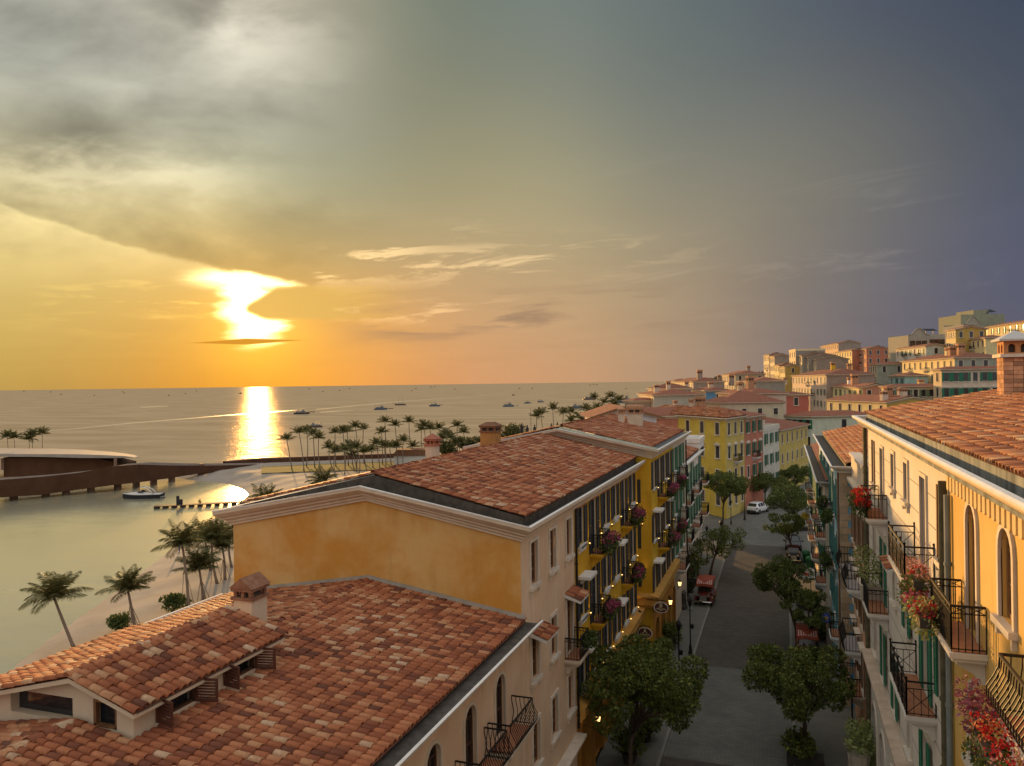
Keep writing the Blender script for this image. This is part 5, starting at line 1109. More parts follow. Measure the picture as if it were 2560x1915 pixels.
# ------------------------------------------------------------------ houses further along the street and up the hill
def heading(a): a = rad(a); return FWD * math.cos(a) + RGT * math.sin(a)
BASES = []
def run_to(P, a, px, lo=3.0, hi=60.0):
    d = P.dot(FWD); R_ = P.dot(RGT); u = (px - 1280) / F
    den = math.sin(rad(a)) - u * math.cos(rad(a)); t = (u * d - R_) / den if abs(den) > 1e-4 else hi
    return max(lo, min(hi, t)) if t > 0 else hi
ROOFDK = TERP
def house_px(name, label, cx, cyp, d, xl, xr, aL=5, aR=95, floors=4, cL=5, cR=0, mL=PALE, mR=PALE, roof='hip', shutL=None, shutR=None, pitch=13, st=3.45, rows=None, base=None, group=None,
             chims=(), balc=(), tiles=0, arch=False, trim=TRIM, hood=None, minL=4.0, minR=6.0, ww=0.95, wh=1.75, skipR=(), trimR=None, corn=CORN, shade=None, near=False, topdrop=0.75, balcR=()):
    P = at_d(cx, cyp, d); dL, dR = heading(aL), heading(aR); L = run_to(P, aL, xl, minL); R_ = run_to(P, aR, xr, minR)
    zt = P.z; zb = zt - floors * st - 0.8 if base is None else base; BASES.append((P.x, P.y, zb))
    BASES.append(((P + dL * L).x, (P + dL * L).y, zb)); BASES.append(((P + dR * R_).x, (P + dR * R_).y, zb))
    Z = Vector((0, 0, 1)); A = Vector((P.x, P.y, 0)); B = A + dR * R_; C = A + dL * L; D = C + dR * R_
    h = empty(name, (P.x, P.y, zb), label, 'house', group)
    ML = frame(C.x, C.y, -dL.x, -dL.y); MR = frame(A.x, A.y, dR.x, dR.y)
    rows = rows or floors
    def ops_for(W, n, skip=()):
        r = []
        if n:
            p = W / n
            for j in range(rows):
                for i in range(n):
                    z = zt - topdrop - wh - j * st
                    if (i, j) in skip or z < zb + 0.3: continue
                    r.append((i, j, Op(p * (i + 0.5), z, ww, wh, arch, d=0.07)))
        return r
    oL, oR = ops_for(L, cL), ops_for(R_, cR, skipR)
    zw = zt - 0.3
    mb = MB(); wall_mb(mb, ML, L, zb, zw, [o for _, _, o in oL]); wbuild(mb, 'wall', mL, h)
    rise = (R_ / 2) * math.tan(rad(pitch))
    mb = MB(); wall_mb(mb, MR, R_, zb, zw, [o for _, _, o in oR], [(0, zw), (R_, zw), (R_ / 2, zw + rise)] if roof == 'gable' else None)
    mb.P([(B.x, B.y, zb), (D.x, D.y, zb), (D.x, D.y, zw), (B.x, B.y, zw)], [(0, 1, 2, 3)]); mb.P([(C.x, C.y, zb), (D.x, D.y, zb), (D.x, D.y, zw), (C.x, C.y, zw)] + ([((C.x + D.x) / 2, (C.y + D.y) / 2, zw + rise)] if roof == 'gable' else []), [(0, 1, 2, 4, 3) if roof == 'gable' else (0, 1, 2, 3)])
    wbuild(mb, 'side_wall', mR, h)
    for i, j, o in oL: window(h, ML, o, trim, 0.12, DKWOOD, shutL if shutL and (i * 7 + j * 3) % 4 else None, near=near, sill=True, hood=hood if j == 1 else None)
    for i, j, o in oR: window(h, MR, o, trimR or trim, 0.12, DKWOOD, shutR if shutR and (i * 3 + j) % 7 != 2 else None, near=near, sill=True, hood=hood if j == 1 else None)
    for i, j in balc:
        p = L / max(cL, 1); z = zt - topdrop - wh - j * st - 0.55; balcony(h, ML, p * (i + 0.5) - 1.1, p * (i + 0.5) + 1.1, z, 0.9, 'bars', WHITE)
    for i, j in balcR:
        p = R_ / max(cR, 1); z = zt - topdrop - wh - j * st - 0.55; balcony(h, MR, p * (i + 0.5) - 1.0, p * (i + 0.5) + 1.0, z, 0.8, 'bars', WHITE)
    ov = 0.5; q = lambda a, b, z: Vector((A.x, A.y, 0)) + dL * a + dR * b + Z * z
    if roof != 'flat':
        if roof == 'gable':
            path = [q(L, 0, zt), q(0, 0, zt), q(0, R_ / 2, zt + rise), q(0, R_, zt), q(L, R_, zt)]
            mb = MB(); mb.sweep(path, SPROF); wbuild(mb, 'cornice', corn, h)
            e0 = zt + 0.05; r0 = zt + rise + 0.12 + ov * math.tan(rad(pitch))
            polys = [([q(-0.3, -ov, e0), q(L + 0.3, -ov, e0), q(L + 0.3, R_ / 2, r0), q(-0.3, R_ / 2, r0)], dL), ([q(-0.3, R_ + ov, e0), q(L + 0.3, R_ + ov, e0), q(L + 0.3, R_ / 2, r0), q(-0.3, R_ / 2, r0)], dL)]
        else:
            mb = MB(); mb.sweep([q(L, 0, zt), q(0, 0, zt), q(0, R_, zt), q(L, R_, zt)], SPROF, closed=True); wbuild(mb, 'cornice', corn, h)
            e0 = zt + 0.04; s = min(L, R_) / 2 + ov; r0 = e0 + s * math.tan(rad(pitch)); o_ = ov
            if L >= R_:
                m = R_ / 2; k = m; a0, a1 = k, L - k
                polys = [([q(-o_, -o_, e0), q(L + o_, -o_, e0), q(a1, m, r0), q(a0, m, r0)], dL), ([q(-o_, R_ + o_, e0), q(L + o_, R_ + o_, e0), q(a1, m, r0), q(a0, m, r0)], dL),
                         ([q(-o_, -o_, e0), q(-o_, R_ + o_, e0), q(a0, m, r0)], dR), ([q(L + o_, -o_, e0), q(L + o_, R_ + o_, e0), q(a1, m, r0)], dR)]
            else:
                m = L / 2; b0, b1 = m, R_ - m
                polys = [([q(-o_, -o_, e0), q(-o_, R_ + o_, e0), q(m, b1, r0), q(m, b0, r0)], dR), ([q(L + o_, -o_, e0), q(L + o_, R_ + o_, e0), q(m, b1, r0), q(m, b0, r0)], dR),
                         ([q(-o_, -o_, e0), q(L + o_, -o_, e0), q(m, b0, r0)], dL), ([q(-o_, R_ + o_, e0), q(L + o_, R_ + o_, e0), q(m, b1, r0)], dL)]
        rs = roof_sheet(h, polys, PAN if tiles else FARROOF)
        if tiles:
            sl = []
            for pts, e in polys:
                pts = [Vector(p) for p in pts]; e = Vector(e).normalized(); n = (pts[1] - pts[0]).cross(pts[2] - pts[0]).normalized()
                up = n.cross(e); up = -up if up.z < 0 else up
                sl.append((pts[0], e, up, [((p - pts[0]).dot(e), (p - pts[0]).dot(up)) for p in pts]))
            tile_slopes(rs, sl, n_ind=tiles if tiles > 1 else 0, pitch=0.29, expo=0.42, scale=1.2)
        for (a, b, w, hh, mm, stl) in chims:
            zz = e0 + min(a, b, L - a, R_ - b) * math.tan(rad(pitch)) if roof == 'hip' else e0 + min(b, R_ - b) * math.tan(rad(pitch))
            p = q(a, b, 0); chimney(h, p.x, p.y, zz - 0.1, w, w * 0.85, hh, mm, TERP, stl, rz=math.atan2(dR.y, dR.x))
    else:
        mb = MB()
        for a, b in ((q(L, 0, 0), q(0, 0, 0)), (q(0, 0, 0), q(0, R_, 0)), (q(0, R_, 0), q(L, R_, 0)), (q(L, R_, 0), q(L, 0, 0))):
            e = (b - a); W = e.length; Mx = frame(a.x, a.y, e.x, e.y); mb.box(0.006, W - 0.006, -0.1, 0.2, zw + 0.01, zt + 0.5, Mx)
        wbuild(mb, 'parapet', mL, h); mb = MB(); mb.P([q(0, 0, zw + 0.3), q(L, 0, zw + 0.3), q(L, R_, zw + 0.3), q(0, R_, zw + 0.3)], [(0, 1, 2, 3)]); wbuild(mb, 'flat_roof', GUTTER, h)
    return h, ML, MR, L, R_, zt
S = stucco
YE = S('street_yellow', (0.58, 0.42, 0.075), 0.18, stain=0.3); YEs = S('street_yellow_2', (0.52, 0.40, 0.13), 0.2, stain=0.3); PK = S('coral_plaster', (0.46, 0.18, 0.12), 0.25, stain=0.3)
WH = S('off_white', (0.60, 0.57, 0.50), 0.12); CRM = S('cream_wall', (0.58, 0.47, 0.31), 0.15); CRMY = S('pale_yellow', (0.68, 0.57, 0.31), 0.15); GRY = S('shaded_grey_render', (0.29, 0.26, 0.225), 0.2)  # grey walls: shade of the unlit sides put into the colour
GRN = S('shaded_grey_green', (0.31, 0.33, 0.275), 0.15); MNT = S('pale_mint', (0.46, 0.53, 0.48), 0.15); PNK = S('pale_pink', (0.58, 0.46, 0.37), 0.15); OCH = S('deep_ochre', (0.46, 0.31, 0.09), 0.2); TCO = S('terracotta_wall', (0.42, 0.21, 0.14), 0.2)
PGN = S('pale_green_cream', (0.52, 0.53, 0.42), 0.12); BLW = S('mid_blue', (0.13, 0.28, 0.44), 0.15); LTC = S('sunlit_cream', (0.70, 0.57, 0.37), 0.12); GRM = S('shaded_grey_mauve', (0.31, 0.24, 0.195), 0.18); TEA = S('pale_teal', (0.30, 0.46, 0.46), 0.12)  # cream lifted for sunlit fronts, mauve grey holds their painted shade
# the bend of the street
GL = 0.0
house_px('corner_house', 'big bright yellow corner house with hipped tile roof at the end of the street', 1812, 1042.7, 112, 1610, 1859, -16.8, 34, 4, 6, 3, YE, YEs, 'hip', base=GL, tiles=150, pitch=14,
         chims=((11, 6, 1.5, 2.2, TERP, 'flat'), (12.5, 4.0, 0.6, 1.5, CORN, 'flat')), hood='ped', near=False, ww=1.05, balcR=((1, 1),), trim=TRIM)
Pc = at_d(1812, 1042.7, 112); dS = heading(34)
def along(px): return Pc + dS * run_to(Pc, 34, px, 0.5, 200)
def row_house(name, label, x0, x1, ztop, mF, cols, shut=None, roof='hip', arch=False, hood=None, chims=(), rows=3, base=0.0, depth=11, balcR=(), minL=None, tiles=0):
    p = along(x0 + 0.5); d = p.dot(FWD); py = 957.5 - 0.0185 * (x0 - 1280) + F * (H - ztop) / d
    return house_px(name, label, x0 + 0.5, py, d, x0 - 400, x1, 34 - 90, 34, 4, 0, cols, mF, mF, roof, None, shut, base=base, arch=arch, hood=hood, chims=chims, rows=rows, minL=depth, minR=3, balcR=balcR, tiles=tiles)
row_house('coral_house', 'narrow coral pink house wedged between the yellow corner house and a white one', 1859, 1905, 14.3, PK, 3, SHGREEN, hood='ped', balcR=((1, 1),))
row_house('white_row_house', 'narrow white house with green shuttered arched windows and a plain parapet', 1905, 1946, 11.8, WH, 3, SHGREEN, roof='flat', arch=True)
row_house('yellow_row_house', 'dull yellow house with arched windows beyond the white row house at the bend', 1946, 2018, 11.2, YEs, 6, None, arch=True, chims=((4, 3, 1.3, 1.6, CORN, 'flat'),))
# hillside, from near to far
house_px('mint_stone_house', 'pale mint house with stone courses and one dark window behind the bend of the street', 2026, 1037, 158, 1961, 2190, -35, 80, 3, 4, 1, MNT, PGN, 'hip', SHGREEN, pitch=15, ww=1.1, wh=1.9, skipR=((0, 1),), rows=2)
house_px('long_ridge_house', 'cream house with a long straight maroon tile roof and little square windows', 1800, 1004, 160, 1762, 1958, -2, 88, 5, 0, 4, CRM, S('cream_stone', (0.52, 0.46, 0.33), 0.12), 'hip', pitch=20, ww=0.9, wh=1.3, rows=2, topdrop=1.3)
house_px('front_cream_house', 'cream house with white framed windows under a low brown roof at the hill foot', 2216, 1001, 163, 2066, 2345, -5, 85, 3, 6, 0, CRMY, OCH, 'gable', pitch=11, rows=2, chims=((6, 4, 1.4, 2.6, BRICK, 'flat'), (3, 1.2, 1.3, 2.3, PNK, 'point'), (5, 6, 0.9, 2.0, PNK, 'point'), (2, 5, 1.1, 2, CORN, 'flat')), ww=0.9, wh=1.7)
house_px('green_shutter_house', 'pale pink house with two rows of green shutters beside the near brick chimney', 2354, 918, 170, 2346, 2620, 5, 93, 4, 1, 11, CRM, PNK, 'hip', None, SHGREEN, rows=3, ww=1.0, wh=1.9, st=3.4, hood='ped')
house_px('low_cream_house', 'low cream house under a wide roof just left of the green shuttered pink house', 2220, 962, 178, 2212, 2358, 5, 93, 4, 1, 7, CRMY, PGN, 'hip', None, SHOLIVE, rows=2, ww=0.95, wh=1.6, chims=((4, 9, 1.2, 1.6, CRMY, 'flat'),))
house_px('yellow_band_house', 'yellow lit house with green shutters and a terracotta gable, chimney at its foot', 2157, 963.5, 194, 2064, 2215, 8, 96, 3, 8, 2, CRMY, TCO, 'gable', SHOLIVE, rows=2, chims=((14, 2, 1.6, 3.0, TERP, 'flat'), (20, 2.5, 1.2, 2.0, WHITE, 'flat')))
house_px('pink_tall_house', 'tall pink cream house with three rows of windows and one long balcony', 2066, 932.5, 222, 1981, 2188, 8, 96, 4, 11, 0, PNK, GRM, 'hip', SHOLIVE, rows=3, balc=((5, 0), (7, 1)), chims=((16, 6, 1.2, 2.6, YELLOW, 'flat'), (6, 8, 1.1, 2, TERP, 'flat')))
house_px('coral_low_house', 'small coral walled house with red roof tucked left of the tall pink house', 1958, 983, 178, 1950, 1990, -20, 85, 4, 1, 1, TCO, S('coral_red', (0.44, 0.14, 0.10), 0.15), 'hip', rows=1)
house_px('sea_gable_house', 'long house with sunlit white seaward end and shaded panelled side wall', 1634, 985.5, 175, 1596, 1757, 0, 91, 5, 7, 0, LTC, S('shaded_panel', (0.42, 0.39, 0.32), 0.1), 'hip', rows=1, wh=2.3, ww=0.8, pitch=12, chims=((7, 2, 1.3, 2.0, CORN, 'point'), (6, 4.5, 0.9, 2.2, CORN, 'flat')))  # side wall colour holds the shade beside the sunlit front
house_px('dark_annex_house', 'small shadowed house with dark red roof touching the sunlit white gable end', 1582, 1000, 178, 1578, 1600, -20, 88, 4, 0, 0, GRM, GRM, 'hip')
house_px('flat_roof_block', 'low terrace of red roofs with little chimneys below the shaded panelled house', 1645, 1021, 150, 1630, 1740, -10, 82, 4, 0, 0, CRM, GRM, 'hip', chims=((4, 5, 0.7, 1.6, CORN, 'flat'), (4, 11, 0.7, 1.5, CORN, 'flat')))
house_px('shadow_roof_house', 'shadowed house with broad dark roof just behind the shaded panelled seafront house', 1634, 969.5, 212, 1621, 1728, 0, 93, 4, 2, 0, CRM, GRY, 'hip', pitch=16, chims=((5, 10, 1.0, 1.8, CORN, 'flat'),))
house_px('blue_gable_house', 'sunlit cream house with one blue side wall among the red roofs', 1764, 974, 192, 1731, 1812, 2, 92, 4, 5, 1, LTC, BLW, 'hip', rows=1, ww=0.8, wh=2.0, chims=((8, 3, 1.2, 1.4, CORN, 'flat'),))
house_px('middle_roof_house', 'cream house with wide terracotta hipped roof in the middle of the town roofs', 1872, 981, 166, 1795, 1965, -8, 82, 4, 0, 0, CRM, PNK, 'hip', chims=((9, 2, 1.0, 2.0, CRM, 'flat'), (8, 4, 1.4, 3.0, TERP, 'flat'), (9.5, 5.5, 0.9, 2.0, CRM, 'flat')))
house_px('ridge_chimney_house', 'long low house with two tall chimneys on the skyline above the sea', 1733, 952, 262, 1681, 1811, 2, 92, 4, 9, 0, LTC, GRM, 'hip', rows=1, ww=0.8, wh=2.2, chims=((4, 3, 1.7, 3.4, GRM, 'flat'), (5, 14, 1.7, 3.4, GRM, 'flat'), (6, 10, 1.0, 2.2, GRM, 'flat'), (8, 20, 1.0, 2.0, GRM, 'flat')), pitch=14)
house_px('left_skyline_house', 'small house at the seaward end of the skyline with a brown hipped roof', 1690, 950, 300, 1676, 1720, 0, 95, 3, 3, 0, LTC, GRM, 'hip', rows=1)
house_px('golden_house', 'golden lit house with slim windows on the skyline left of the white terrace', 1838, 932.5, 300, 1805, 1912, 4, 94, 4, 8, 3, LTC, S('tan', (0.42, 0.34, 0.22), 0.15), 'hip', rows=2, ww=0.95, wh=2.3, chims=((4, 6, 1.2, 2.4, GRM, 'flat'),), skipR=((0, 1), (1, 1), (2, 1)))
house_px('peach_roof_house', 'low house with a broad hipped roof and shaded side below the golden house', 1886, 949.5, 240, 1844, 1962, 3, 93, 4, 4, 0, LTC, GRY, 'hip', rows=1, chims=((9, 12, 1.0, 1.5, CORN, 'flat'),))
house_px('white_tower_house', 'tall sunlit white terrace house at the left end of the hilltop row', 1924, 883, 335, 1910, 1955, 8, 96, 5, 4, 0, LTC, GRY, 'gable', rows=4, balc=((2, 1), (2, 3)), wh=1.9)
house_px('white_terrace_house', 'sunlit cream terrace house with shaded gable beside the tall white one', 1937, 886.5, 325, 1925, 1976, 8, 96, 5, 4, 0, LTC, GRY, 'gable', rows=4, wh=1.9)
house_px('yellow_terrace_house', 'small ochre sunlit terrace house stepping down in front of the shaded gable', 1949, 909, 310, 1936, 1974, 8, 96, 3, 3, 0, CRMY, OCH, 'gable', rows=2)
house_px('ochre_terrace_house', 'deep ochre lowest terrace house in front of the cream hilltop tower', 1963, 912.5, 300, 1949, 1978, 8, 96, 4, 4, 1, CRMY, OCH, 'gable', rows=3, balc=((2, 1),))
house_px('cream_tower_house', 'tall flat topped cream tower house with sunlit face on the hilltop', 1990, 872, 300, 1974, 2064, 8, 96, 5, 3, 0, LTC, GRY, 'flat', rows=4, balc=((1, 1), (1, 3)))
house_px('cream_step_house', 'cream sunlit house with dark stepped roof between tower and shaded gable', 2006, 885, 295, 1990, 2070, 8, 96, 5, 3, 0, LTC, GRY, 'gable', rows=2)
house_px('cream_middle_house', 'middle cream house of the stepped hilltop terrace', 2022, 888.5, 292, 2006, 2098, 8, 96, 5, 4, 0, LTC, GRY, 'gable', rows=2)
house_px('shaded_gable_house', 'hilltop house with a long plain shaded gable wall and sunlit cream front', 2041, 894.5, 288, 2022, 2122, 8, 96, 5, 4, 0, LTC, GRM, 'gable', rows=3)
house_px('peach_top_house', 'peach sunlit house standing highest of the middle skyline with shaded side', 2097, 854, 380, 2053, 2153, 8, 96, 4, 9, 0, S('peach_wall', (0.60, 0.42, 0.28), 0.15), GRY, 'gable', rows=2, balc=((4, 1), (7, 1)))
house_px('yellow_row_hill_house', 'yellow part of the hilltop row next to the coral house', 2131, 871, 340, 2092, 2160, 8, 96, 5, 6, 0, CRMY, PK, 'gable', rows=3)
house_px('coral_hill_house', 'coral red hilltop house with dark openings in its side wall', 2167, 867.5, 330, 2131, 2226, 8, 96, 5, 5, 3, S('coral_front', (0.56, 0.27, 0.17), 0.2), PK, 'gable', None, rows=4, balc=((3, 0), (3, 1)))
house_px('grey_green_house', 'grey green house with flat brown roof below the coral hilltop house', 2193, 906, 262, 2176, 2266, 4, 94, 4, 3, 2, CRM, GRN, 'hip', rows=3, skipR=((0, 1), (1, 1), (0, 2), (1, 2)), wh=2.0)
house_px('teal_shop_house', 'small pale teal house with dark green shutters under a red roof on the slope', 2262, 934, 215, 2224, 2275, 8, 96, 3, 3, 0, TEA, TEA, 'hip', SHTEAL, rows=1)
house_px('mint_hill_house', 'white hill house with mint coloured side below the pediment building', 2316, 859.5, 242, 2241, 2362, 8, 96, 4, 7, 1, WH, MNT, 'gable', SHGREEN, rows=2, balc=((2, 0), (5, 0)))
house_px('big_cream_house', 'big cream house with slim windows, balconies and three roof chimneys on the right hill', 2387, 888.5, 202, 2256, 2512, 8, 96, 4, 9, 4, CRMY, GRN, 'hip', rows=3, balc=((1, 0), (4, 0)), wh=1.9, ww=1.0, chims=((9, 3, 1.6, 2.6, TERP, 'flat'), (6, 4, 1.7, 3.0, TERP, 'flat'), (14, 4, 1.4, 2.2, CRMY, 'flat')), skipR=((0, 1), (1, 1), (2, 1), (3, 1), (0, 2), (1, 2), (2, 2), (3, 2)), hood=None)
house_px('ochre_hill_house', 'ochre sided hill house with white corner stones near the right skyline', 2391, 817.5, 232, 2367, 2468, 8, 96, 4, 4, 3, CRMY, OCH, 'gable', rows=3, skipR=((0, 1), (2, 1), (0, 2), (1, 2), (2, 2)))
house_px('yellow_front_house', 'small yellow house with a balcony below the ochre hill house', 2465, 838, 222, 2418, 2490, 8, 96, 4, 4, 0, CRMY, CRMY, 'hip', rows=2, balc=((1, 0),))
house_px('top_cream_house', 'long pale yellow house with green shutters at the top right of the town', 2640, 786, 215, 2462, 2720, 8, 98, 4, 11, 0, CRMY, CRM, 'hip', SHOLIVE, rows=4, wh=1.9)
# two grey hotel blocks with curved gables
def hotel(label, x0, x1, ytop, ybot, xb, d, yl, pxs, y0g):
    a, b = at_d(x0, ytop, d), at_d(x1, ytop, d); e = (b - a); e.z = 0; W = e.length; M_ = frame(a.x, a.y, e.x, e.y); zt = at_d(x0, yl, d).z; za = at_d(x0, ytop, d).z; zb = at_d(x0, ybot, d).z - 6
    h = empty('hotel_block', (a.x, a.y, zb), label, 'building'); BASES.append((a.x, a.y, zb))
    g = S('hotel_grey', (0.34, 0.32, 0.27), 0.12)
    ops = [Op(W * (0.2 + 0.28 * k), zt - 4.6, 1.5, 2.0) for k in range(3)]
    mb = MB(); wall_mb(mb, M_, W, zb, zt - 1.6, ops); top = [(0, zt - 1.6), (W, zt - 1.6), (W, zt - 0.5)] + [(W * (0.85 - 0.7 * i / 8), zt - 0.4 + (za - zt + 0.3) * math.sin(pi * i / 8)) for i in range(9)] + [(0, zt - 0.5)]
    mb.P([(x, 0, z) for x, z in top], [tuple(range(len(top)))], M_); mb.P([(0, 0, zb), (0, 14, zb), (0, 14, zt - 0.6), (0, 0, zt - 0.6)], [(0, 1, 2, 3)], M_); wbuild(mb, 'wall', g, h)
    for o in ops: window(h, M_, o, SHRED, 0.14, SHRED, near=False)
    w2 = (at_d(xb, ytop, d) - b).length; ops2 = [Op(w2 * 0.35, zt - 4.4, 2.4, 2.2), Op(w2 * 0.75, zt - 4.4, 2.4, 2.2)] if pxs else []
    Mb2 = M_ @ T(W, 1.5, 0); mb = MB(); wall_mb(mb, Mb2, w2, zb, zt - 0.3, ops2); mb.P([(w2, 0, zb), (w2, 12, zb), (w2, 12, zt - 0.3), (w2, 0, zt - 0.3)], [(0, 1, 2, 3)], Mb2); mb.P([(-W, 0.2, zt - 1), (w2, 0.2, zt - 1), (w2, 12, zt - 1), (-W, 12, zt - 1)], [(0, 1, 2, 3)], Mb2); mb.P([(-W, 12, zb), (w2, 12, zb), (w2, 12, zt), (-W, 12, zt)], [(0, 1, 2, 3)], Mb2); wbuild(mb, 'wing_wall', g, h)
    for o in ops2: window(h, Mb2, o, SHRED, 0.2, SHRED, near=False)
    mb = MB(); mb.sweep([M_ @ Vector((x, 0, z)) for x, z in [(0, zt - 0.5), (W * 0.15, zt - 0.35)] + [(W * (0.15 + 0.7 * i / 8), zt - 0.35 + (za - zt + 0.3) * math.sin(pi * i / 8)) for i in range(1, 8)] + [(W * 0.85, zt - 0.35), (W, zt - 0.5)]], [(0, -0.2), (0.25, -0.1), (0.25, 0.12), (0, 0.12)]); wbuild(mb, 'curved_cornice', g, h)
    mb = MB(); mb.P([(w2 * 0.1, 2, zt + 1.0), (w2 * 0.8, 2, zt + 1.0), (w2 * 0.9, 6, zt + 2.0), (w2 * 0.2, 6, zt + 2.0)], [(0, 1, 2, 3)], Mb2); mb.box(w2 * 0.3, w2 * 0.32, 4, 4.2, zt - 1, zt + 1.5, Mb2); mb.box(w2 * 0.7, w2 * 0.72, 4, 4.2, zt - 1, zt + 1.5, Mb2); wbuild(mb, 'solar_panel', IRON, h)
    return h, M_, W, zt, g
hotel('grey building with curved gable and dark red shutters above the mint hill house', 2272, 2325, 816, 862, 2370, 262, 829, True, 0)
hh, M_, W, zt, g = hotel('grey stepped hotel block with white curved gable highest on the right skyline', 2410, 2459, 786, 812, 2466, 300, 802, False, 0)
p = at_d(2404, 781, 306); q_ = at_d(2514, 781, 306); e = (q_ - p); e.z = 0; Mx = frame(p.x, p.y, e.x, e.y); mb = MB(); mb.box(0, e.length, 0, 16, zt - 14, p.z, Mx); z2 = at_d(2450, 769, 308).z; mb2 = MB(); mb2.box(e.length * 0.36, e.length * 0.7, 2, 14, p.z + 0.01, z2, Mx)
wbuild(mb, 'upper_block', S('hotel_olive', (0.27, 0.28, 0.21), 0.12), hh); wbuild(mb2, 'roof_block', MATS['hotel_olive'], hh)
mb = MB(); mb.P([(e.length * 0.66, 0.5, z2 - 1.2), (e.length * 0.84, 0.5, z2 - 1.0), (e.length * 0.86, 5, z2 + 0.4), (e.length * 0.68, 5, z2 + 0.3)], [(0, 1, 2, 3)], Mx); wbuild(mb, 'solar_panel', IRON, hh)
# hill under the houses: heights spread from the bases of the houses
bx = np.array(BASES); gx = np.arange(2, 420, 8.0); gy = np.arange(104, 620, 8.0); XX, YY = np.meshgrid(gx, gy)
w = 1.0 / (((XX[..., None] - bx[:, 0]) ** 2 + (YY[..., None] - bx[:, 1]) ** 2) + 30) ** 1.7
ZZ = (w * bx[:, 2]).sum(-1) / w.sum(-1) - 0.4; fadein = np.clip((YY - 112) / 40 + np.maximum(XX - 26, 0) / 30, 0, 1) * np.clip((XX - 2) / 30, 0, 1); ZZ = ZZ * fadein - 0.4 * (1 - fadein)
nx, ny = len(gx), len(gy); ii = (np.arange(ny - 1)[:, None] * nx + np.arange(nx - 1)[None, :]).ravel()
tag(link('hillside', np_mesh('hillside', np.stack([XX.ravel(), YY.ravel(), ZZ.ravel()], 1), np.stack([ii, ii + 1, ii + nx + 1, ii + nx], 1), mat('hill_earth', (0.10, 0.095, 0.06), (0.16, 0.14, 0.10), 0.2, 0.95), True)), 'earth slope the town stands on', kind='structure')
mb = MB(); mb.P([(-70, 330, -2.5), (60, 330, -2.5), (300, 1500, -2.5), (-60, 1500, -2.5)], [(0, 1, 2, 3)]); tag(mb.build('shore_ground', MATS['hill_earth']), 'low ground along the far shore', kind='structure')
# wooded hills on the skyline
HILLG = mat('wooded_hill', (0.018, 0.028, 0.014), (0.045, 0.055, 0.026), 0.25, 0.95, 1.0, 0.8)
def wooded(label, pts, d0, depth=70):
    n = len(pts); V, Q = [], []; K = 90; rr = np.random.default_rng(len(label))
    xs = np.linspace(pts[0][0], pts[-1][0], K); ys = np.interp(xs, [p[0] for p in pts], [p[1] for p in pts])
    for j in range(9):
        t = j / 8; d = d0 + depth * (t - 0.5) * 2; hgt = math.sin(pi * t)
        for i in range(K):
            p = at_d(float(xs[i]), float(ys[i]), d0); f = d / d0; zz = -3 + (p.z + 3) * hgt + (rr.normal(0, 0.9) if 0 < j < 8 else 0)
            V.append((p.x * f, p.y * f, zz))
    for j in range(8):
        for i in range(K - 1): a = j * K + i; Q.append((a, a + 1, a + K + 1, a + K))
    tag(link('hill', np_mesh('hill', V, Q, HILLG)), label, kind='structure')
wooded('dark wooded hill behind the coral hilltop house', [(2180, 905), (2220, 878), (2240, 862), (2262, 851), (2290, 856), (2340, 880), (2400, 905)], 620)
wooded('low wooded hills far along the coast', [(1700, 950), (1740, 947), (1775, 943), (1800, 937), (1840, 940), (1880, 930), (1905, 925), (1930, 930), (1990, 945)], 900, 60)
# ------------------------------------------------------------------ palms, shrubs, the jetty side
def leaf_mat(name, c0, c1, c2):
    m = bpy.data.materials.new(name); m.use_nodes = True; nt = m.node_tree; g = NG(nt); b = nt.nodes['Principled BSDF']
    geo = g.new('ShaderNodeNewGeometry'); nt.links.new(g.ramp(geo.outputs['Random Per Island'], [(0, c0), (0.55, c1), (1, c2)]), b.inputs['Base Color'])
    b.inputs['Roughness'].default_value = 0.6; b.inputs['Specular IOR Level'].default_value = 0.35
    tr = g.new('ShaderNodeBsdfTranslucent'); nt.links.new(g.ramp(geo.outputs['Random Per Island'], [(0, c1), (1, c2)]), tr.inputs[0])
    mx = g.new('ShaderNodeMixShader'); mx.inputs[0].default_value = 0.22; nt.links.new(b.outputs[0], mx.inputs[1]); nt.links.new(tr.outputs[0], mx.inputs[2])
    nt.links.new(mx.outputs[0], nt.nodes['Material Output'].inputs[0]); return m
PALMG = leaf_mat('palm_leaf', (0.04, 0.045, 0.014), (0.08, 0.085, 0.022), (0.15, 0.14, 0.045))
LEAF = leaf_mat('tree_leaf', (0.045, 0.066, 0.015), (0.10, 0.135, 0.026), (0.20, 0.22, 0.05))
BUSHG = leaf_mat('bush_leaf', (0.03, 0.055, 0.014), (0.065, 0.10, 0.022), (0.13, 0.16, 0.04))
TRUNK = mat('palm_trunk', (0.17, 0.13, 0.10), (0.25, 0.20, 0.155), 6, 0.95, 0.5, 14, stretch=(1, 1, 5))
BARK = mat('tree_bark', (0.07, 0.052, 0.038), (0.12, 0.09, 0.065), 5, 0.95, 0.6, 14)
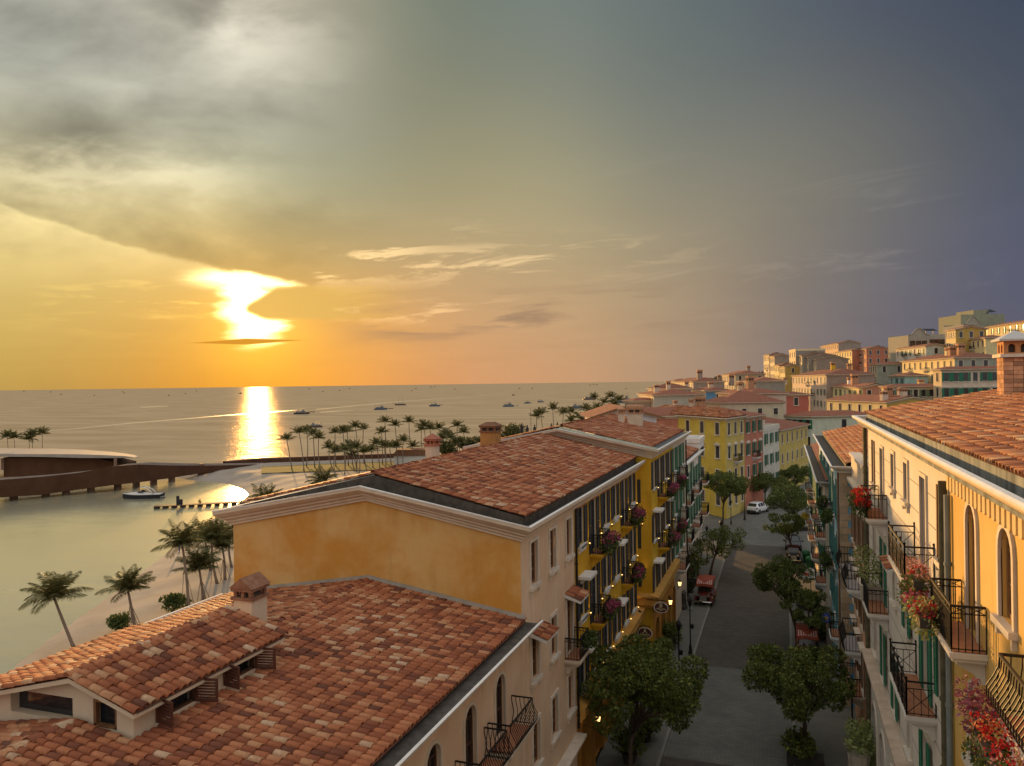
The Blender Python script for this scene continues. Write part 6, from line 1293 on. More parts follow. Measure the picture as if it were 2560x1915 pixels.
def crown_mesh(seed, nf=16, Lf=2.9, np_=15, wl=0.075, sweep=0.25, up=0.0):
    r = random.Random(seed); V, Q = [], []
    for k in range(nf):
        az = 2 * pi * k * 0.381966 + r.uniform(-.2, .2); e0 = rad(84 - 82 * (k / nf) ** 1.0 + r.uniform(-8, 8) + up); L = Lf * r.uniform(0.82, 1.08) * (0.85 if k < 4 else 1)
        droop = rad(r.uniform(38, 80)); p = Vector((0, 0, 0)); pts = [p.copy()]; dirs = []
        for i in range(np_):
            t = i / np_; e = e0 - droop * t ** 1.4
            d = Vector((math.cos(az) * math.cos(e) + sweep * t * 0.5, math.sin(az) * math.cos(e), math.sin(e))).normalized(); dirs.append(d); p = p + d * (L / np_); pts.append(p.copy())
        for i in range(np_):
            a, b = pts[i], pts[i + 1]; d = dirs[i]; s = d.cross(Vector((0, 0, 1)))
            s = s.normalized() if s.length > 0.05 else Vector((math.sin(az), -math.cos(az), 0)); w = 0.035 * (1 - i / np_) + 0.012
            n0 = len(V); V += [a - s * w, a + s * w, b + s * w, b - s * w]; Q.append((n0, n0 + 1, n0 + 2, n0 + 3))
            if i >= 1:
                t = i / np_; ll = L * 0.30 * math.sin(pi * min(1, t * 0.86 + 0.14)) ** 0.7 * r.uniform(0.85, 1.1) + 0.05
                for sg in (-1, 1):
                    for q_ in (0.0, 0.5):
                        c = a + (b - a) * q_; ld = (s * sg * 0.75 + d * 0.55 + Vector((0, 0, -0.42 + r.uniform(-.15, .12)))).normalized(); tip = c + ld * ll * r.uniform(.85, 1.1) + Vector((0, 0, -0.1 * ll))
                        m_ = c + ld * ll * 0.5; wv = d * wl
                        n0 = len(V); V += [c, m_ + wv * 0.5, tip, m_ - wv * 0.5]; Q.append((n0, n0 + 1, n0 + 2, n0 + 3))
    return np_mesh('crown', [tuple(v) for v in V], Q, PALMG)
CROWNS = [crown_mesh(s, 15, 2.7, 11, 0.12, 0.5, 8) for s in (3, 8, 21, 34, 55)]
def trunk_mesh(b, h, r0, r1, bend):
    mb = MB(); n = 7; pts = []
    for i in range(n + 1):
        t = i / n; p = b.lerp(h, t); p = p + Vector((bend * math.sin(pi * t), bend * 0.4 * math.sin(pi * t), 0)); pts.append(p)
    mb.tube([p - b for p in pts], [r0 * 1.35 if i == 0 else r0 + (r1 - r0) * i / n for i in range(n + 1)], 7); return mb.mesh('trunk', TRUNK, True)
ORD = ['first', 'second', 'third', 'fourth', 'fifth', 'sixth', 'seventh', 'eighth', 'ninth', 'tenth', 'eleventh', 'twelfth', 'thirteenth', 'fourteenth', 'fifteenth', 'sixteenth', 'seventeenth', 'eighteenth', 'nineteenth', 'twentieth', 'twenty-first', 'twenty-second', 'twenty-third', 'twenty-fourth', 'twenty-fifth', 'twenty-sixth', 'twenty-seventh', 'twenty-eighth', 'twenty-ninth', 'thirtieth']
def palm(hx, hy, bx_, d, label, group, scale=1.0, crown=None, props=0, bend=0.2, r=0.13):
    hpt = at_d(hx, hy, d); b = at_d(bx_, hy, d); b.z = bz(b.x, b.y) - 0.1
    if b.z < -5.6: b.z = -5.0
    o = empty('coconut_palm', tuple(b), label, 'palm tree', group)
    link('trunk', trunk_mesh(b, hpt, r * (0.8 + 0.2 * scale), r * 0.7, random.uniform(-bend, bend)), o, T(*b))
    me = crown if crown is not None else CROWNS[random.randrange(len(CROWNS))]
    link('crown', me, o, T(*hpt) @ Matrix.Rotation(random.uniform(0, 6.28) if crown is None else 0, 4, 'Z') @ Matrix.Scale(scale, 4))
    for k in range(props):
        a = 2 * pi * k / props + 0.4; mb = MB(); foot = b + Vector((math.cos(a) * 0.75, math.sin(a) * 0.75, 0)); top = b.lerp(hpt, 0.62)
        mb.tube([foot - b, top - b + Vector((math.cos(a) * 0.1, math.sin(a) * 0.1, 0))], 0.035, 5); link('prop_pole', mb.mesh('prop_pole', TRUNK), o, T(*b))
    return o
near = [(128, 1500, 178, 76, 'nearest beach palm at the far left, leaning left with drooping fronds', 1.28, 0), (313, 1482, 330, 80, 'stout bushy propped palm by the waterline, second from the left', 1.15, 4), (450, 1366, 464, 86, 'tall slender beach palm left of the palm clump, one long frond to the left', 1.25, 2),
        (492, 1428, 503, 90, 'short spreading propped palm in front of the palm clump on the beach', 1.3, 4), (524, 1352, 536, 97, 'tallest palm inside the clump beside the ochre gable', 1.3, 2), (550, 1372, 556, 99, 'propped palm of the clump closest to the ochre gable wall', 1.15, 3), (568, 1345, 573, 106, 'dark palm half hidden behind the corner of the ochre gable', 1.2, 0), (505, 1350, 520, 104, 'palm at the back of the beach clump', 1.2, 0)]
for i, (hx, hy, bx_, d, lb, s, pr) in enumerate(near):
    palm(hx, hy, bx_, d, lb, 'palms on the near beach', s, crown_mesh(100 + i, 24, 2.7, 15, 0.075, 0.45, 16 if i in (1, 3) else 7), pr, r=0.16)
palm(660, 1250, 662, 122, 'single palm crown just above the left roof edge of the ochre house', 'palms on the near beach', 1.2, crown_mesh(140, 18, 2.8, 14, 0.09))
palm(803, 1206, 803, 128, 'palm crown showing above the roof below the row of tall palms', 'palms on the near beach', 1.25, crown_mesh(141, 18, 2.8, 14, 0.09))
pav = [(16, 1098), (33, 1101), (71, 1105), (79, 1094), (104, 1090)]
for i, (hx, hy) in enumerate(pav):
    palm(hx, hy, hx + (6 if i < 2 else 0), 238, '%s palm from the left behind the pavilion roof' % ORD[i], 'palms behind the pavilion', 1.2, None, 0, 0.05, 0.1)
row = [(715, 1101, 727, 228), (746, 1084, 757, 222), (765, 1081, 763, 236), (781, 1088, 784, 232), (795, 1098, 800, 218), (821, 1122, 831, 224), (836, 1084, 837, 234), (836, 1132, 836, 208), (856, 1081, 860, 224), (867, 1081, 868, 236), (887, 1069, 888, 230), (907, 1075, 908, 240), (872, 1119, 889, 220), (889, 1122, 895, 216), (908, 1132, 914, 222), (858, 1128, 858, 214), (880, 1140, 884, 226), (952, 1083, 953, 238),
       (961, 1056, 962, 240), (986, 1065, 986, 242), (940, 1112, 947, 226), (958, 1118, 962, 222), (972, 1120, 975, 236), (988, 1118, 992, 232), (1006, 1104, 1006, 228), (1021, 1056, 1031, 240), (926, 1128, 930, 228), (1030, 1118, 1032, 244)]
row.sort()
for i, (hx, hy, bx_, d) in enumerate(row):
    palm(hx, hy, bx_, d, ('tall' if hy < 1110 else 'shorter') + ' coconut palm on the lawn spit, %s from the left' % ORD[i], 'palms on the lawn spit', 1.08 if hy < 1110 else 1.15, None, 0, 0.5, 0.15)
mid = [(1058, 1066, 1061, 270), (1052, 1076, 1056, 276), (1074, 1074, 1074, 272), (1096, 1072, 1097, 280), (1112, 1088, 1112, 268), (1104, 1098, 1104, 262), (1124, 1096, 1124, 274), (1141, 1066, 1142, 276), (1157, 1082, 1157, 280), (1148, 1108, 1148, 268), (1134, 1110, 1134, 270), (1086, 1110, 1086, 262), (1072, 1112, 1072, 266), (1200, 1106, 1200, 280)]
mid.sort()
for i, (hx, hy, bx_, d) in enumerate(mid): palm(hx, hy, bx_, d, ('tall slim' if hy < 1085 else 'low bushy') + ' palm between the two ridge chimneys, %s from the left' % ORD[i], 'palms between the ridge chimneys', 1.3, None, 0, 0.4, 0.16)
far = [(1341, 1041, 1345, 320), (1351, 1033, 1358, 318), (1381, 1022, 1386, 316), (1408, 1032, 1406, 324), (1426, 1030, 1426, 330), (1427, 1052, 1427, 320), (1446, 1044, 1446, 330), (1456, 1050, 1456, 322), (1464, 1022, 1466, 340), (1472, 1034, 1472, 336), (1484, 994, 1485, 380), (1492, 1020, 1492, 344), (1510, 1006, 1511, 352), (1526, 991, 1527, 350), (1548, 999, 1548, 360), (1484, 1030, 1484, 338), (1536, 1012, 1536, 350)]
far.sort()
for i, (hx, hy, bx_, d) in enumerate(far): palm(hx, hy, bx_, d, ('tall' if hy < 1035 else 'low') + ' shore palm beyond the roofs, %s from the left' % ORD[i], 'palms along the far shore', 1.45, None, 0, 0.5, 0.18)
# bushy shrubs
def leaf_cloud(name, blobs, per, size, m, seed=0, flat=0.5):
    r = np.random.default_rng(seed); Vs = []
    for (x, y, z, rx, ry, rz) in blobs:
        n = int(per * max(rx * ry, 0.05) ** 0.75)
        v = r.normal(size=(n, 3)); v /= np.linalg.norm(v, axis=1)[:, None]; rr = r.uniform(0.45, 1.0, n) ** 0.6
        c = v * rr[:, None] * np.array([rx, ry, rz]) + np.array([x, y, z])
        u = v * 0.5 + r.normal(size=(n, 3)) * 0.7 + np.array([0, 0, -0.1]); u /= np.linalg.norm(u, axis=1)[:, None]
        w = np.cross(u, r.normal(size=(n, 3))); w /= np.linalg.norm(w, axis=1)[:, None]
        s = size * r.uniform(0.6, 1.3, n)[:, None]
        Vs.append(np.stack([c, c + u * s * 0.5 + w * s * 0.28, c + u * s, c + u * s * 0.5 - w * s * 0.28], 1))
    V = np.concatenate(Vs).reshape(-1, 3); n = len(V) // 4
    return np_mesh(name, V, np.arange(n * 4).reshape(-1, 4), m)
def shrub(p, r, h, label, group=None, m=None, size=0.2, per=260, seed=1, name='shrub'):
    o = empty(name, tuple(p), label, 'shrub', group); rr = random.Random(seed)
    bl = [(rr.uniform(-.5, .5) * r, rr.uniform(-.5, .5) * r, h * rr.uniform(.35, .8), r * rr.uniform(.4, .65), r * rr.uniform(.4, .65), h * rr.uniform(.25, .4)) for _ in range(7)]
    link('foliage', leaf_cloud('foliage', bl, per, size, m or BUSHG, seed), o, T(*p))
    mb = MB()
    for b in bl[:5]: mb.tube([(0, 0, -0.1), (b[0] * .5, b[1] * .5, b[2] * .5), (b[0], b[1], b[2])], [0.05, 0.035, 0.015], 5)
    link('stem', mb.mesh('stem', BARK), o, T(*p)); return o
for i, (x, y, d, lb) in enumerate([(427, 1530, 86, 'light green spreading shrub on the sand behind the roof edge, the right one'), (284, 1584, 80, 'light green spreading shrub on the sand behind the roof edge, the left one')]):
    p = at_d(x, y, d); p.z = bz(p.x, p.y); shrub(p, 1.5, 1.5, lb, 'shrubs on the sand', None, 0.32, 240, i + 5)
for i, (x, d, lb) in enumerate([(1268, 300, 'bushy grey green thicket right of the dark chimney'), (1286, 306, 'smaller thicket beside the promenade posts'), (1215, 290, 'dark thicket just left of the dark chimney'), (1170, 284, 'low dark thicket under the middle palms'), (1508, 346, 'round dark shrub among the far shore palms'), (1120, 262, 'low thicket beside the white beach house')]):
    p = at_d(x, 1000, d); p.z = bz(p.x, p.y) - 0.2; shrub(p, 4.5, 8.0 if i in (0, 1) else 5.0, lb, 'thickets along the shore', PALMG, 0.8, 70, i + 20)
# white beach building with dark roof between the palms
p = at_d(982, 1160, 236); hb = empty('beach_house', (p.x, p.y, -4.6), 'small white beach building with dark tiled roof among the lawn palms', 'house')
mb = MB(); mb.box(0, 12, 0, 6, -4.7, -1.6, frame(p.x, p.y, RGT.x, RGT.y)); wbuild(mb, 'wall', WHITE, hb)
mb = MB(); mb.prism([(-0.6, -1.59), (12.6, -1.59), (11, 0.2), (1, 0.2)], -0.5, 6.5, frame(p.x, p.y, RGT.x, RGT.y)); wbuild(mb, 'roof', MATS['dark_terracotta'], hb)
# sea wall and the curved bridge with its pavilion
RUST = mat('rust_concrete', (0.070, 0.030, 0.014), (0.100, 0.046, 0.024), 0.3, 0.85, 0.2, 8)
def strip_wall(mb, pts, zt, zb, th):
    for (a, b) in zip(pts[:-1], pts[1:]):
        d = (b - a); n = Vector((-d.y, d.x, 0)).normalized() * th
        za, zb_ = (zt(a), zt(b)) if callable(zt) else (zt, zt)
        ba, bb = (zb(a), zb(b)) if callable(zb) else (zb, zb)
        P = [Vector((a.x, a.y, ba)), Vector((b.x, b.y, bb)), Vector((b.x, b.y, zb_)), Vector((a.x, a.y, za))]; q = [v + n for v in P]
        mb.P(P + q, [(0, 1, 2, 3), (7, 6, 5, 4), (3, 2, 6, 7), (0, 4, 5, 1)])
sw = empty('sea_wall', tuple(at_z(800, 1160, -6)), 'long low rust brown sea wall behind the lawn and palms', 'wall')
pts = [at_z(x, y, -6) for x, y in [(560, 1180), (640, 1172), (720, 1168), (800, 1164), (900, 1160), (1000, 1156), (1090, 1150)]]
mb = MB(); strip_wall(mb, pts, -3.3, -7, 1.4); wbuild(mb, 'wall', RUST, sw)
mb = MB(); strip_wall(mb, [q_ + Vector((0, 0.0, 0)) for q_ in pts], -3.05, -3.29, 1.6); wbuild(mb, 'coping', mat('pinkish_coping', (0.26, 0.17, 0.13), (0.32, 0.22, 0.17), 1, 0.9), sw)
mb = MB()
for i in range(60):
    a = at_z(465 + i * 4, 1182 - i * 0.12, -6); a += Vector((random.uniform(-3, 3), random.uniform(-5, 5), 0)); s = random.uniform(0.5, 1.5)
    r = random.Random(i); m_ = T(a.x, a.y, -5.5) @ Matrix.Rotation(r.uniform(0, 6), 4, 'Z'); n0 = len(mb.v); mb.lathe([(0.0, -0.8), (0.9, -0.6), (1.0, 0.0), (0.7, 0.45), (0.0, 0.6)], 6, cap=False)
    mb.v[n0:] = [tuple(m_ @ Vector((x * r.uniform(.8, 1.2) * s, y * r.uniform(.8, 1.2) * s, z * r.uniform(.8, 1.2) * s))) for x, y, z in mb.v[n0:]]
tag(mb.build('rubble', mat('dark_rock', (0.07, 0.055, 0.045), (0.11, 0.09, 0.07), 1, 0.95, 0.5, 6)), 'dark rubble heaped at the foot of the sea wall by the bridge end', kind='stuff')
br = empty('footbridge', tuple(at_d(280, 1210, 196)), 'dark rust coloured curving bridge on piers, crossing the lagoon mouth at left', 'bridge')
top = [(-420, 1232, 168), (-200, 1220, 172), (0, 1206, 180), (100, 1198, 186), (196, 1187, 192), (285, 1170, 197), (340, 1166, 202), (420, 1168, 212), (500, 1168, 224), (590, 1166, 236), (678, 1163, 250)]
bot = [(-420, 1268), (-200, 1260), (0, 1250), (98, 1243), (212, 1229), (277, 1217), (326, 1211), (410, 1200), (492, 1187), (590, 1181), (678, 1177)]
A_ = [at_d(x, y, d) for x, y, d in top]; B_ = [at_d(t[0], b[1], t[2]) for t, b in zip(top, bot)]
bk = [Vector((a.x, a.y, 0)) + FWD * 7.0 for a in A_]
mb = MB(); n = len(A_)
mb.rings([[A_[i], B_[i], Vector((bk[i].x, bk[i].y, B_[i].z)), Vector((bk[i].x, bk[i].y, A_[i].z - 0.7)), Vector((A_[i].x + FWD.x * 0.4, A_[i].y + FWD.y * 0.4, A_[i].z - 0.7)), Vector((A_[i].x + FWD.x * 0.4, A_[i].y + FWD.y * 0.4, A_[i].z))] for i in range(n)]); wbuild(mb, 'bridge_beam', RUST, br)
mb = MB(); mb.rings([[Vector((A_[i].x + FWD.x * 0.5, A_[i].y + FWD.y * 0.5, A_[i].z - 0.68)), Vector((bk[i].x, bk[i].y, A_[i].z - 0.1))] for i in range(n)], closed=False, cap=False); wbuild(mb, 'deck', mat('deck_grey', (0.16, 0.12, 0.10), (0.22, 0.17, 0.14), 0.6, 0.8), br)
for x, yb_, d in [(17, 1252, 183), (98, 1245, 187), (150, 1240, 190), (213, 1236, 194), (281, 1230, 199), (328, 1226, 204), (372, 1222, 208), (418, 1216, 213), (492, 1205, 224)]:
    p = at_d(x, yb_, d) + FWD * 2.0; mb = MB(); mb.lathe([(0.9, -8), (0.9, -2.2)], 10); link('pier', mb.mesh('pier', mat('pier_concrete', (0.20, 0.13, 0.09), (0.26, 0.17, 0.12), 0.8, 0.9)), br, T(p.x, p.y, 0))
pv = empty('pavilion', tuple(at_d(120, 1190, 210)), 'low brown pavilion under a long thin pale curved roof beside the bridge', 'building')
rf = [(-420, 1146, 1153, 206), (-200, 1142, 1149, 208), (0, 1141, 1148, 212), (100, 1141, 1148, 214), (196, 1141, 1150, 215), (265, 1143, 1150, 216), (310, 1145, 1149.5, 216), (336, 1148.5, 1150, 216)]
mb = MB(); mb.rings([[at_d(x, a, d), at_d(x, b, d), at_d(x, b, d) + FWD * dd, at_d(x, b, d) + FWD * dd + UP * 0.2] for (x, a, b, d), dd in zip(rf, (26, 26, 24, 21, 17, 11, 6, 2))]); wbuild(mb, 'roof', mat('pale_roof', (0.32, 0.28, 0.25), (0.38, 0.34, 0.30), 0.5, 0.7), pv)
mb = MB(); c = [at_d(6, 1150, 214), at_d(120, 1150, 216), at_d(235, 1150, 218), at_d(300, 1165, 220)]
mb.rings([[Vector((p.x, p.y, -4)), Vector((p.x, p.y, p.z - 0.02)), Vector((p.x, p.y, p.z - 0.02)) + FWD * 9, Vector((p.x, p.y, -4)) + FWD * 9] for p in c]); wbuild(mb, 'wall', RUST, pv)
for x, y in ((286, 1151), (3, 1152)):
    p = at_d(x, y, 213); mb = MB(); mb.box(-0.28, 0.28, -0.28, 0.28, p.z - 3.2, p.z); link('column', mb.mesh('column', MATS['pier_concrete']), pv, T(p.x, p.y, 0))
# people as small figures on the far promenade and the jetty
def person(p, label, shirt, trousers, h=1.7, rz=0.0, group=None, arm=0.1, stride=0.12):
    o = empty('person', tuple(p), label, 'person', group, rz); s = h / 1.72
    skin = mat('skin', (0.32, 0.19, 0.13), None, 1, 0.6)
    me = bpy.data.meshes.new('body')
    vs = [(0, 0, 0.92), (0, 0.01, 1.15), (0, 0.0, 1.38), (0, 0.01, 1.48), (0, 0, 1.60), (0, 0, 1.70), (-0.09, 0, 0.86), (-0.10, stride * 0.5, 0.48), (-0.10, -stride, 0.06), (-0.10, -stride + 0.14, 0.03), (0.09, 0, 0.86), (0.10, -stride * 0.2, 0.48), (0.10, stride, 0.06), (0.10, stride + 0.14, 0.03), (-0.19, 0, 1.37), (-0.24, 0.02, 1.1), (-0.22, arm, 0.86), (0.19, 0, 1.37), (0.24, 0.02, 1.1), (0.22, arm + 0.1, 0.88)]
    es = [(0, 1), (1, 2), (2, 3), (3, 4), (4, 5), (0, 6), (6, 7), (7, 8), (8, 9), (0, 10), (10, 11), (11, 12), (12, 13), (2, 14), (14, 15), (15, 16), (2, 17), (17, 18), (18, 19)]
    rs = [.15, .145, .15, .055, .10, .06, .09, .065, .045, .04, .09, .065, .045, .04, .06, .045, .035, .06, .045, .035]
    me.from_pydata([(x * s, y * s, z * s) for x, y, z in vs], es, []); b = bpy.data.objects.new('body', me); COL.objects.link(b)
    sk = b.modifiers.new('skin', 'SKIN'); me.skin_vertices.new() if not me.skin_vertices else None
    for i, r in enumerate(rs): me.skin_vertices[0].data[i].radius = (r * s, r * s * 0.8)
    me.skin_vertices[0].data[0].use_root = True
    sub = b.modifiers.new('sub', 'SUBSURF'); sub.levels = 1; sub.render_levels = 1
    dg = bpy.context.evaluated_depsgraph_get(); m2 = bpy.data.meshes.new_from_object(b.evaluated_get(dg)); bpy.data.objects.remove(b); m2.name = 'body'
    m2.materials.clear(); [m2.materials.append(q) for q in (shirt, trousers, skin, mat('black_hair', (0.015, 0.012, 0.01), None, 1, 0.6))]
    for f in m2.polygons:
        z, ax = f.center.z / s, abs(f.center.x) / s
        f.material_index = 3 if z > 1.62 else (2 if z > 1.44 or (ax > 0.17 and z < 1.15) or z < 0.1 else (0 if z > 0.95 else 1))
    link('body', m2, o, WORLD(o)); return o
BLUEC = mat('blue_cloth', (0.10, 0.13, 0.30), None); DARKC = mat('dark_cloth', (0.03, 0.03, 0.04), None); PALEC = mat('pale_cloth', (0.5, 0.48, 0.45), None)
p = at_z(443, 1388, -5.7); p.z = bz(p.x, p.y); person(p, 'person in blue clothes standing at the waterline of the beach', BLUEC, BLUEC, 1.7, 2.0)
# floating jetty with lit sides
jt = empty('floating_jetty', tuple(at_z(470, 1272, SEA_Z)), 'narrow floating jetty with a dark post box, lying in the lagoon', 'jetty')
a, b = at_z(380, 1277, SEA_Z), at_z(620, 1264, SEA_Z); e = b - a; Lj = e.length; Mj = frame(a.x, a.y, e.x, e.y, SEA_Z)
JW = mat('jetty_wood', (0.10, 0.065, 0.045), (0.15, 0.10, 0.07), 2, 0.8)
mb = MB(); mb.box(0, Lj, 0, 1.9, 0.42, 0.56); link('deck', mb.mesh('deck', JW), jt, Mj)
k = 0
while k * 1.75 + 1.2 < Lj:
    mb = MB(); mb.box(0, 0.95, 0.1, 1.8, -0.2, 0.415); link('float', mb.mesh('float', mat('float_dark', (0.035, 0.025, 0.02), None)), jt, Mj @ T(k * 1.75, 0, 0)); k += 1
for x, h in ((4.7, 1.9), (5.35, 1.1)):
    mb = MB(); mb.box(-0.28, 0.28, 0.6, 1.3, 0.562, 0.56 + h); mb.box(-0.2, 0.2, 0.7, 1.2, 0.562 + h, 0.62 + h); link('service_post', mb.mesh('service_post', DARKC), jt, Mj @ T(x, 0, 0))
p = Mj @ Vector((Lj * 0.47, 1.0, 0.56)); shrub(p, 0.35, 1.0, 'small potted plant standing on the floating jetty', None, PALMG, 0.22, 160, 77, 'potted_plant')
# ------------------------------------------------------------------ boats
def hull(mb, L, B, D, sheer=0.5, n=9):
    rings = []
    for i in range(n):
        t = i / (n - 1); x = -L / 2 + L * t; w = B / 2 * (1 - max(0, (t - 0.45) / 0.55) ** 2.2) * (0.82 + 0.18 * min(1, t * 5)); w = max(w, 0.03); zt = D + sheer * D * max(0, (t - 0.5) * 2) ** 2 + 0.12 * D * (1 - t)
        zb = -0.45 * D + 0.9 * D * max(0, (t - 0.72) / 0.28) ** 2
        rings.append([(x, -w, zt), (x, -w * 0.86, zb * 0.2 + 0.05), (x, -w * 0.4, zb), (x, w * 0.4, zb), (x, w * 0.86, zb * 0.2 + 0.05), (x, w, zt), (x, w * 0.86, zt - 0.18 * D), (x, -w * 0.86, zt - 0.18 * D)])
    mb.rings(rings); return mb
HULLC = [mat('navy_hull', (0.03, 0.05, 0.10), (0.05, 0.07, 0.13), 1, 0.6), mat('brown_hull', (0.09, 0.05, 0.035), None, 1, 0.6), mat('grey_hull', (0.10, 0.12, 0.16), None, 1, 0.6)]
CABIN = mat('cabin_paint', (0.30, 0.33, 0.38), (0.20, 0.23, 0.28), 0.8, 0.7); DARKW = mat('boat_dark', (0.03, 0.03, 0.035), None)
def tour_boat(M, o, hc, two=True):
    link('hull', hull(MB(), 15, 4.2, 1.5).mesh('hull', hc), o, M)
    mb = MB(); mb.box(-5.6, 3.6, -1.7, 1.7, 1.3, 3.1); link('cabin', mb.mesh('cabin', CABIN), o, M)
    for x in np.arange(-4.9, 3.2, 1.35):
        for s in (-1, 1):
            mb = MB(); mb.box(float(x) - 0.42, float(x) + 0.42, s * 1.7 - 0.02, s * 1.7 + 0.02, 2.0, 2.75); link('window', mb.mesh('window', DARKW), o, M)
    mb = MB(); mb.box(-6.4, 4.4, -1.95, 1.95, 3.1, 3.22); link('upper_deck', mb.mesh('upper_deck', CABIN), o, M)
    if two:
        mb = MB(); mb.box(-6.2, 2.6, -1.9, 1.9, 5.0, 5.12); link('canopy', mb.mesh('canopy', HULLC[2]), o, M)
        for x in (-6.0, -3.0, 0.0, 2.4):
            for s in (-1, 1): mb = MB(); mb.bar((x, s * 1.75, 3.22), (x, s * 1.75, 5.0), 0.1); link('post', mb.mesh('post', DARKW), o, M)
        mb = MB(); mb.box(0.4, 2.2, -1.1, 1.1, 3.22, 4.7); link('wheelhouse', mb.mesh('wheelhouse', CABIN), o, M)
    mb = MB(); mb.bar((2.0, 0, 3.2), (2.0, 0, 7.2), 0.09); link('mast', mb.mesh('mast', DARKW), o, M)
def place_boat(x, y, label, kind, L, rot=0.0, group='boats moored on the sea', hc=0):
    p = at_z(x, y, SEA_Z); M = T(p.x, p.y, SEA_Z) @ Matrix.Rotation(math.atan2(RGT.y, RGT.x) + rot, 4, 'Z')
    o = empty('boat', tuple(p), label, 'boat', group)
    if kind == 'tour': tour_boat(M @ Matrix.Scale(L / 15, 4), o, HULLC[hc])
    elif kind == 'schooner':
        M = M @ Matrix.Scale(L / 15, 4); link('hull', hull(MB(), 15, 3.6, 1.5, 0.7).mesh('hull', HULLC[1]), o, M); mb = MB(); mb.box(-4.5, 2.5, -1.2, 1.2, 1.2, 2.3); link('cabin', mb.mesh('cabin', CABIN), o, M)
        for xx, h in ((-2.6, 14), (2.6, 14.5)):
            mb = MB(); mb.tube([(xx, 0, 1), (xx, 0, h)], [0.14, 0.06], 6); mb.bar((xx, 0, 3.2), (xx - 4, 0, 3.0), 0.22); link('mast', mb.mesh('mast', DARKW), o, M)
        mb = MB(); mb.bar((7.0, 0, 2.0), (10.0, 0, 3.0), 0.14); link('bowsprit', mb.mesh('bowsprit', DARKW), o, M)
    elif kind == 'skiff':
        M = M @ Matrix.Scale(L / 6, 4); link('hull', hull(MB(), 6, 1.5, 0.6).mesh('hull', HULLC[1]), o, M)
    else:
        M = M @ Matrix.Scale(L / 15, 4); link('hull', hull(MB(), 15, 4.0, 1.7, 0.7).mesh('hull', DARKW), o, M); mb = MB(); mb.box(-5, 0.5, -1.3, 1.3, 1.3, 4.4); mb.bar((1.5, 0, 1), (1.5, 0, 8), 0.25); mb.bar((1.5, 0, 7.5), (-5, 0, 4.2), 0.15); link('cabin', mb.mesh('cabin', DARKW), o, M)
place_boat(753, 1038, 'big dark fishing boat just right of the sun glitter', 'tour', 14, 0.3, hc=1); place_boat(779, 1033, 'skiff tied behind the big dark fishing boat', 'skiff', 5.5)
place_boat(785, 1071, 'dark small fishing boat behind the first lawn palms', 'tour', 9.5, 3.2, hc=1)
place_boat(951, 1026, 'blue tour boat left of the two masted schooner', 'tour', 13.5, 0.4, hc=0); place_boat(975, 1023.5, 'thin skiff between the blue tour boat and the schooner', 'skiff', 6)
place_boat(1000, 1014.5, 'two masted wooden schooner on the sea', 'schooner', 13.5, 3.3); place_boat(1085, 1017, 'blue boat with pale canopy right of the schooner', 'tour', 13, 0.2, hc=0); place_boat(1100, 1014, 'skiff at the stern of the blue boat right of the schooner', 'skiff', 5)
place_boat(1271, 1017, 'white and blue double deck boat above the dark chimney', 'tour', 13.5, 0.5, hc=2); place_boat(1292, 1014, 'orange buoy boat beside the double deck boat', 'skiff', 3.5)
place_boat(1318, 1008.5, 'smaller grey boat, left one of the two above the flagpole', 'tour', 9, 0.3, hc=2); place_boat(1350, 1005.5, 'smaller grey boat, right one of the two above the flagpole', 'tour', 10, 0.2, hc=2)
place_boat(1440, 1020.5, 'blue grey tour boat behind the far shore palms', 'tour', 14, 3.0, hc=2); place_boat(1473, 998.5, 'dark tour boat half behind a lone palm crown', 'tour', 19, 0.1, hc=1); place_boat(1560, 1006, 'large white double deck boat moored nearest the town', 'tour', 26, 0.2, hc=2); place_boat(1541, 1003, 'dark boat behind the shore palm beside the large white boat', 'tour', 22, 0.5, hc=1)
tiny = [(60, 984.5), (126, 986), (152, 992), (235, 994), (306, 985), (310, 988), (422, 993), (463, 988.5), (491, 982), (601, 987.5), (623, 977.5), (773, 975), (807, 982), (848, 979), (874, 973.5), (1029, 979), (1040, 973.8), (1077, 968.8), (1087, 968.6), (1138, 973.8), (1299, 971.2), (1330, 971.2), (1283, 988.6), (1475, 962.5), (1484, 960.5), (1492, 961), (1565, 971)]
for i, (x, y) in enumerate(tiny):
    d = (H - SEA_Z) / uv(x, y)[1]
    place_boat(x, y, 'tiny dark fishing boat near the horizon, %s from the left' % ORD[i], 'tiny', max(7, min(40, (8 if i == 9 else 4.5) * d / F * 1.1)), random.uniform(-.5, .5) + (pi if i % 2 else 0), 'fishing boats near the horizon')
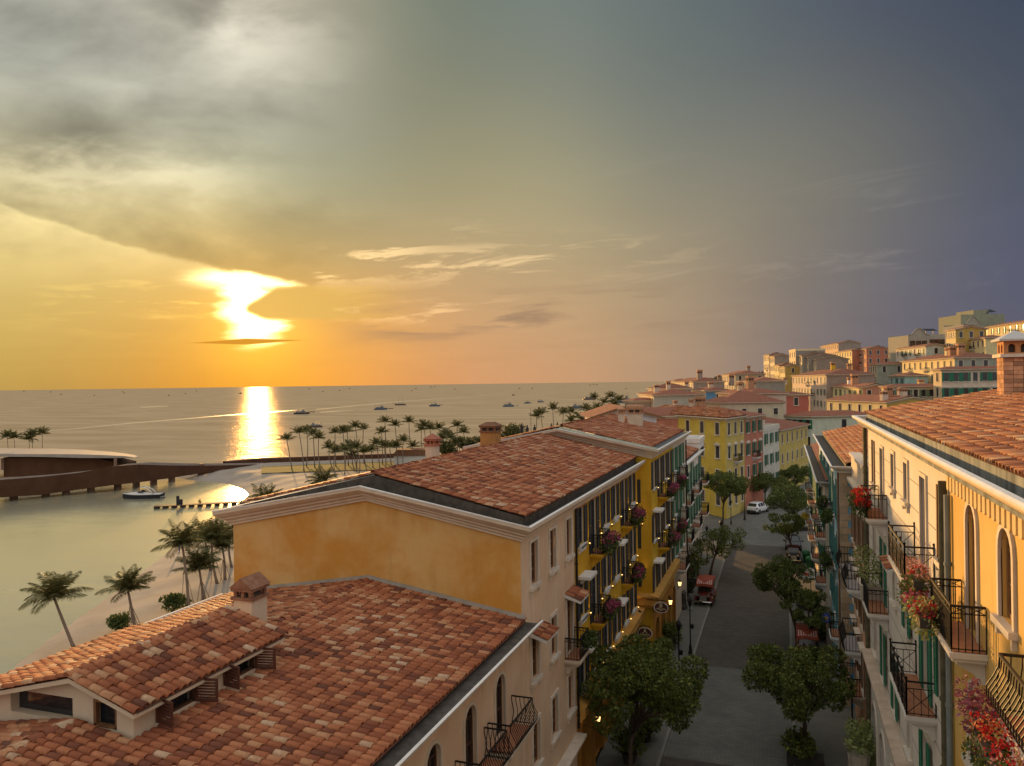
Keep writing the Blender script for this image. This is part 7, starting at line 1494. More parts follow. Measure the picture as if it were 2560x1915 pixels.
# white sport boat by the bridge
p = at_z(354, 1250, SEA_Z); sb = empty('motor_boat', tuple(p), 'white sport motor boat with a dark side stripe and arch, by the bridge piers', 'boat')
Ms = T(p.x, p.y, SEA_Z) @ Matrix.Rotation(math.atan2(RGT.y, RGT.x) + pi + 0.12, 4, 'Z')
GW = mat('gelcoat', (0.62, 0.60, 0.58), None, 1, 0.25, spec=0.5)
link('hull', hull(MB(), 9.2, 2.7, 0.95, 0.35, 11).mesh('hull', DARKW), sb, Ms)
mb = MB(); rr = []
for i in range(11):
    t = i / 10; x = -4.3 + 8.9 * t; w = 1.38 * (1 - max(0, (t - 0.4) / 0.6) ** 2.2) + 0.03; zt = 1.02 + 0.30 * max(0, (t - 0.5) * 2) ** 2 * 0.95; hh = 0.42 * math.sin(pi * min(1, max(0, (t - 0.30) / 0.62))) ** 0.7 if 0.3 < t < 0.92 else 0.03
    rr.append([(x, -w, zt - 0.12), (x, -w * 1.01, zt), (x, -w * 0.6, zt + hh), (x, w * 0.6, zt + hh), (x, w * 1.01, zt), (x, w, zt - 0.12)])
mb.rings(rr); link('deck', mb.mesh('deck', GW, True), sb, Ms)
mb = MB(); mb.P([(1.1, -0.95, 1.42), (1.1, 0.95, 1.42), (0.2, 0.8, 1.95), (0.2, -0.8, 1.95)], [(0, 1, 2, 3)]); mb.P([(1.1, -0.95, 1.42), (-0.6, -1.15, 1.3), (0.2, -0.8, 1.95)], [(0, 1, 2)]); mb.P([(1.1, 0.95, 1.42), (-0.6, 1.15, 1.3), (0.2, 0.8, 1.95)], [(0, 1, 2)]); link('windscreen', mb.mesh('windscreen', GLASS), sb, Ms)
mb = MB()
for s in (-1, 1): mb.tube([(-2.6, s * 1.15, 1.1), (-1.7, s * 1.05, 2.0), (-0.5, s * 0.9, 2.6), (0.4, s * 0.85, 2.72)], [0.16, 0.14, 0.12, 0.08], 6)
mb.bar((0.3, -0.85, 2.72), (0.3, 0.85, 2.72), 0.2, 0.1); mb.bar((-0.5, -0.9, 2.6), (-0.5, 0.9, 2.6), 0.2, 0.1); link('arch', mb.mesh('arch', GW, True), sb, Ms)
mb = MB(); mb.box(-4.9, -4.2, -1.1, 1.1, 0.25, 0.36); link('swim_platform', mb.mesh('swim_platform', GW), sb, Ms)
mb = MB(); mb.tube([(1.4, -1.2, 1.55), (3.4, -0.75, 1.8), (4.5, 0, 1.9), (3.4, 0.75, 1.8), (1.4, 1.2, 1.55)], 0.025, 5); link('bow_rail', mb.mesh('bow_rail', mat('steel', (0.5, 0.5, 0.5), None, 1, 0.25, metal=1.0)), sb, Ms)
# boat wakes drawn across the sea: long flat trails of smooth, foamy water
FOAM = mat('wake_foam', (0.42, 0.39, 0.32), (0.30, 0.28, 0.22), 0.05, 0.35, 0.3, 0.6)
def wake(label, pts, hw, z=0.02):
    mb = MB(); ring = []
    for i, (x, y) in enumerate(pts):
        t = i / (len(pts) - 1); w = hw * (0.4 + 0.6 * math.sin(pi * min(1, t + 0.12)))
        ring.append([at_z(x, y - w, SEA_Z + z), at_z(x, y + w, SEA_Z + z)])
    mb.rings(ring, closed=False, cap=False); tag(mb.build('wake', FOAM), label, kind='structure')
wake('long pale boat wake crossing the sea from the left to the sun glitter', [(120, 1082), (200, 1076), (330, 1062), (450, 1052), (560, 1042), (680, 1033), (740, 1028)], 1.0)
wake('pale boat wake running from the fishing boat past the schooner', [(790, 1026), (860, 1019), (930, 1012), (1000, 1005), (1080, 999), (1160, 993), (1215, 988)], 0.9, 0.03)
wake('short pale streak on the sea left of the glitter', [(350, 1023), (385, 1021), (420, 1020)], 0.9); wake('short pale streak right of the fishing boat', [(800, 1033), (840, 1030), (885, 1028)], 0.9)
# promenade posts and flagpole
for i, (x, y) in enumerate([(1303, 1072), (1317, 1077), (1335, 1076), (1377, 1072), (1392, 1069)]):
    p = at_d(x, y, 205); o = empty('promenade_pillar', (p.x, p.y, -4.4), 'dark promenade lantern pillar behind the roof, %s from the left' % ORD[i], 'pillar', 'promenade pillars')
    mb = MB(); mb.box(-0.3, 0.3, -0.3, 0.3, -6, p.z + 0.9 + 0.0); link('shaft', mb.mesh('shaft', DARKW), o, T(p.x, p.y, 0)); mb = MB(); mb.lathe([(0.1, 0), (0.24, 0.3), (0.1, 0.55), (0.02, 0.75)], 6, T(0, 0, p.z + 0.9)); link('lantern', mb.mesh('lantern', DARKW), o, T(p.x, p.y, 0))
p = at_d(1326, 1022, 215); fp = empty('flagpole', (p.x, p.y, -4.4), 'thin bare flagpole rising behind the roofs against the sea', 'pole'); mb = MB(); mb.tube([(0, 0, -6), (0, 0, p.z)], [0.11, 0.05], 6); link('pole', mb.mesh('pole', DARKW), fp, T(p.x, p.y, 0)); mb = MB(); mb.lathe([(0.0, 0), (0.1, 0.08), (0.0, 0.2)], 6, T(0, 0, p.z), cap=False); link('finial', mb.mesh('finial', DARKW), fp, T(p.x, p.y, 0))
# ------------------------------------------------------------------ the street: trees, lamps, plants, vehicles, signs
def gx_(px, py, z=0.0): return at_z(px, py, z)
def tree(px, py, cpx, cpy, width_px, ytop, label, seed, blobs=11, per=620, leaf=0.24, lean=None):
    """px,py: foot of the trunk; cpx,cpy: middle of the crown; width and top of the crown"""
    b = gx_(px, py, 0.1); d = b.dot(FWD); c = at_d(cpx, cpy, d); zt = at_d(cpx, ytop, d).z; R_ = width_px * d / F / 2; hc = max(0.8, (zt - c.z))
    o = empty('street_tree', tuple(b), label, 'tree', 'trees along the street'); r = random.Random(seed)
    c0 = c - b; bl = []
    for k in range(blobs * 2):
        a = 2 * pi * k * 0.382 + r.uniform(-.4, .4); q = (0.15 + 0.85 * ((k + 0.5) / blobs / 2) ** 0.55) * R_ * r.uniform(0.85, 1.08); zz = c0.z + hc * r.uniform(-0.6, 0.78) * (1.15 - 0.55 * q / R_)
        rr = R_ * r.uniform(0.16, 0.30); bl.append((c0.x + math.cos(a) * q, c0.y + math.sin(a) * q, zz, rr, rr, rr * r.uniform(0.7, 1.05)))
    bl.append((c0.x, c0.y, c0.z + hc * 0.55, R_ * 0.3, R_ * 0.3, hc * 0.3))
    link('crown', leaf_cloud('crown', bl, per * (2.1 if d < 60 else 1.5), leaf * (0.58 if d < 60 else 0.68), LEAF, seed), o, T(*b))
    mb = MB(); f = Vector((0, 0, -0.1)); k1 = Vector((c0.x * 0.25 + r.uniform(-.15, .15), c0.y * 0.25, c0.z * 0.42)); k2 = Vector((c0.x * 0.75, c0.y * 0.75, c0.z * 0.72))
    mb.tube([f, k1 * 0.5 + Vector((r.uniform(-.1, .1), 0, 0)), k1, k2], [0.16, 0.12, 0.11, 0.08], 8)
    for q in bl[:blobs + 3]:
        e = Vector(q[:3]); s = k1.lerp(k2, r.uniform(0.2, 1.0)); m_ = s.lerp(e, 0.5) + Vector((r.uniform(-.2, .2), r.uniform(-.2, .2), 0.15)); mb.tube([s, m_, e], [0.06, 0.04, 0.015], 5)
        for _ in range(2):
            e2 = e + Vector((r.uniform(-1, 1), r.uniform(-1, 1), r.uniform(-.3, .6))) * q[3] * 0.8; mb.tube([m_, m_.lerp(e2, .6) + Vector((0, 0, .08)), e2], [0.025, 0.018, 0.008], 4)
    link('trunk', mb.mesh('trunk', BARK, True), o, T(*b))
    return o, b
tree(1562, 1955, 1600, 1722, 300, 1592, 'largest leafy tree at the bottom left of the street in front of the yellow house', 5, 16, 560, 0.30)
_, tb = tree(2005, 1886, 1985, 1700, 250, 1600, 'dark leafy tree on the right pavement at the bottom, trunk in a planter', 9, 15, 560, 0.28)
tree(1985, 1600, 1944, 1440, 132, 1374, 'broad tree on the right pavement hiding part of the white parasol', 14, 12, 520, 0.27)
tree(2020, 1640, 2018, 1520, 120, 1462, 'dark tree under the blue round sign on the right pavement', 15, 10, 520, 0.27)
tree(1767, 1440, 1792, 1352, 125, 1312, 'airy tree leaning over the road on the left pavement, mid street', 17, 9, 420, 0.24)
tree(1742, 1455, 1735, 1392, 66, 1352, 'small dark tree behind the airy leaning one on the left pavement', 18, 7, 420, 0.24)
tree(1800, 1312, 1812, 1208, 118, 1172, 'dense dark tree before the yellow corner house', 20, 13, 480, 0.30)
tree(1990, 1338, 1972, 1245, 112, 1202, 'yellow green tree right of the white car, furthest large crown on the right', 23, 12, 460, 0.30)
tree(1978, 1396, 1960, 1308, 92, 1278, 'smaller tree directly in front of the yellow green tree on the right pavement', 26, 9, 460, 0.28)
tree(1905, 1262, 1912, 1200, 90, 1180, 'tree shading the coral house behind the white car', 28, 10, 360, 0.34)
tree(1880, 1262, 1872, 1212, 60, 1192, 'small dark tree between yellow corner house and white car', 29, 8, 360, 0.34)
tree(1985, 1246, 1986, 1182, 74, 1154, 'dark tree at the far end of the street against the yellow row house', 31, 10, 340, 0.36)
tree(1950, 1250, 1952, 1205, 50, 1182, 'half hidden tree left of the dark tree at the far street end', 32, 8, 340, 0.36)
# street lamps
def lamp_parts():
    p = MB(); p.lathe([(0.17, 0), (0.17, 0.12), (0.12, 0.2), (0.10, 0.55), (0.06, 0.7), (0.045, 1.2), (0.04, 3.4), (0.06, 3.42), (0.03, 3.5)], 10)
    p.bar((-0.22, 0, 3.2), (0.22, 0, 3.2), 0.03)
    h = MB(); h.lathe([(0.04, 3.5), (0.10, 3.55), (0.17, 3.95), (0.20, 3.97), (0.10, 4.12), (0.03, 4.2), (0.02, 4.32)], 6)
    bx_ = MB(); bx_.box(0.05, 0.26, -0.1, 0.1, 1.9, 2.2)
    return p.mesh('pole', IRON), h.mesh('lamp_head', IRON), bx_.mesh('speaker_box', IRON)
LP_, LH_, LBX = lamp_parts()
def lamp(px, py, label, box=False, s=1.0):
    b = gx_(px, py, 0.1); o = empty('street_lamp', tuple(b), label, 'street lamp', 'black street lamps'); M = T(*b) @ Matrix.Scale(s, 4)
    link('pole', LP_, o, M); link('lamp_head', LH_, o, M)
    if box: link('speaker_box', LBX, o, M)
lamp(1717, 1632, 'slim black lamp post in front of the red buggy with a box on its side', True, 0.98); lamp(1688, 1705, 'nearest left lamp post rising behind the largest tree', True, 0.98); lamp(2119, 1890, 'lamp post at the right edge of the bottom pavement by the white house', False, 1.0)
lamp(1857, 1297, 'tall lamp post at the corner left of the white car', False, 1.15); lamp(1823, 1308, 'lamp post under the dense tree before the yellow corner house', False, 0.8); lamp(1797, 1386, 'lamp post on the left kerb behind the airy tree', False, 0.95); lamp(1762, 1404, 'lamp post near the mint house shop fronts', False, 0.95)
# potted plants and planters
POT = mat('dark_pot', (0.035, 0.03, 0.028), (0.055, 0.048, 0.042), 3, 0.6); CLAYP = mat('pale_pot', (0.42, 0.36, 0.28), (0.5, 0.44, 0.36), 3, 0.8)
MAG = leaf_mat('magenta_bloom', (0.20, 0.02, 0.06), (0.34, 0.05, 0.12), (0.46, 0.12, 0.20)); REDB = leaf_mat('red_bloom', (0.30, 0.006, 0.01), (0.44, 0.012, 0.015), (0.56, 0.05, 0.04)); PINKB = leaf_mat('pink_bloom', (0.42, 0.18, 0.20), (0.55, 0.30, 0.30), (0.66, 0.45, 0.42)); ORGB = leaf_mat('orange_bloom', (0.42, 0.10, 0.03), (0.55, 0.16, 0.06), (0.6, 0.28, 0.14)); LIME = leaf_mat('lime_leaf', (0.16, 0.20, 0.05), (0.28, 0.32, 0.10), (0.42, 0.45, 0.2)); PURP = leaf_mat('plum_leaf', (0.10, 0.02, 0.05), (0.18, 0.05, 0.09), (0.3, 0.12, 0.16))
def potted(p, label, pot='urn', ph=0.8, pr=0.4, blobs=None, leafm=None, leaf=0.16, per=420, bloom=None, bblobs=None, name='potted_plant', cat='potted plant', group=None, potm=None, seed=3):
    o = empty(name, tuple(p), label, cat, group); mb = MB()
    if pot == 'urn': mb.lathe([(pr * 0.55, 0), (pr * 0.6, ph * 0.08), (pr * 0.3, ph * 0.2), (pr * 0.75, ph * 0.45), (pr, ph * 0.85), (pr * 1.1, ph), (pr * 0.9, ph), (pr * 0.85, ph * 0.9)], 12)
    elif pot == 'tub': mb.lathe([(pr * 0.75, 0), (pr, ph), (pr * 1.05, ph), (pr * 0.88, ph), (pr * 0.85, ph * 0.9)], 12)
    else: mb.box(-pr, pr, -pr * 0.45, pr * 0.45, 0, ph)
    if pot: link('pot', mb.mesh('pot', potm or POT), o, T(*p))
    link('foliage', leaf_cloud('foliage', blobs or [(0, 0, ph + 0.4, 0.5, 0.5, 0.45)], per, leaf, leafm or BUSHG, seed), o, T(*p))
    if bloom is not None: link('blossom', leaf_cloud('blossom', bblobs, per * 0.9, leaf * 0.8, bloom, seed + 50), o, T(*p))
    return o
p = gx_(1720, 1478, 0.1); potted(p, 'round shrub in a big dark urn on the left pavement behind the red buggy', 'urn', 1.15, 0.55, [(0, 0, 2.0, 0.8, 0.8, 0.6), (0.3, 0.2, 2.4, 0.6, 0.6, 0.5)], None, 0.22, 420)
p = gx_(1690, 1518, 0.1); o = empty('lantern_plinth', tuple(p), 'squat black plinth with a lit lantern beside the shop fronts', 'plinth'); mb = MB(); mb.lathe([(0.75, 0), (0.72, 0.3), (0.62, 0.4), (0.6, 1.3), (0.7, 1.4), (0.3, 1.6), (0.0, 1.65)], 8); link('plinth', mb.mesh('plinth', POT), o, T(*p)); link('wall_lantern', LB, o, T(p.x, p.y, 1.75)); link('lantern_glass', LGm, o, T(p.x, p.y, 1.75)); add_light('lantern_light', (p.x, p.y, 1.95), 5, o, 0.1)
for i, (px, py, w, h, bl, lb) in enumerate([(1672, 1480, 0.9, 2.6, MAG, 'tall bougainvillea bush with magenta flowers by the golden house shops'), (1700, 1440, 0.8, 2.2, MAG, 'bougainvillea behind the urn shrub, pink flowers'), (1668, 1620, 0.9, 2.2, None, 'leafy plants under the oval B sign'), (1650, 1680, 0.9, 2.4, None, 'dark foliage plants under the oval A sign'), (1640, 1760, 1.0, 2.2, None, 'dark shrub by the shop arcade behind the largest tree'), (1600, 1850, 1.1, 2.0, None, 'dark shrub at the bottom left shop arcade'), (1560, 1905, 1.1, 1.8, None, 'lowest dark shrub beside the shop arcade')]):
    p = gx_(px, py, 0.1); p.x = max(p.x, -9.0); r = random.Random(i)
    b = [(r.uniform(-.4, .4), r.uniform(-.6, .6), 0.7 + (h - 1) * k / 5, w * r.uniform(.4, .6), w * r.uniform(.4, .6), 0.4) for k in range(6)]
    potted(p, lb, 'tub', 0.55, 0.4, b, LEAF, 0.22, 420, bl, [(q[0], q[1], q[2] + 0.15, q[3] * 0.9, q[4] * 0.9, 0.3) for q in b[2:5]] if bl else None, seed=i + 60)
for i, (px, py, lb) in enumerate([(2000, 1905, 'dark leafy planter around the foot of the bottom right tree'), (2010, 1668, 'dark planter shrub below the trees on the right pavement'), (2040, 1590, 'shrub in shadow beside the white house balcony on the right pavement'), (2012, 1520, 'dark shrub under the parasol on the right pavement'), (2000, 1322, 'low planter by the yellow round sign')]):
    p = gx_(px, py, 0.1); r = random.Random(i + 40); b = [(r.uniform(-.7, .7), r.uniform(-.8, .8), 0.6 + r.uniform(0, .6), 0.6, 0.6, 0.45) for k in range(6)]
    potted(p, lb, 'box', 0.45, 0.9, b, LEAF, 0.22, 420, seed=i + 90)
p = Vector((XR - 0.9, 28.8, 0.1)); p = gx_(2150, 1890, 1.0); p.z = 0.1
potted(p, 'yellow green shrub in a pale planter at the foot of the white house', 'box', 0.9, 0.8, [(0, 0, 1.5, 0.8, 0.8, 0.6), (0.1, -0.6, 1.2, 0.7, 0.7, 0.5), (0, 0.6, 1.9, 0.6, 0.6, 0.5)], LIME, 0.2, 420, potm=CLAYP, seed=71)
p2 = at_x(2138, 1835, XR - 0.7); p2.z = 2.3; potted(Vector((p2.x, p2.y, 1.0)), 'second yellow green shrub in a pale tub behind the planter by the white house', 'tub', 0.9, 0.5, [(0, 0, 1.4, 0.7, 0.7, 0.5), (0, 0.4, 1.9, 0.6, 0.6, 0.5)], LIME, 0.2, 420, potm=CLAYP, seed=72)
# flower boxes on the balconies
def flower_box(p, L, label, bloom, along_y=True, hang=0.5, leafm=None, seed=1, group='flower boxes on balconies', bloom2=None, rx=0.28, size=0.15, per=900, pot=True, dens=1.0):
    o = empty('flower_box', tuple(p), label, 'flower box', group); mb = MB()
    if pot: mb.box(-0.12, 0.12, -L / 2, L / 2, -0.22, 0.0); link('box', mb.mesh('box', POT), o, T(*p))
    r = random.Random(seed); n = max(3, int(L / 0.3)); fb, bb, b2 = [], [], []
    for k in range(n):
        y = -L / 2 + L * (k + 0.5) / n; fb.append((r.uniform(-.05, .1), y, r.uniform(-.25, .05), rx * r.uniform(.8, 1.2), 0.24, r.uniform(.2, .3 + hang * .3)))
        (bb if (bloom2 is None or k % 2) else b2).append((r.uniform(0.0, .15), y + r.uniform(-.1, .1), r.uniform(0.0, .25), rx * r.uniform(.7, 1.1), 0.2, r.uniform(.14, .24)))
    link('foliage', leaf_cloud('foliage', fb, per, size, leafm or BUSHG, seed), o, T(*p))
    if bb: link('blossom', leaf_cloud('blossom', bb, per * 1.2 * dens, size * 0.75, bloom, seed + 7), o, T(*p))
    if b2: link('blossom', leaf_cloud('blossom', b2, per * 1.2 * dens, size * 0.75, bloom2, seed + 9), o, T(*p))
    return o
names = {(1, 11.12): 'upper left', (4, 11.12): 'upper right', (1, 7.57): 'lower left', (4, 7.57): 'lower right'}
for (k, z), nm in names.items():
    flower_box(Vector((XL + 0.85, 36 + cols[k], z + 0.55)), 1.9, 'magenta flower box on the %s balcony of the yellow shuttered front' % nm, MAG, hang=1.0, seed=k * 10 + int(z), rx=0.34)
for i, (k, z, nm) in enumerate([(1, 11.7, 'top balcony nearest the corner of'), (1, 8.1, 'middle balcony nearest the corner of'), (3, 11.7, 'second top balcony of'), (3, 8.1, 'second middle balcony of')]):
    flower_box(Vector((XB + 0.9, 53 + cols3[k], z + 0.5)), 1.9, 'magenta flower box on the %s the golden house' % nm, MAG, hang=1.0, seed=i + 130, rx=0.34)
flower_box(Vector((XR - 0.95, 36.9, 14.75)), 2.9, 'bright red geranium box on the farthest top balcony of the white house', REDB, seed=31, rx=0.36, hang=0.8, size=0.14, dens=1.5)
flower_box(Vector((XR - 0.92, 21.6, 15.0)), 0.7, 'small box of orange red geraniums on the yellow house balcony rail', REDB, seed=33, rx=0.22, size=0.10, bloom2=PINKB)
flower_box(Vector((XR - 0.98, 20.7, 14.45)), 1.5, 'hanging box with lime leaves and crimson flowers on the yellow house balcony', MAG, seed=35, leafm=LIME, rx=0.34, size=0.11, hang=0.8, bloom2=REDB)
flower_box(Vector((XR - 1.02, 22.2, 14.5)), 1.0, 'crimson flower box beside the lime leaved one on the yellow house balcony', MAG, seed=36, rx=0.28, size=0.11)
flower_box(Vector((XR - 1.0, 15.0, 14.35)), 1.0, 'plum coloured foliage box at the far end of the curved balcony', PURP, seed=41, leafm=PURP, rx=0.3, size=0.10, hang=0.6)
flower_box(Vector((XR - 1.0, 14.15, 14.2)), 0.9, 'orange flower box in the middle of the curved balcony', ORGB, seed=42, rx=0.3, size=0.09, bloom2=REDB)
flower_box(Vector((XR - 1.0, 13.2, 14.15)), 1.1, 'pink and red flower box at the near end of the curved balcony', PINKB, seed=43, rx=0.32, size=0.09, bloom2=REDB)
flower_box(Vector((XL + 0.85, 35.2, 8.1)), 0.8, 'small green plant box on the cream balcony beside the yellow front', BUSHG, seed=44, rx=0.3, size=0.16)
potted(Vector((XR - 0.45, 37.6, 10.25)), 'tall airy shrub in a white pot on the lower far balcony of the white house', 'box', 0.6, 0.42, [(0, 0, 1.3, 0.55, 0.55, 0.5), (-0.2, 0.4, 1.7, 0.55, 0.5, 0.5), (0, -0.4, 1.2, 0.45, 0.5, 0.45), (-0.3, 0.1, 2.0, 0.4, 0.4, 0.35)], LIME, 0.13, 560, potm=CLAYP, seed=81)
for i, (y, z) in enumerate([(54.0, 10.55), (60.0, 10.55), (56.5, 7.15)]): flower_box(Vector((XBl - 0.7, y, z + 0.6)), 1.6, 'dark plant box on the %s balcony of the blue house' % ['nearest top', 'second top', 'middle'][i], BUSHG, seed=150 + i, rx=0.3, size=0.18)
# hanging oval signs
def text_mesh(s, size, depth=0.008):
    c = bpy.data.curves.new('lettering', 'FONT'); c.body = s; c.size = size; c.align_x = 'CENTER'; c.align_y = 'CENTER'; c.extrude = depth; c.offset = size * 0.012; c.resolution_u = 3
    o = bpy.data.objects.new('lettering', c); COL.objects.link(o); m = bpy.data.meshes.new_from_object(o.evaluated_get(bpy.context.evaluated_depsgraph_get())); bpy.data.objects.remove(o); m.name = 'lettering'; return m
MAROON = mat('maroon_enamel', (0.085, 0.028, 0.022), (0.10, 0.036, 0.028), 2, 0.5); LETTER = mat('cream_letter', (0.74, 0.66, 0.42), None, 1, 0.6)
def oval_sign(p, label, letter, sub, wall_x):
    o = empty('hanging_sign', tuple(p), label, 'sign', 'oval shop signs'); a, b = 0.46, 0.35; n = 36
    ell = lambda k, s=1.0: (a * s * math.cos(2 * pi * k / n), b * s * math.sin(2 * pi * k / n))
    mb = MB(); mb.prism([ell(k) for k in range(n)], -0.025, 0.025); link('board', mb.mesh('board', MAROON), o, T(*p))
    mb = MB()
    for y in (-0.034, 0.034):
        mb.rings([[(*[ell(k, 1.02)[0]], y - 0.008, ell(k, 1.02)[1]), (ell(k, 1.02)[0], y + 0.008, ell(k, 1.02)[1]), (ell(k, 0.93)[0], y + 0.008, ell(k, 0.93)[1]), (ell(k, 0.93)[0], y - 0.008, ell(k, 0.93)[1])] for k in list(range(n)) + [0]], cap=False)
    link('rim', mb.mesh('rim', mat('white_rim', (0.72, 0.68, 0.66), None)), o, T(*p))
    R90 = Matrix.Rotation(pi / 2, 4, 'X')
    for s, size, z in ((letter, 0.36, 0.13), ('VENICE PQ', 0.125, -0.10), (sub, 0.10, -0.21)):
        link('lettering', text_mesh(s, size), o, T(p.x, p.y - 0.034, p.z + z) @ R90, LETTER)
    mb = MB()                                   # little serifs on the big letter
    for x in ((-0.14, 0.14) if letter == 'A' else (-0.12,)): mb.box(x - 0.06, x + 0.05, -0.042, -0.03, 0.0, 0.022)
    if letter == 'A': mb.box(-0.05, 0.05, -0.042, -0.03, 0.245, 0.265)
    else: mb.box(-0.18, -0.08, -0.042, -0.03, 0.238, 0.26)
    link('serif', mb.mesh('serif', LETTER), o, T(*p))
    mb = MB(); mb.bar((wall_x - p.x, 0, 0.46), (0.4, 0, 0.46), 0.035); mb.bar((-0.2, 0, 0.46), (-0.2, 0, 0.3), 0.02); mb.bar((0.2, 0, 0.46), (0.2, 0, 0.3), 0.02); mb.tube([(wall_x - p.x, 0, 0.75), (-0.3, 0, 0.62), (0.1, 0, 0.47)], 0.015, 5); link('bracket', mb.mesh('bracket', IRON), o, T(*p))
pa = at_y(1604, 1581, 50.6); oval_sign(pa, 'oval maroon hanging sign with a big letter A and Venice PQ', 'A', 'E-11', XL)
pb = at_y(1645, 1517, 52.2); oval_sign(pb, 'oval maroon hanging sign with a big letter B and Venice PQ', 'B', '15-17', XB - 0.3)
wall_lantern(h2, XL, 51.6, 4.3, 0.3, 5)
# round signs, flag
def disc_sign(p, r, label, face, rimm, draw=None, wx=None):
    o = empty('round_sign', tuple(p), label, 'sign'); n = 24; mb = MB(); mb.prism([(r * math.cos(2 * pi * k / n), r * math.sin(2 * pi * k / n)) for k in range(n)], -0.04, 0.04); link('board', mb.mesh('board', face), o, T(*p))
    if draw: link('emblem', draw.mesh('emblem', rimm), o, T(*p))
    if wx is not None: mb = MB(); mb.bar((0, 0.0, r * 0.3), (wx - p.x, 0.0, r * 0.3), 0.04); link('bracket', mb.mesh('bracket', IRON), o, T(*p))
    return o
def star(mb, r, y, cx=0, cz=0): return mb.prism([(cx + (r if k % 2 == 0 else r * 0.42) * math.sin(pi * k / 5), cz + (r if k % 2 == 0 else r * 0.42) * math.cos(pi * k / 5)) for k in range(10)], y - 0.01, y)
p = at_d(2057, 1541, 54); m_ = star(MB(), 0.2, -0.042); disc_sign(p, 0.32, 'round blue sign with a yellow star shaped emblem on the right side', mat('sign_blue', (0.06, 0.10, 0.42), None, 1, 0.5), mat('sign_yellow', (0.60, 0.36, 0.04), None), m_, 2.9)
p = at_d(2008, 1287, 97); m_ = MB(); m_.box(-0.25, 0.25, -0.052, -0.042, 0.06, 0.12); m_.box(-0.2, 0.2, -0.052, -0.042, -0.1, -0.04); o = disc_sign(p, 0.48, 'round yellow sign on a short post by the far right pavement', mat('sign_gold', (0.50, 0.34, 0.03), None), mat('sign_brown', (0.25, 0.14, 0.02), None), m_)
mb = MB(); mb.bar((-0.9, 0, -p.z + 0.1), (-0.9, 0, 0.4), 0.1); mb.bar((-0.9, 0, 0.0), (-0.3, 0, 0.0), 0.05); link('post', mb.mesh('post', IRON), o, T(*p))
p = at_d(2041, 1463, 60); disc_sign(p, 0.3, 'pale round sign board beside the red flag', mat('sign_pale', (0.42, 0.40, 0.36), None), IRON, None, 2.9)
p = at_d(2047, 1450, 60); o = empty('flag', tuple(p), 'red flag with a yellow star on a short pole at the right balconies', 'flag'); mb = MB()
for k in range(6): mb.P([(0.02 + 0.05 * math.sin(k), 0, 0.55 - k * 0.2), (0.42 + 0.05 * math.sin(k * 1.3), 0.05 * math.sin(k), 0.5 - k * 0.22), (0.42 + 0.05 * math.sin(k * 1.3 + 1.3), 0.05 * math.sin(k + 1), 0.28 - k * 0.22), (0.02 + 0.05 * math.sin(k + 1), 0, 0.35 - k * 0.2)], [(0, 1, 2, 3)])
link('cloth', mb.mesh('cloth', mat('flag_red', (0.45, 0.012, 0.012), None)), o, T(*p)); mb = MB(); star(mb, 0.17, -0.06, 0.24, 0.0); link('star', mb.mesh('star', MATS['sign_yellow']), o, T(*p)); mb = MB(); mb.bar((0, 0, -1.2), (0, 0, 0.75), 0.03); link('pole', mb.mesh('pole', IRON), o, T(*p))
# cafe parasols
def parasol(p, r, label, cloth, logo=None, tiers=True):
    o = empty('parasol', tuple(p), label, 'parasol'); mb = MB(); n = 8
    rg = lambda R_, z: [(R_ * math.cos(2 * pi * k / n + .2), R_ * math.sin(2 * pi * k / n + .2), z) for k in range(n)]
    mb.rings([rg(r * 0.985, 2.02), rg(r, 2.2), rg(r * 0.42, 2.55)], cap=False); link('canopy', mb.mesh('canopy', cloth), o, T(*p))
    mb = MB(); mb.rings([rg(r * 0.48, 2.56), rg(0.05, 2.84)], cap=False); link('top_canopy', mb.mesh('top_canopy', cloth), o, T(*p))
    mb = MB(); mb.tube([(0, 0, 0), (0, 0, 2.8)], 0.03, 6); mb.box(-.3, .3, -.3, .3, 0, .08); link('pole', mb.mesh('pole', IRON), o, T(*p))
    for k in range(n): mb = MB(); mb.bar((0, 0, 2.4), (r * 0.97 * math.cos(2 * pi * k / n + .2), r * 0.97 * math.sin(2 * pi * k / n + .2), 2.17), 0.02); link('rib', mb.mesh('rib', IRON), o, T(*p))
    if logo:
        a = -pi / 2 - 0.5; m = MB(); c = Vector((r * 0.68 * math.cos(a), r * 0.68 * math.sin(a), 2.39 + 0.015)); nrm = Vector((math.cos(a) * 0.5, math.sin(a) * 0.5, 1)).normalized(); x = Vector((-math.sin(a), math.cos(a), 0)); y = nrm.cross(x)
        m.P([c + nrm * 0.02 + x * 0.28 * math.cos(2 * pi * k / 20) + y * 0.2 * math.sin(2 * pi * k / 20) for k in range(20)], [tuple(range(20))]); link('logo', m.mesh('logo', logo), o, T(*p))
p = at_z(2020, 1428, 2.5); p.z = 0.1; parasol(p, 1.2, 'white cafe parasol with a red round logo on the right pavement', mat('white_canvas', (0.56, 0.54, 0.50), None, 1, 0.9), mat('logo_red', (0.42, 0.04, 0.03), None))
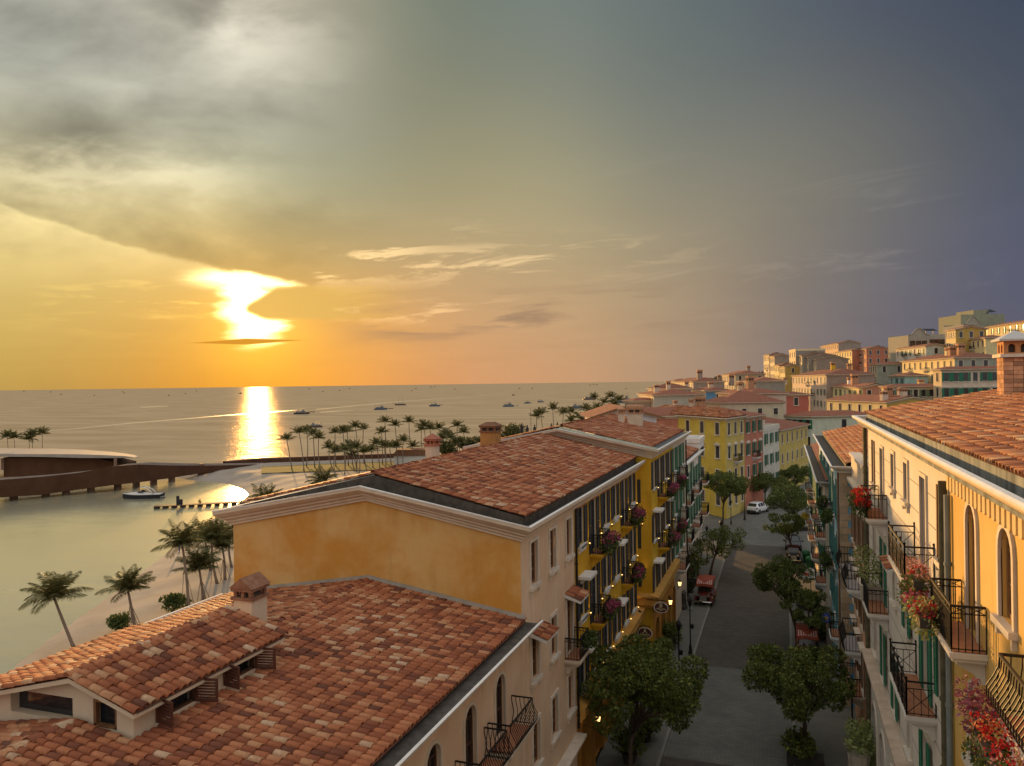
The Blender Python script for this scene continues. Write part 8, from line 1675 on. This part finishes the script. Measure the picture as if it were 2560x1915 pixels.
for i, (x, y) in enumerate([(2010, 1391), (2019, 1406)]):
    b = at_z(x, y + 12, 0.1); o = empty('rubbish_bin', tuple(b), 'green domed rubbish bin, ' + ('the farther' if i == 0 else 'the nearer') + ' of two behind the white parasol', 'bin', 'green bins'); mb = MB(); mb.lathe([(0.32, 0), (0.4, 0.9), (0.42, 0.92), (0.42, 1.0)], 10); link('body', mb.mesh('body', mat('bin_green', (0.02, 0.09, 0.035), None, 1, 0.5)), o, T(*b)); mb = MB(); mb.lathe([(0.46, 1.002), (0.42, 1.18), (0.25, 1.32), (0.0, 1.38)], 10, cap=False); link('lid', mb.mesh('lid', mat('lid_green', (0.03, 0.16, 0.06), None, 1, 0.45)), o, T(*b))
# vehicles
BLACKP = mat('black_paint', (0.012, 0.011, 0.011), None, 1, 0.25, coat=0.5); REDP = mat('dark_red_paint', (0.09, 0.012, 0.010), None, 1, 0.3, coat=0.4); TYRE = mat('tyre', (0.012, 0.012, 0.012), None, 1, 0.85); CHROME = mat('chrome', (0.55, 0.52, 0.5), None, 1, 0.15, metal=1.0); WHITEP = mat('white_car_paint', (0.72, 0.72, 0.73), None, 1, 0.25, coat=0.6)
RROOF = mat('red_canopy', (0.26, 0.045, 0.022), (0.33, 0.07, 0.035), 3, 0.6); STRIPE = mat('pink_stripe', (0.60, 0.40, 0.38), None, 1, 0.8); SEATM = mat('maroon_leather', (0.13, 0.03, 0.03), None, 1, 0.5)
def wheel(parent, M, x, y, r, w=0.18):
    Mw = M @ T(x, y, r) @ Matrix.Rotation(pi / 2, 4, 'X'); mb = MB(); mb.lathe([(r * 0.62, -w / 2), (r * 0.95, -w / 2), (r, -w * 0.3), (r, w * 0.3), (r * 0.95, w / 2), (r * 0.62, w / 2)], 20, cap=False); t = link('wheel', mb.mesh('wheel', TYRE), parent, Mw)
    mb = MB(); mb.lathe([(0.0, -w * 0.36), (r * 0.62, -w * 0.45), (r * 0.62, w * 0.45), (0.0, w * 0.36)], 12, cap=False); link('rim', mb.mesh('rim', CHROME), t, Mw)
def buggy(p, rz, label, roof=True, body=None, hood=None):
    """open vintage style electric buggy; x forward"""
    body = body or REDP
    o = empty('vintage_buggy', tuple(p), label, 'buggy', 'vintage buggies', 0.0); M = T(*p) @ Matrix.Rotation(rz, 4, 'Z')
    mb = MB(); R_ = []
    for x, w, z0, z1 in ((-1.75, .55, .45, .75), (-1.6, .66, .36, .98), (-0.6, .68, .34, 1.0), (0.35, .66, .34, 0.98), (0.5, .50, .36, 1.02), (1.3, .40, .40, .98), (1.55, .34, .42, .92)):
        R_.append([(x, -w, z0), (x, -w, z1 - .12), (x, -w * .75, z1), (x, w * .75, z1), (x, w, z1 - .12), (x, w, z0)])
    mb.rings(R_); link('body', mb.mesh('body', body), o, M)
    for sx, sy in ((1.15, 1), (1.15, -1), (-1.15, 1), (-1.15, -1)):
        wheel(o, M, sx, sy * 0.66, 0.33); mb = MB(); mb.tube([(sx - .5, sy * .68, .42), (sx - .32, sy * .68, .68), (sx, sy * .68, .76), (sx + .32, sy * .68, .66), (sx + .5, sy * .68, .40)], 0.12, 6); link('fender', mb.mesh('fender', body), o, M)
    for s in (-1, 1):
        mb = MB(); mb.lathe([(0.02, -.14), (.12, -.06), (.13, .06)], 10, T(1.45, s * .46, .92) @ Matrix.Rotation(pi / 2, 4, 'Y')); link('headlight', mb.mesh('headlight', CHROME), o, M)
        mb = MB(); mb.box(-1.0, 0.9, s * .76 - .1, s * .76 + .1, .34, .4); link('running_board', mb.mesh('running_board', BLACKP), o, M)
    mb = MB(); mb.box(1.55, 1.62, -.3, .3, .45, .92); link('grille', mb.mesh('grille', CHROME), o, M); mb = MB(); mb.tube([(1.72, -.72, .42), (1.78, 0, .42), (1.72, .72, .42)], .05, 6); link('bumper', mb.mesh('bumper', CHROME), o, M)
    for x in (-0.95, -0.1):
        mb = MB(); mb.box(x - .25, x + .25, -.58, .58, 1.0, 1.12); mb.box(x - .32, x - .2, -.58, .58, 1.121, 1.5); link('seat', mb.mesh('seat', SEATM), o, M)
    mb = MB(); mb.P([(.52, -.55, 1.02), (.52, .55, 1.02), (.36, .52, 1.5), (.36, -.52, 1.5)], [(0, 1, 2, 3)]); link('windscreen', mb.mesh('windscreen', GLASS), o, M)
    if roof:
        for x in (-1.5, .42):
            for s in (-1, 1): mb = MB(); mb.bar((x, s * .6, .98), (x - .03, s * .6, 1.92), .04); link('roof_post', mb.mesh('roof_post', BLACKP), o, M)
        mb = MB(); pr = [(-1.75, 1.86), (-1.55, 1.98), (-.6, 2.05), (.2, 2.0), (.72, 1.72), (.76, 1.55)]
        mb.rings([[(x, -.74, z - .07), (x, -.70, z), (x, 0, z + .07), (x, .70, z), (x, .74, z - .07), (x, 0, z)] for x, z in pr]); link('canopy', mb.mesh('canopy', RROOF), o, M)
        for k in range(8):
            y = -.62 + k * .165; mb = MB(); mb.P([(.21, y, 2.06 - abs(y) * .09), (.21, y + .08, 2.06 - abs(y + .08) * .09), (.73, y + .08, 1.785 - abs(y + .08) * .09), (.73, y, 1.785 - abs(y) * .09)], [(0, 1, 2, 3)]); link('stripe', mb.mesh('stripe', STRIPE), o, M)
    elif hood: mb = MB(); mb.rings([[(x, -w, 1.0), (x, -w * .8, z), (x, w * .8, z), (x, w, 1.0)] for x, w, z in ((-1.7, .45, 1.05), (-1.45, .62, 1.25), (-.95, .64, 1.3), (-.5, .6, 1.15))]); link('folded_hood', mb.mesh('folded_hood', hood), o, M)
    return o
def car(p, rz, label, paint, L=4.5, W=1.86, Hh=1.65, suv=True):
    o = empty('parked_car', tuple(p), label, 'car', None); M = T(*p) @ Matrix.Rotation(rz, 4, 'Z'); h = L / 2; w = W / 2
    #        x     low  belt  top  half width belt / top
    st = [(-h, .55, .78, .80, .80, .78), (-h + .06, .36, .98, 1.00, .90, .86), (-h + .22, .32, 1.05, 1.12, .95, .82), (-h + .62, .30, 1.05, Hh - .06, .98, .72), (-h + 1.3, .28, 1.04, Hh, 1.0, .73), (-.1, .28, 1.03, Hh, 1.0, .73), (.42, .28, 1.03, Hh - .05, 1.0, .72), (1.12, .30, 1.02, 1.10, .98, .80), (1.7, .32, .94, .98, .95, .80), (h - .12, .36, .80, .84, .86, .74), (h, .45, .66, .68, .74, .66)]
    ring = lambda x, lo, be, to, a, b: [(x, -w * a * .92, lo), (x, -w * a, lo + .22), (x, -w * a, be), (x, -w * b, to - .06), (x, -w * b * .72, to), (x, w * b * .72, to), (x, w * b, to - .06), (x, w * a, be), (x, w * a, lo + .22), (x, w * a * .92, lo)]
    mb = MB(); mb.rings([ring(*s) for s in st]); link('body', mb.mesh('body', paint, True), o, M)
    q = lambda i, k: Vector(ring(*st[i])[k])
    for s, (ka, kb) in ((-1, (2, 3)), (1, (7, 6))):
        for i, j in ((3, 4), (4, 5), (5, 6)):
            a, b, c, d = q(i, ka), q(j, ka), q(j, kb), q(i, kb); cen = (a + b + c + d) / 4; mb = MB(); mb.P([cen + (v - cen) * .86 + Vector((0, s * .012, .008)) for v in (a, b, c, d)], [(0, 1, 2, 3)]); link('side_window', mb.mesh('side_window', GLASS), o, M)
        mb = MB(); mb.box(.55, .72, s * (w + .14) - .1, s * (w + .14) + .1, 1.02, 1.16); link('wing_mirror', mb.mesh('wing_mirror', paint), o, M)
    for (i, j, nm) in ((2, 3, 'rear_window'), (7, 6, 'windscreen')):
        a, b, c, d = q(i, 2) * 1, q(i, 7) * 1, q(j, 6), q(j, 3); a.z, b.z = st[i][3] - .03, st[i][3] - .03; a.y *= .86; b.y *= .86; cen = (a + b + c + d) / 4; off = Vector((-.03 if nm[0] == 'r' else .03, 0, .03)); mb = MB(); mb.P([cen + (v - cen) * .88 + off for v in (a, b, c, d)], [(0, 1, 2, 3)]); link(nm, mb.mesh(nm, GLASS), o, M)
    for s in (-1, 1):
        mb = MB(); mb.box(-h - .0, -h + .25, s * w * .86 - .16, s * w * .86 + .06, .84, .98); link('tail_light', mb.mesh('tail_light', mat('tail_red', (0.16, 0.012, 0.012), None, 1, 0.3)), o, M)
        mb = MB(); mb.box(h - .26, h - .02, s * w * .74 - .2, s * w * .74 + .1, .64, .76); link('headlight', mb.mesh('headlight', CHROME), o, M)
    mb = MB(); mb.box(-h - .03, -h + .1, -w * .78, w * .78, .34, .56); link('rear_bumper', mb.mesh('rear_bumper', mat('bumper_grey', (0.05, 0.05, 0.055), None, 1, .6)), o, M)
    mb = MB(); mb.box(-h - .045, -h + .02, -.26, .26, .62, .74); link('number_plate', mb.mesh('number_plate', WHITE), o, M)
    for sx in (-h + .85, h - .9):
        for s in (-1, 1): wheel(o, M, sx, s * (w - .1), .36, .24)
    return o
b = at_z(1890, 1283, 0.0); car(Vector((b.x, b.y + 2.0, 0)), rad(90 - 24), 'white SUV parked at the bend of the street, seen from behind', WHITEP)
b = at_z(1978, 1378, 0.1); car(Vector((b.x, b.y + 2.0, 0.1)), rad(-90), 'black car with grey windscreen on the right pavement behind the dark buggy', BLACKP, 4.2, 1.75, 1.6)
b = at_z(1752, 1515, 0.05); buggy(Vector((b.x, b.y + 1.6, 0.1)), rad(-92), 'dark red vintage buggy with striped red canopy on the left side of the street')
b = at_z(2010, 1650, 0.1); buggy(Vector((b.x, b.y + 0.8, 0.1)), rad(-90), 'red canopied buggy half hidden behind the bottom right tree')
b = at_z(1978, 1408, 0.1); buggy(Vector((b.x, b.y + 1.8, 0.1)), rad(-90), 'black open buggy with folded red hood on the right pavement', False, BLACKP, mat('red_hood', (0.24, 0.055, 0.055), (0.32, 0.09, 0.085), 2, .6))
# round black motorbikes / tables are lost in the shade of the right pavement: a few cafe chairs
def cafe_set(p, label, rz):
    o = empty('cafe_table', tuple(p), label, 'table', 'cafe tables'); M = T(*p) @ Matrix.Rotation(rz, 4, 'Z'); mb = MB(); mb.lathe([(.36, .70), (.36, .74)], 14); link('table_top', mb.mesh('table_top', BRNWOOD), o, M); mb = MB(); mb.lathe([(.22, 0), (.03, .06), (.03, .70)], 8); link('leg', mb.mesh('leg', IRON), o, M)
for i, (x, y) in enumerate([(2052, 1560), (2046, 1506)]): b = at_z(x, y + 34, 0.1); b.x = min(b.x, 2.2); cafe_set(b, 'small round cafe table on the right pavement, ' + ('the nearer' if i == 0 else 'the farther') + ' one', 0.3)
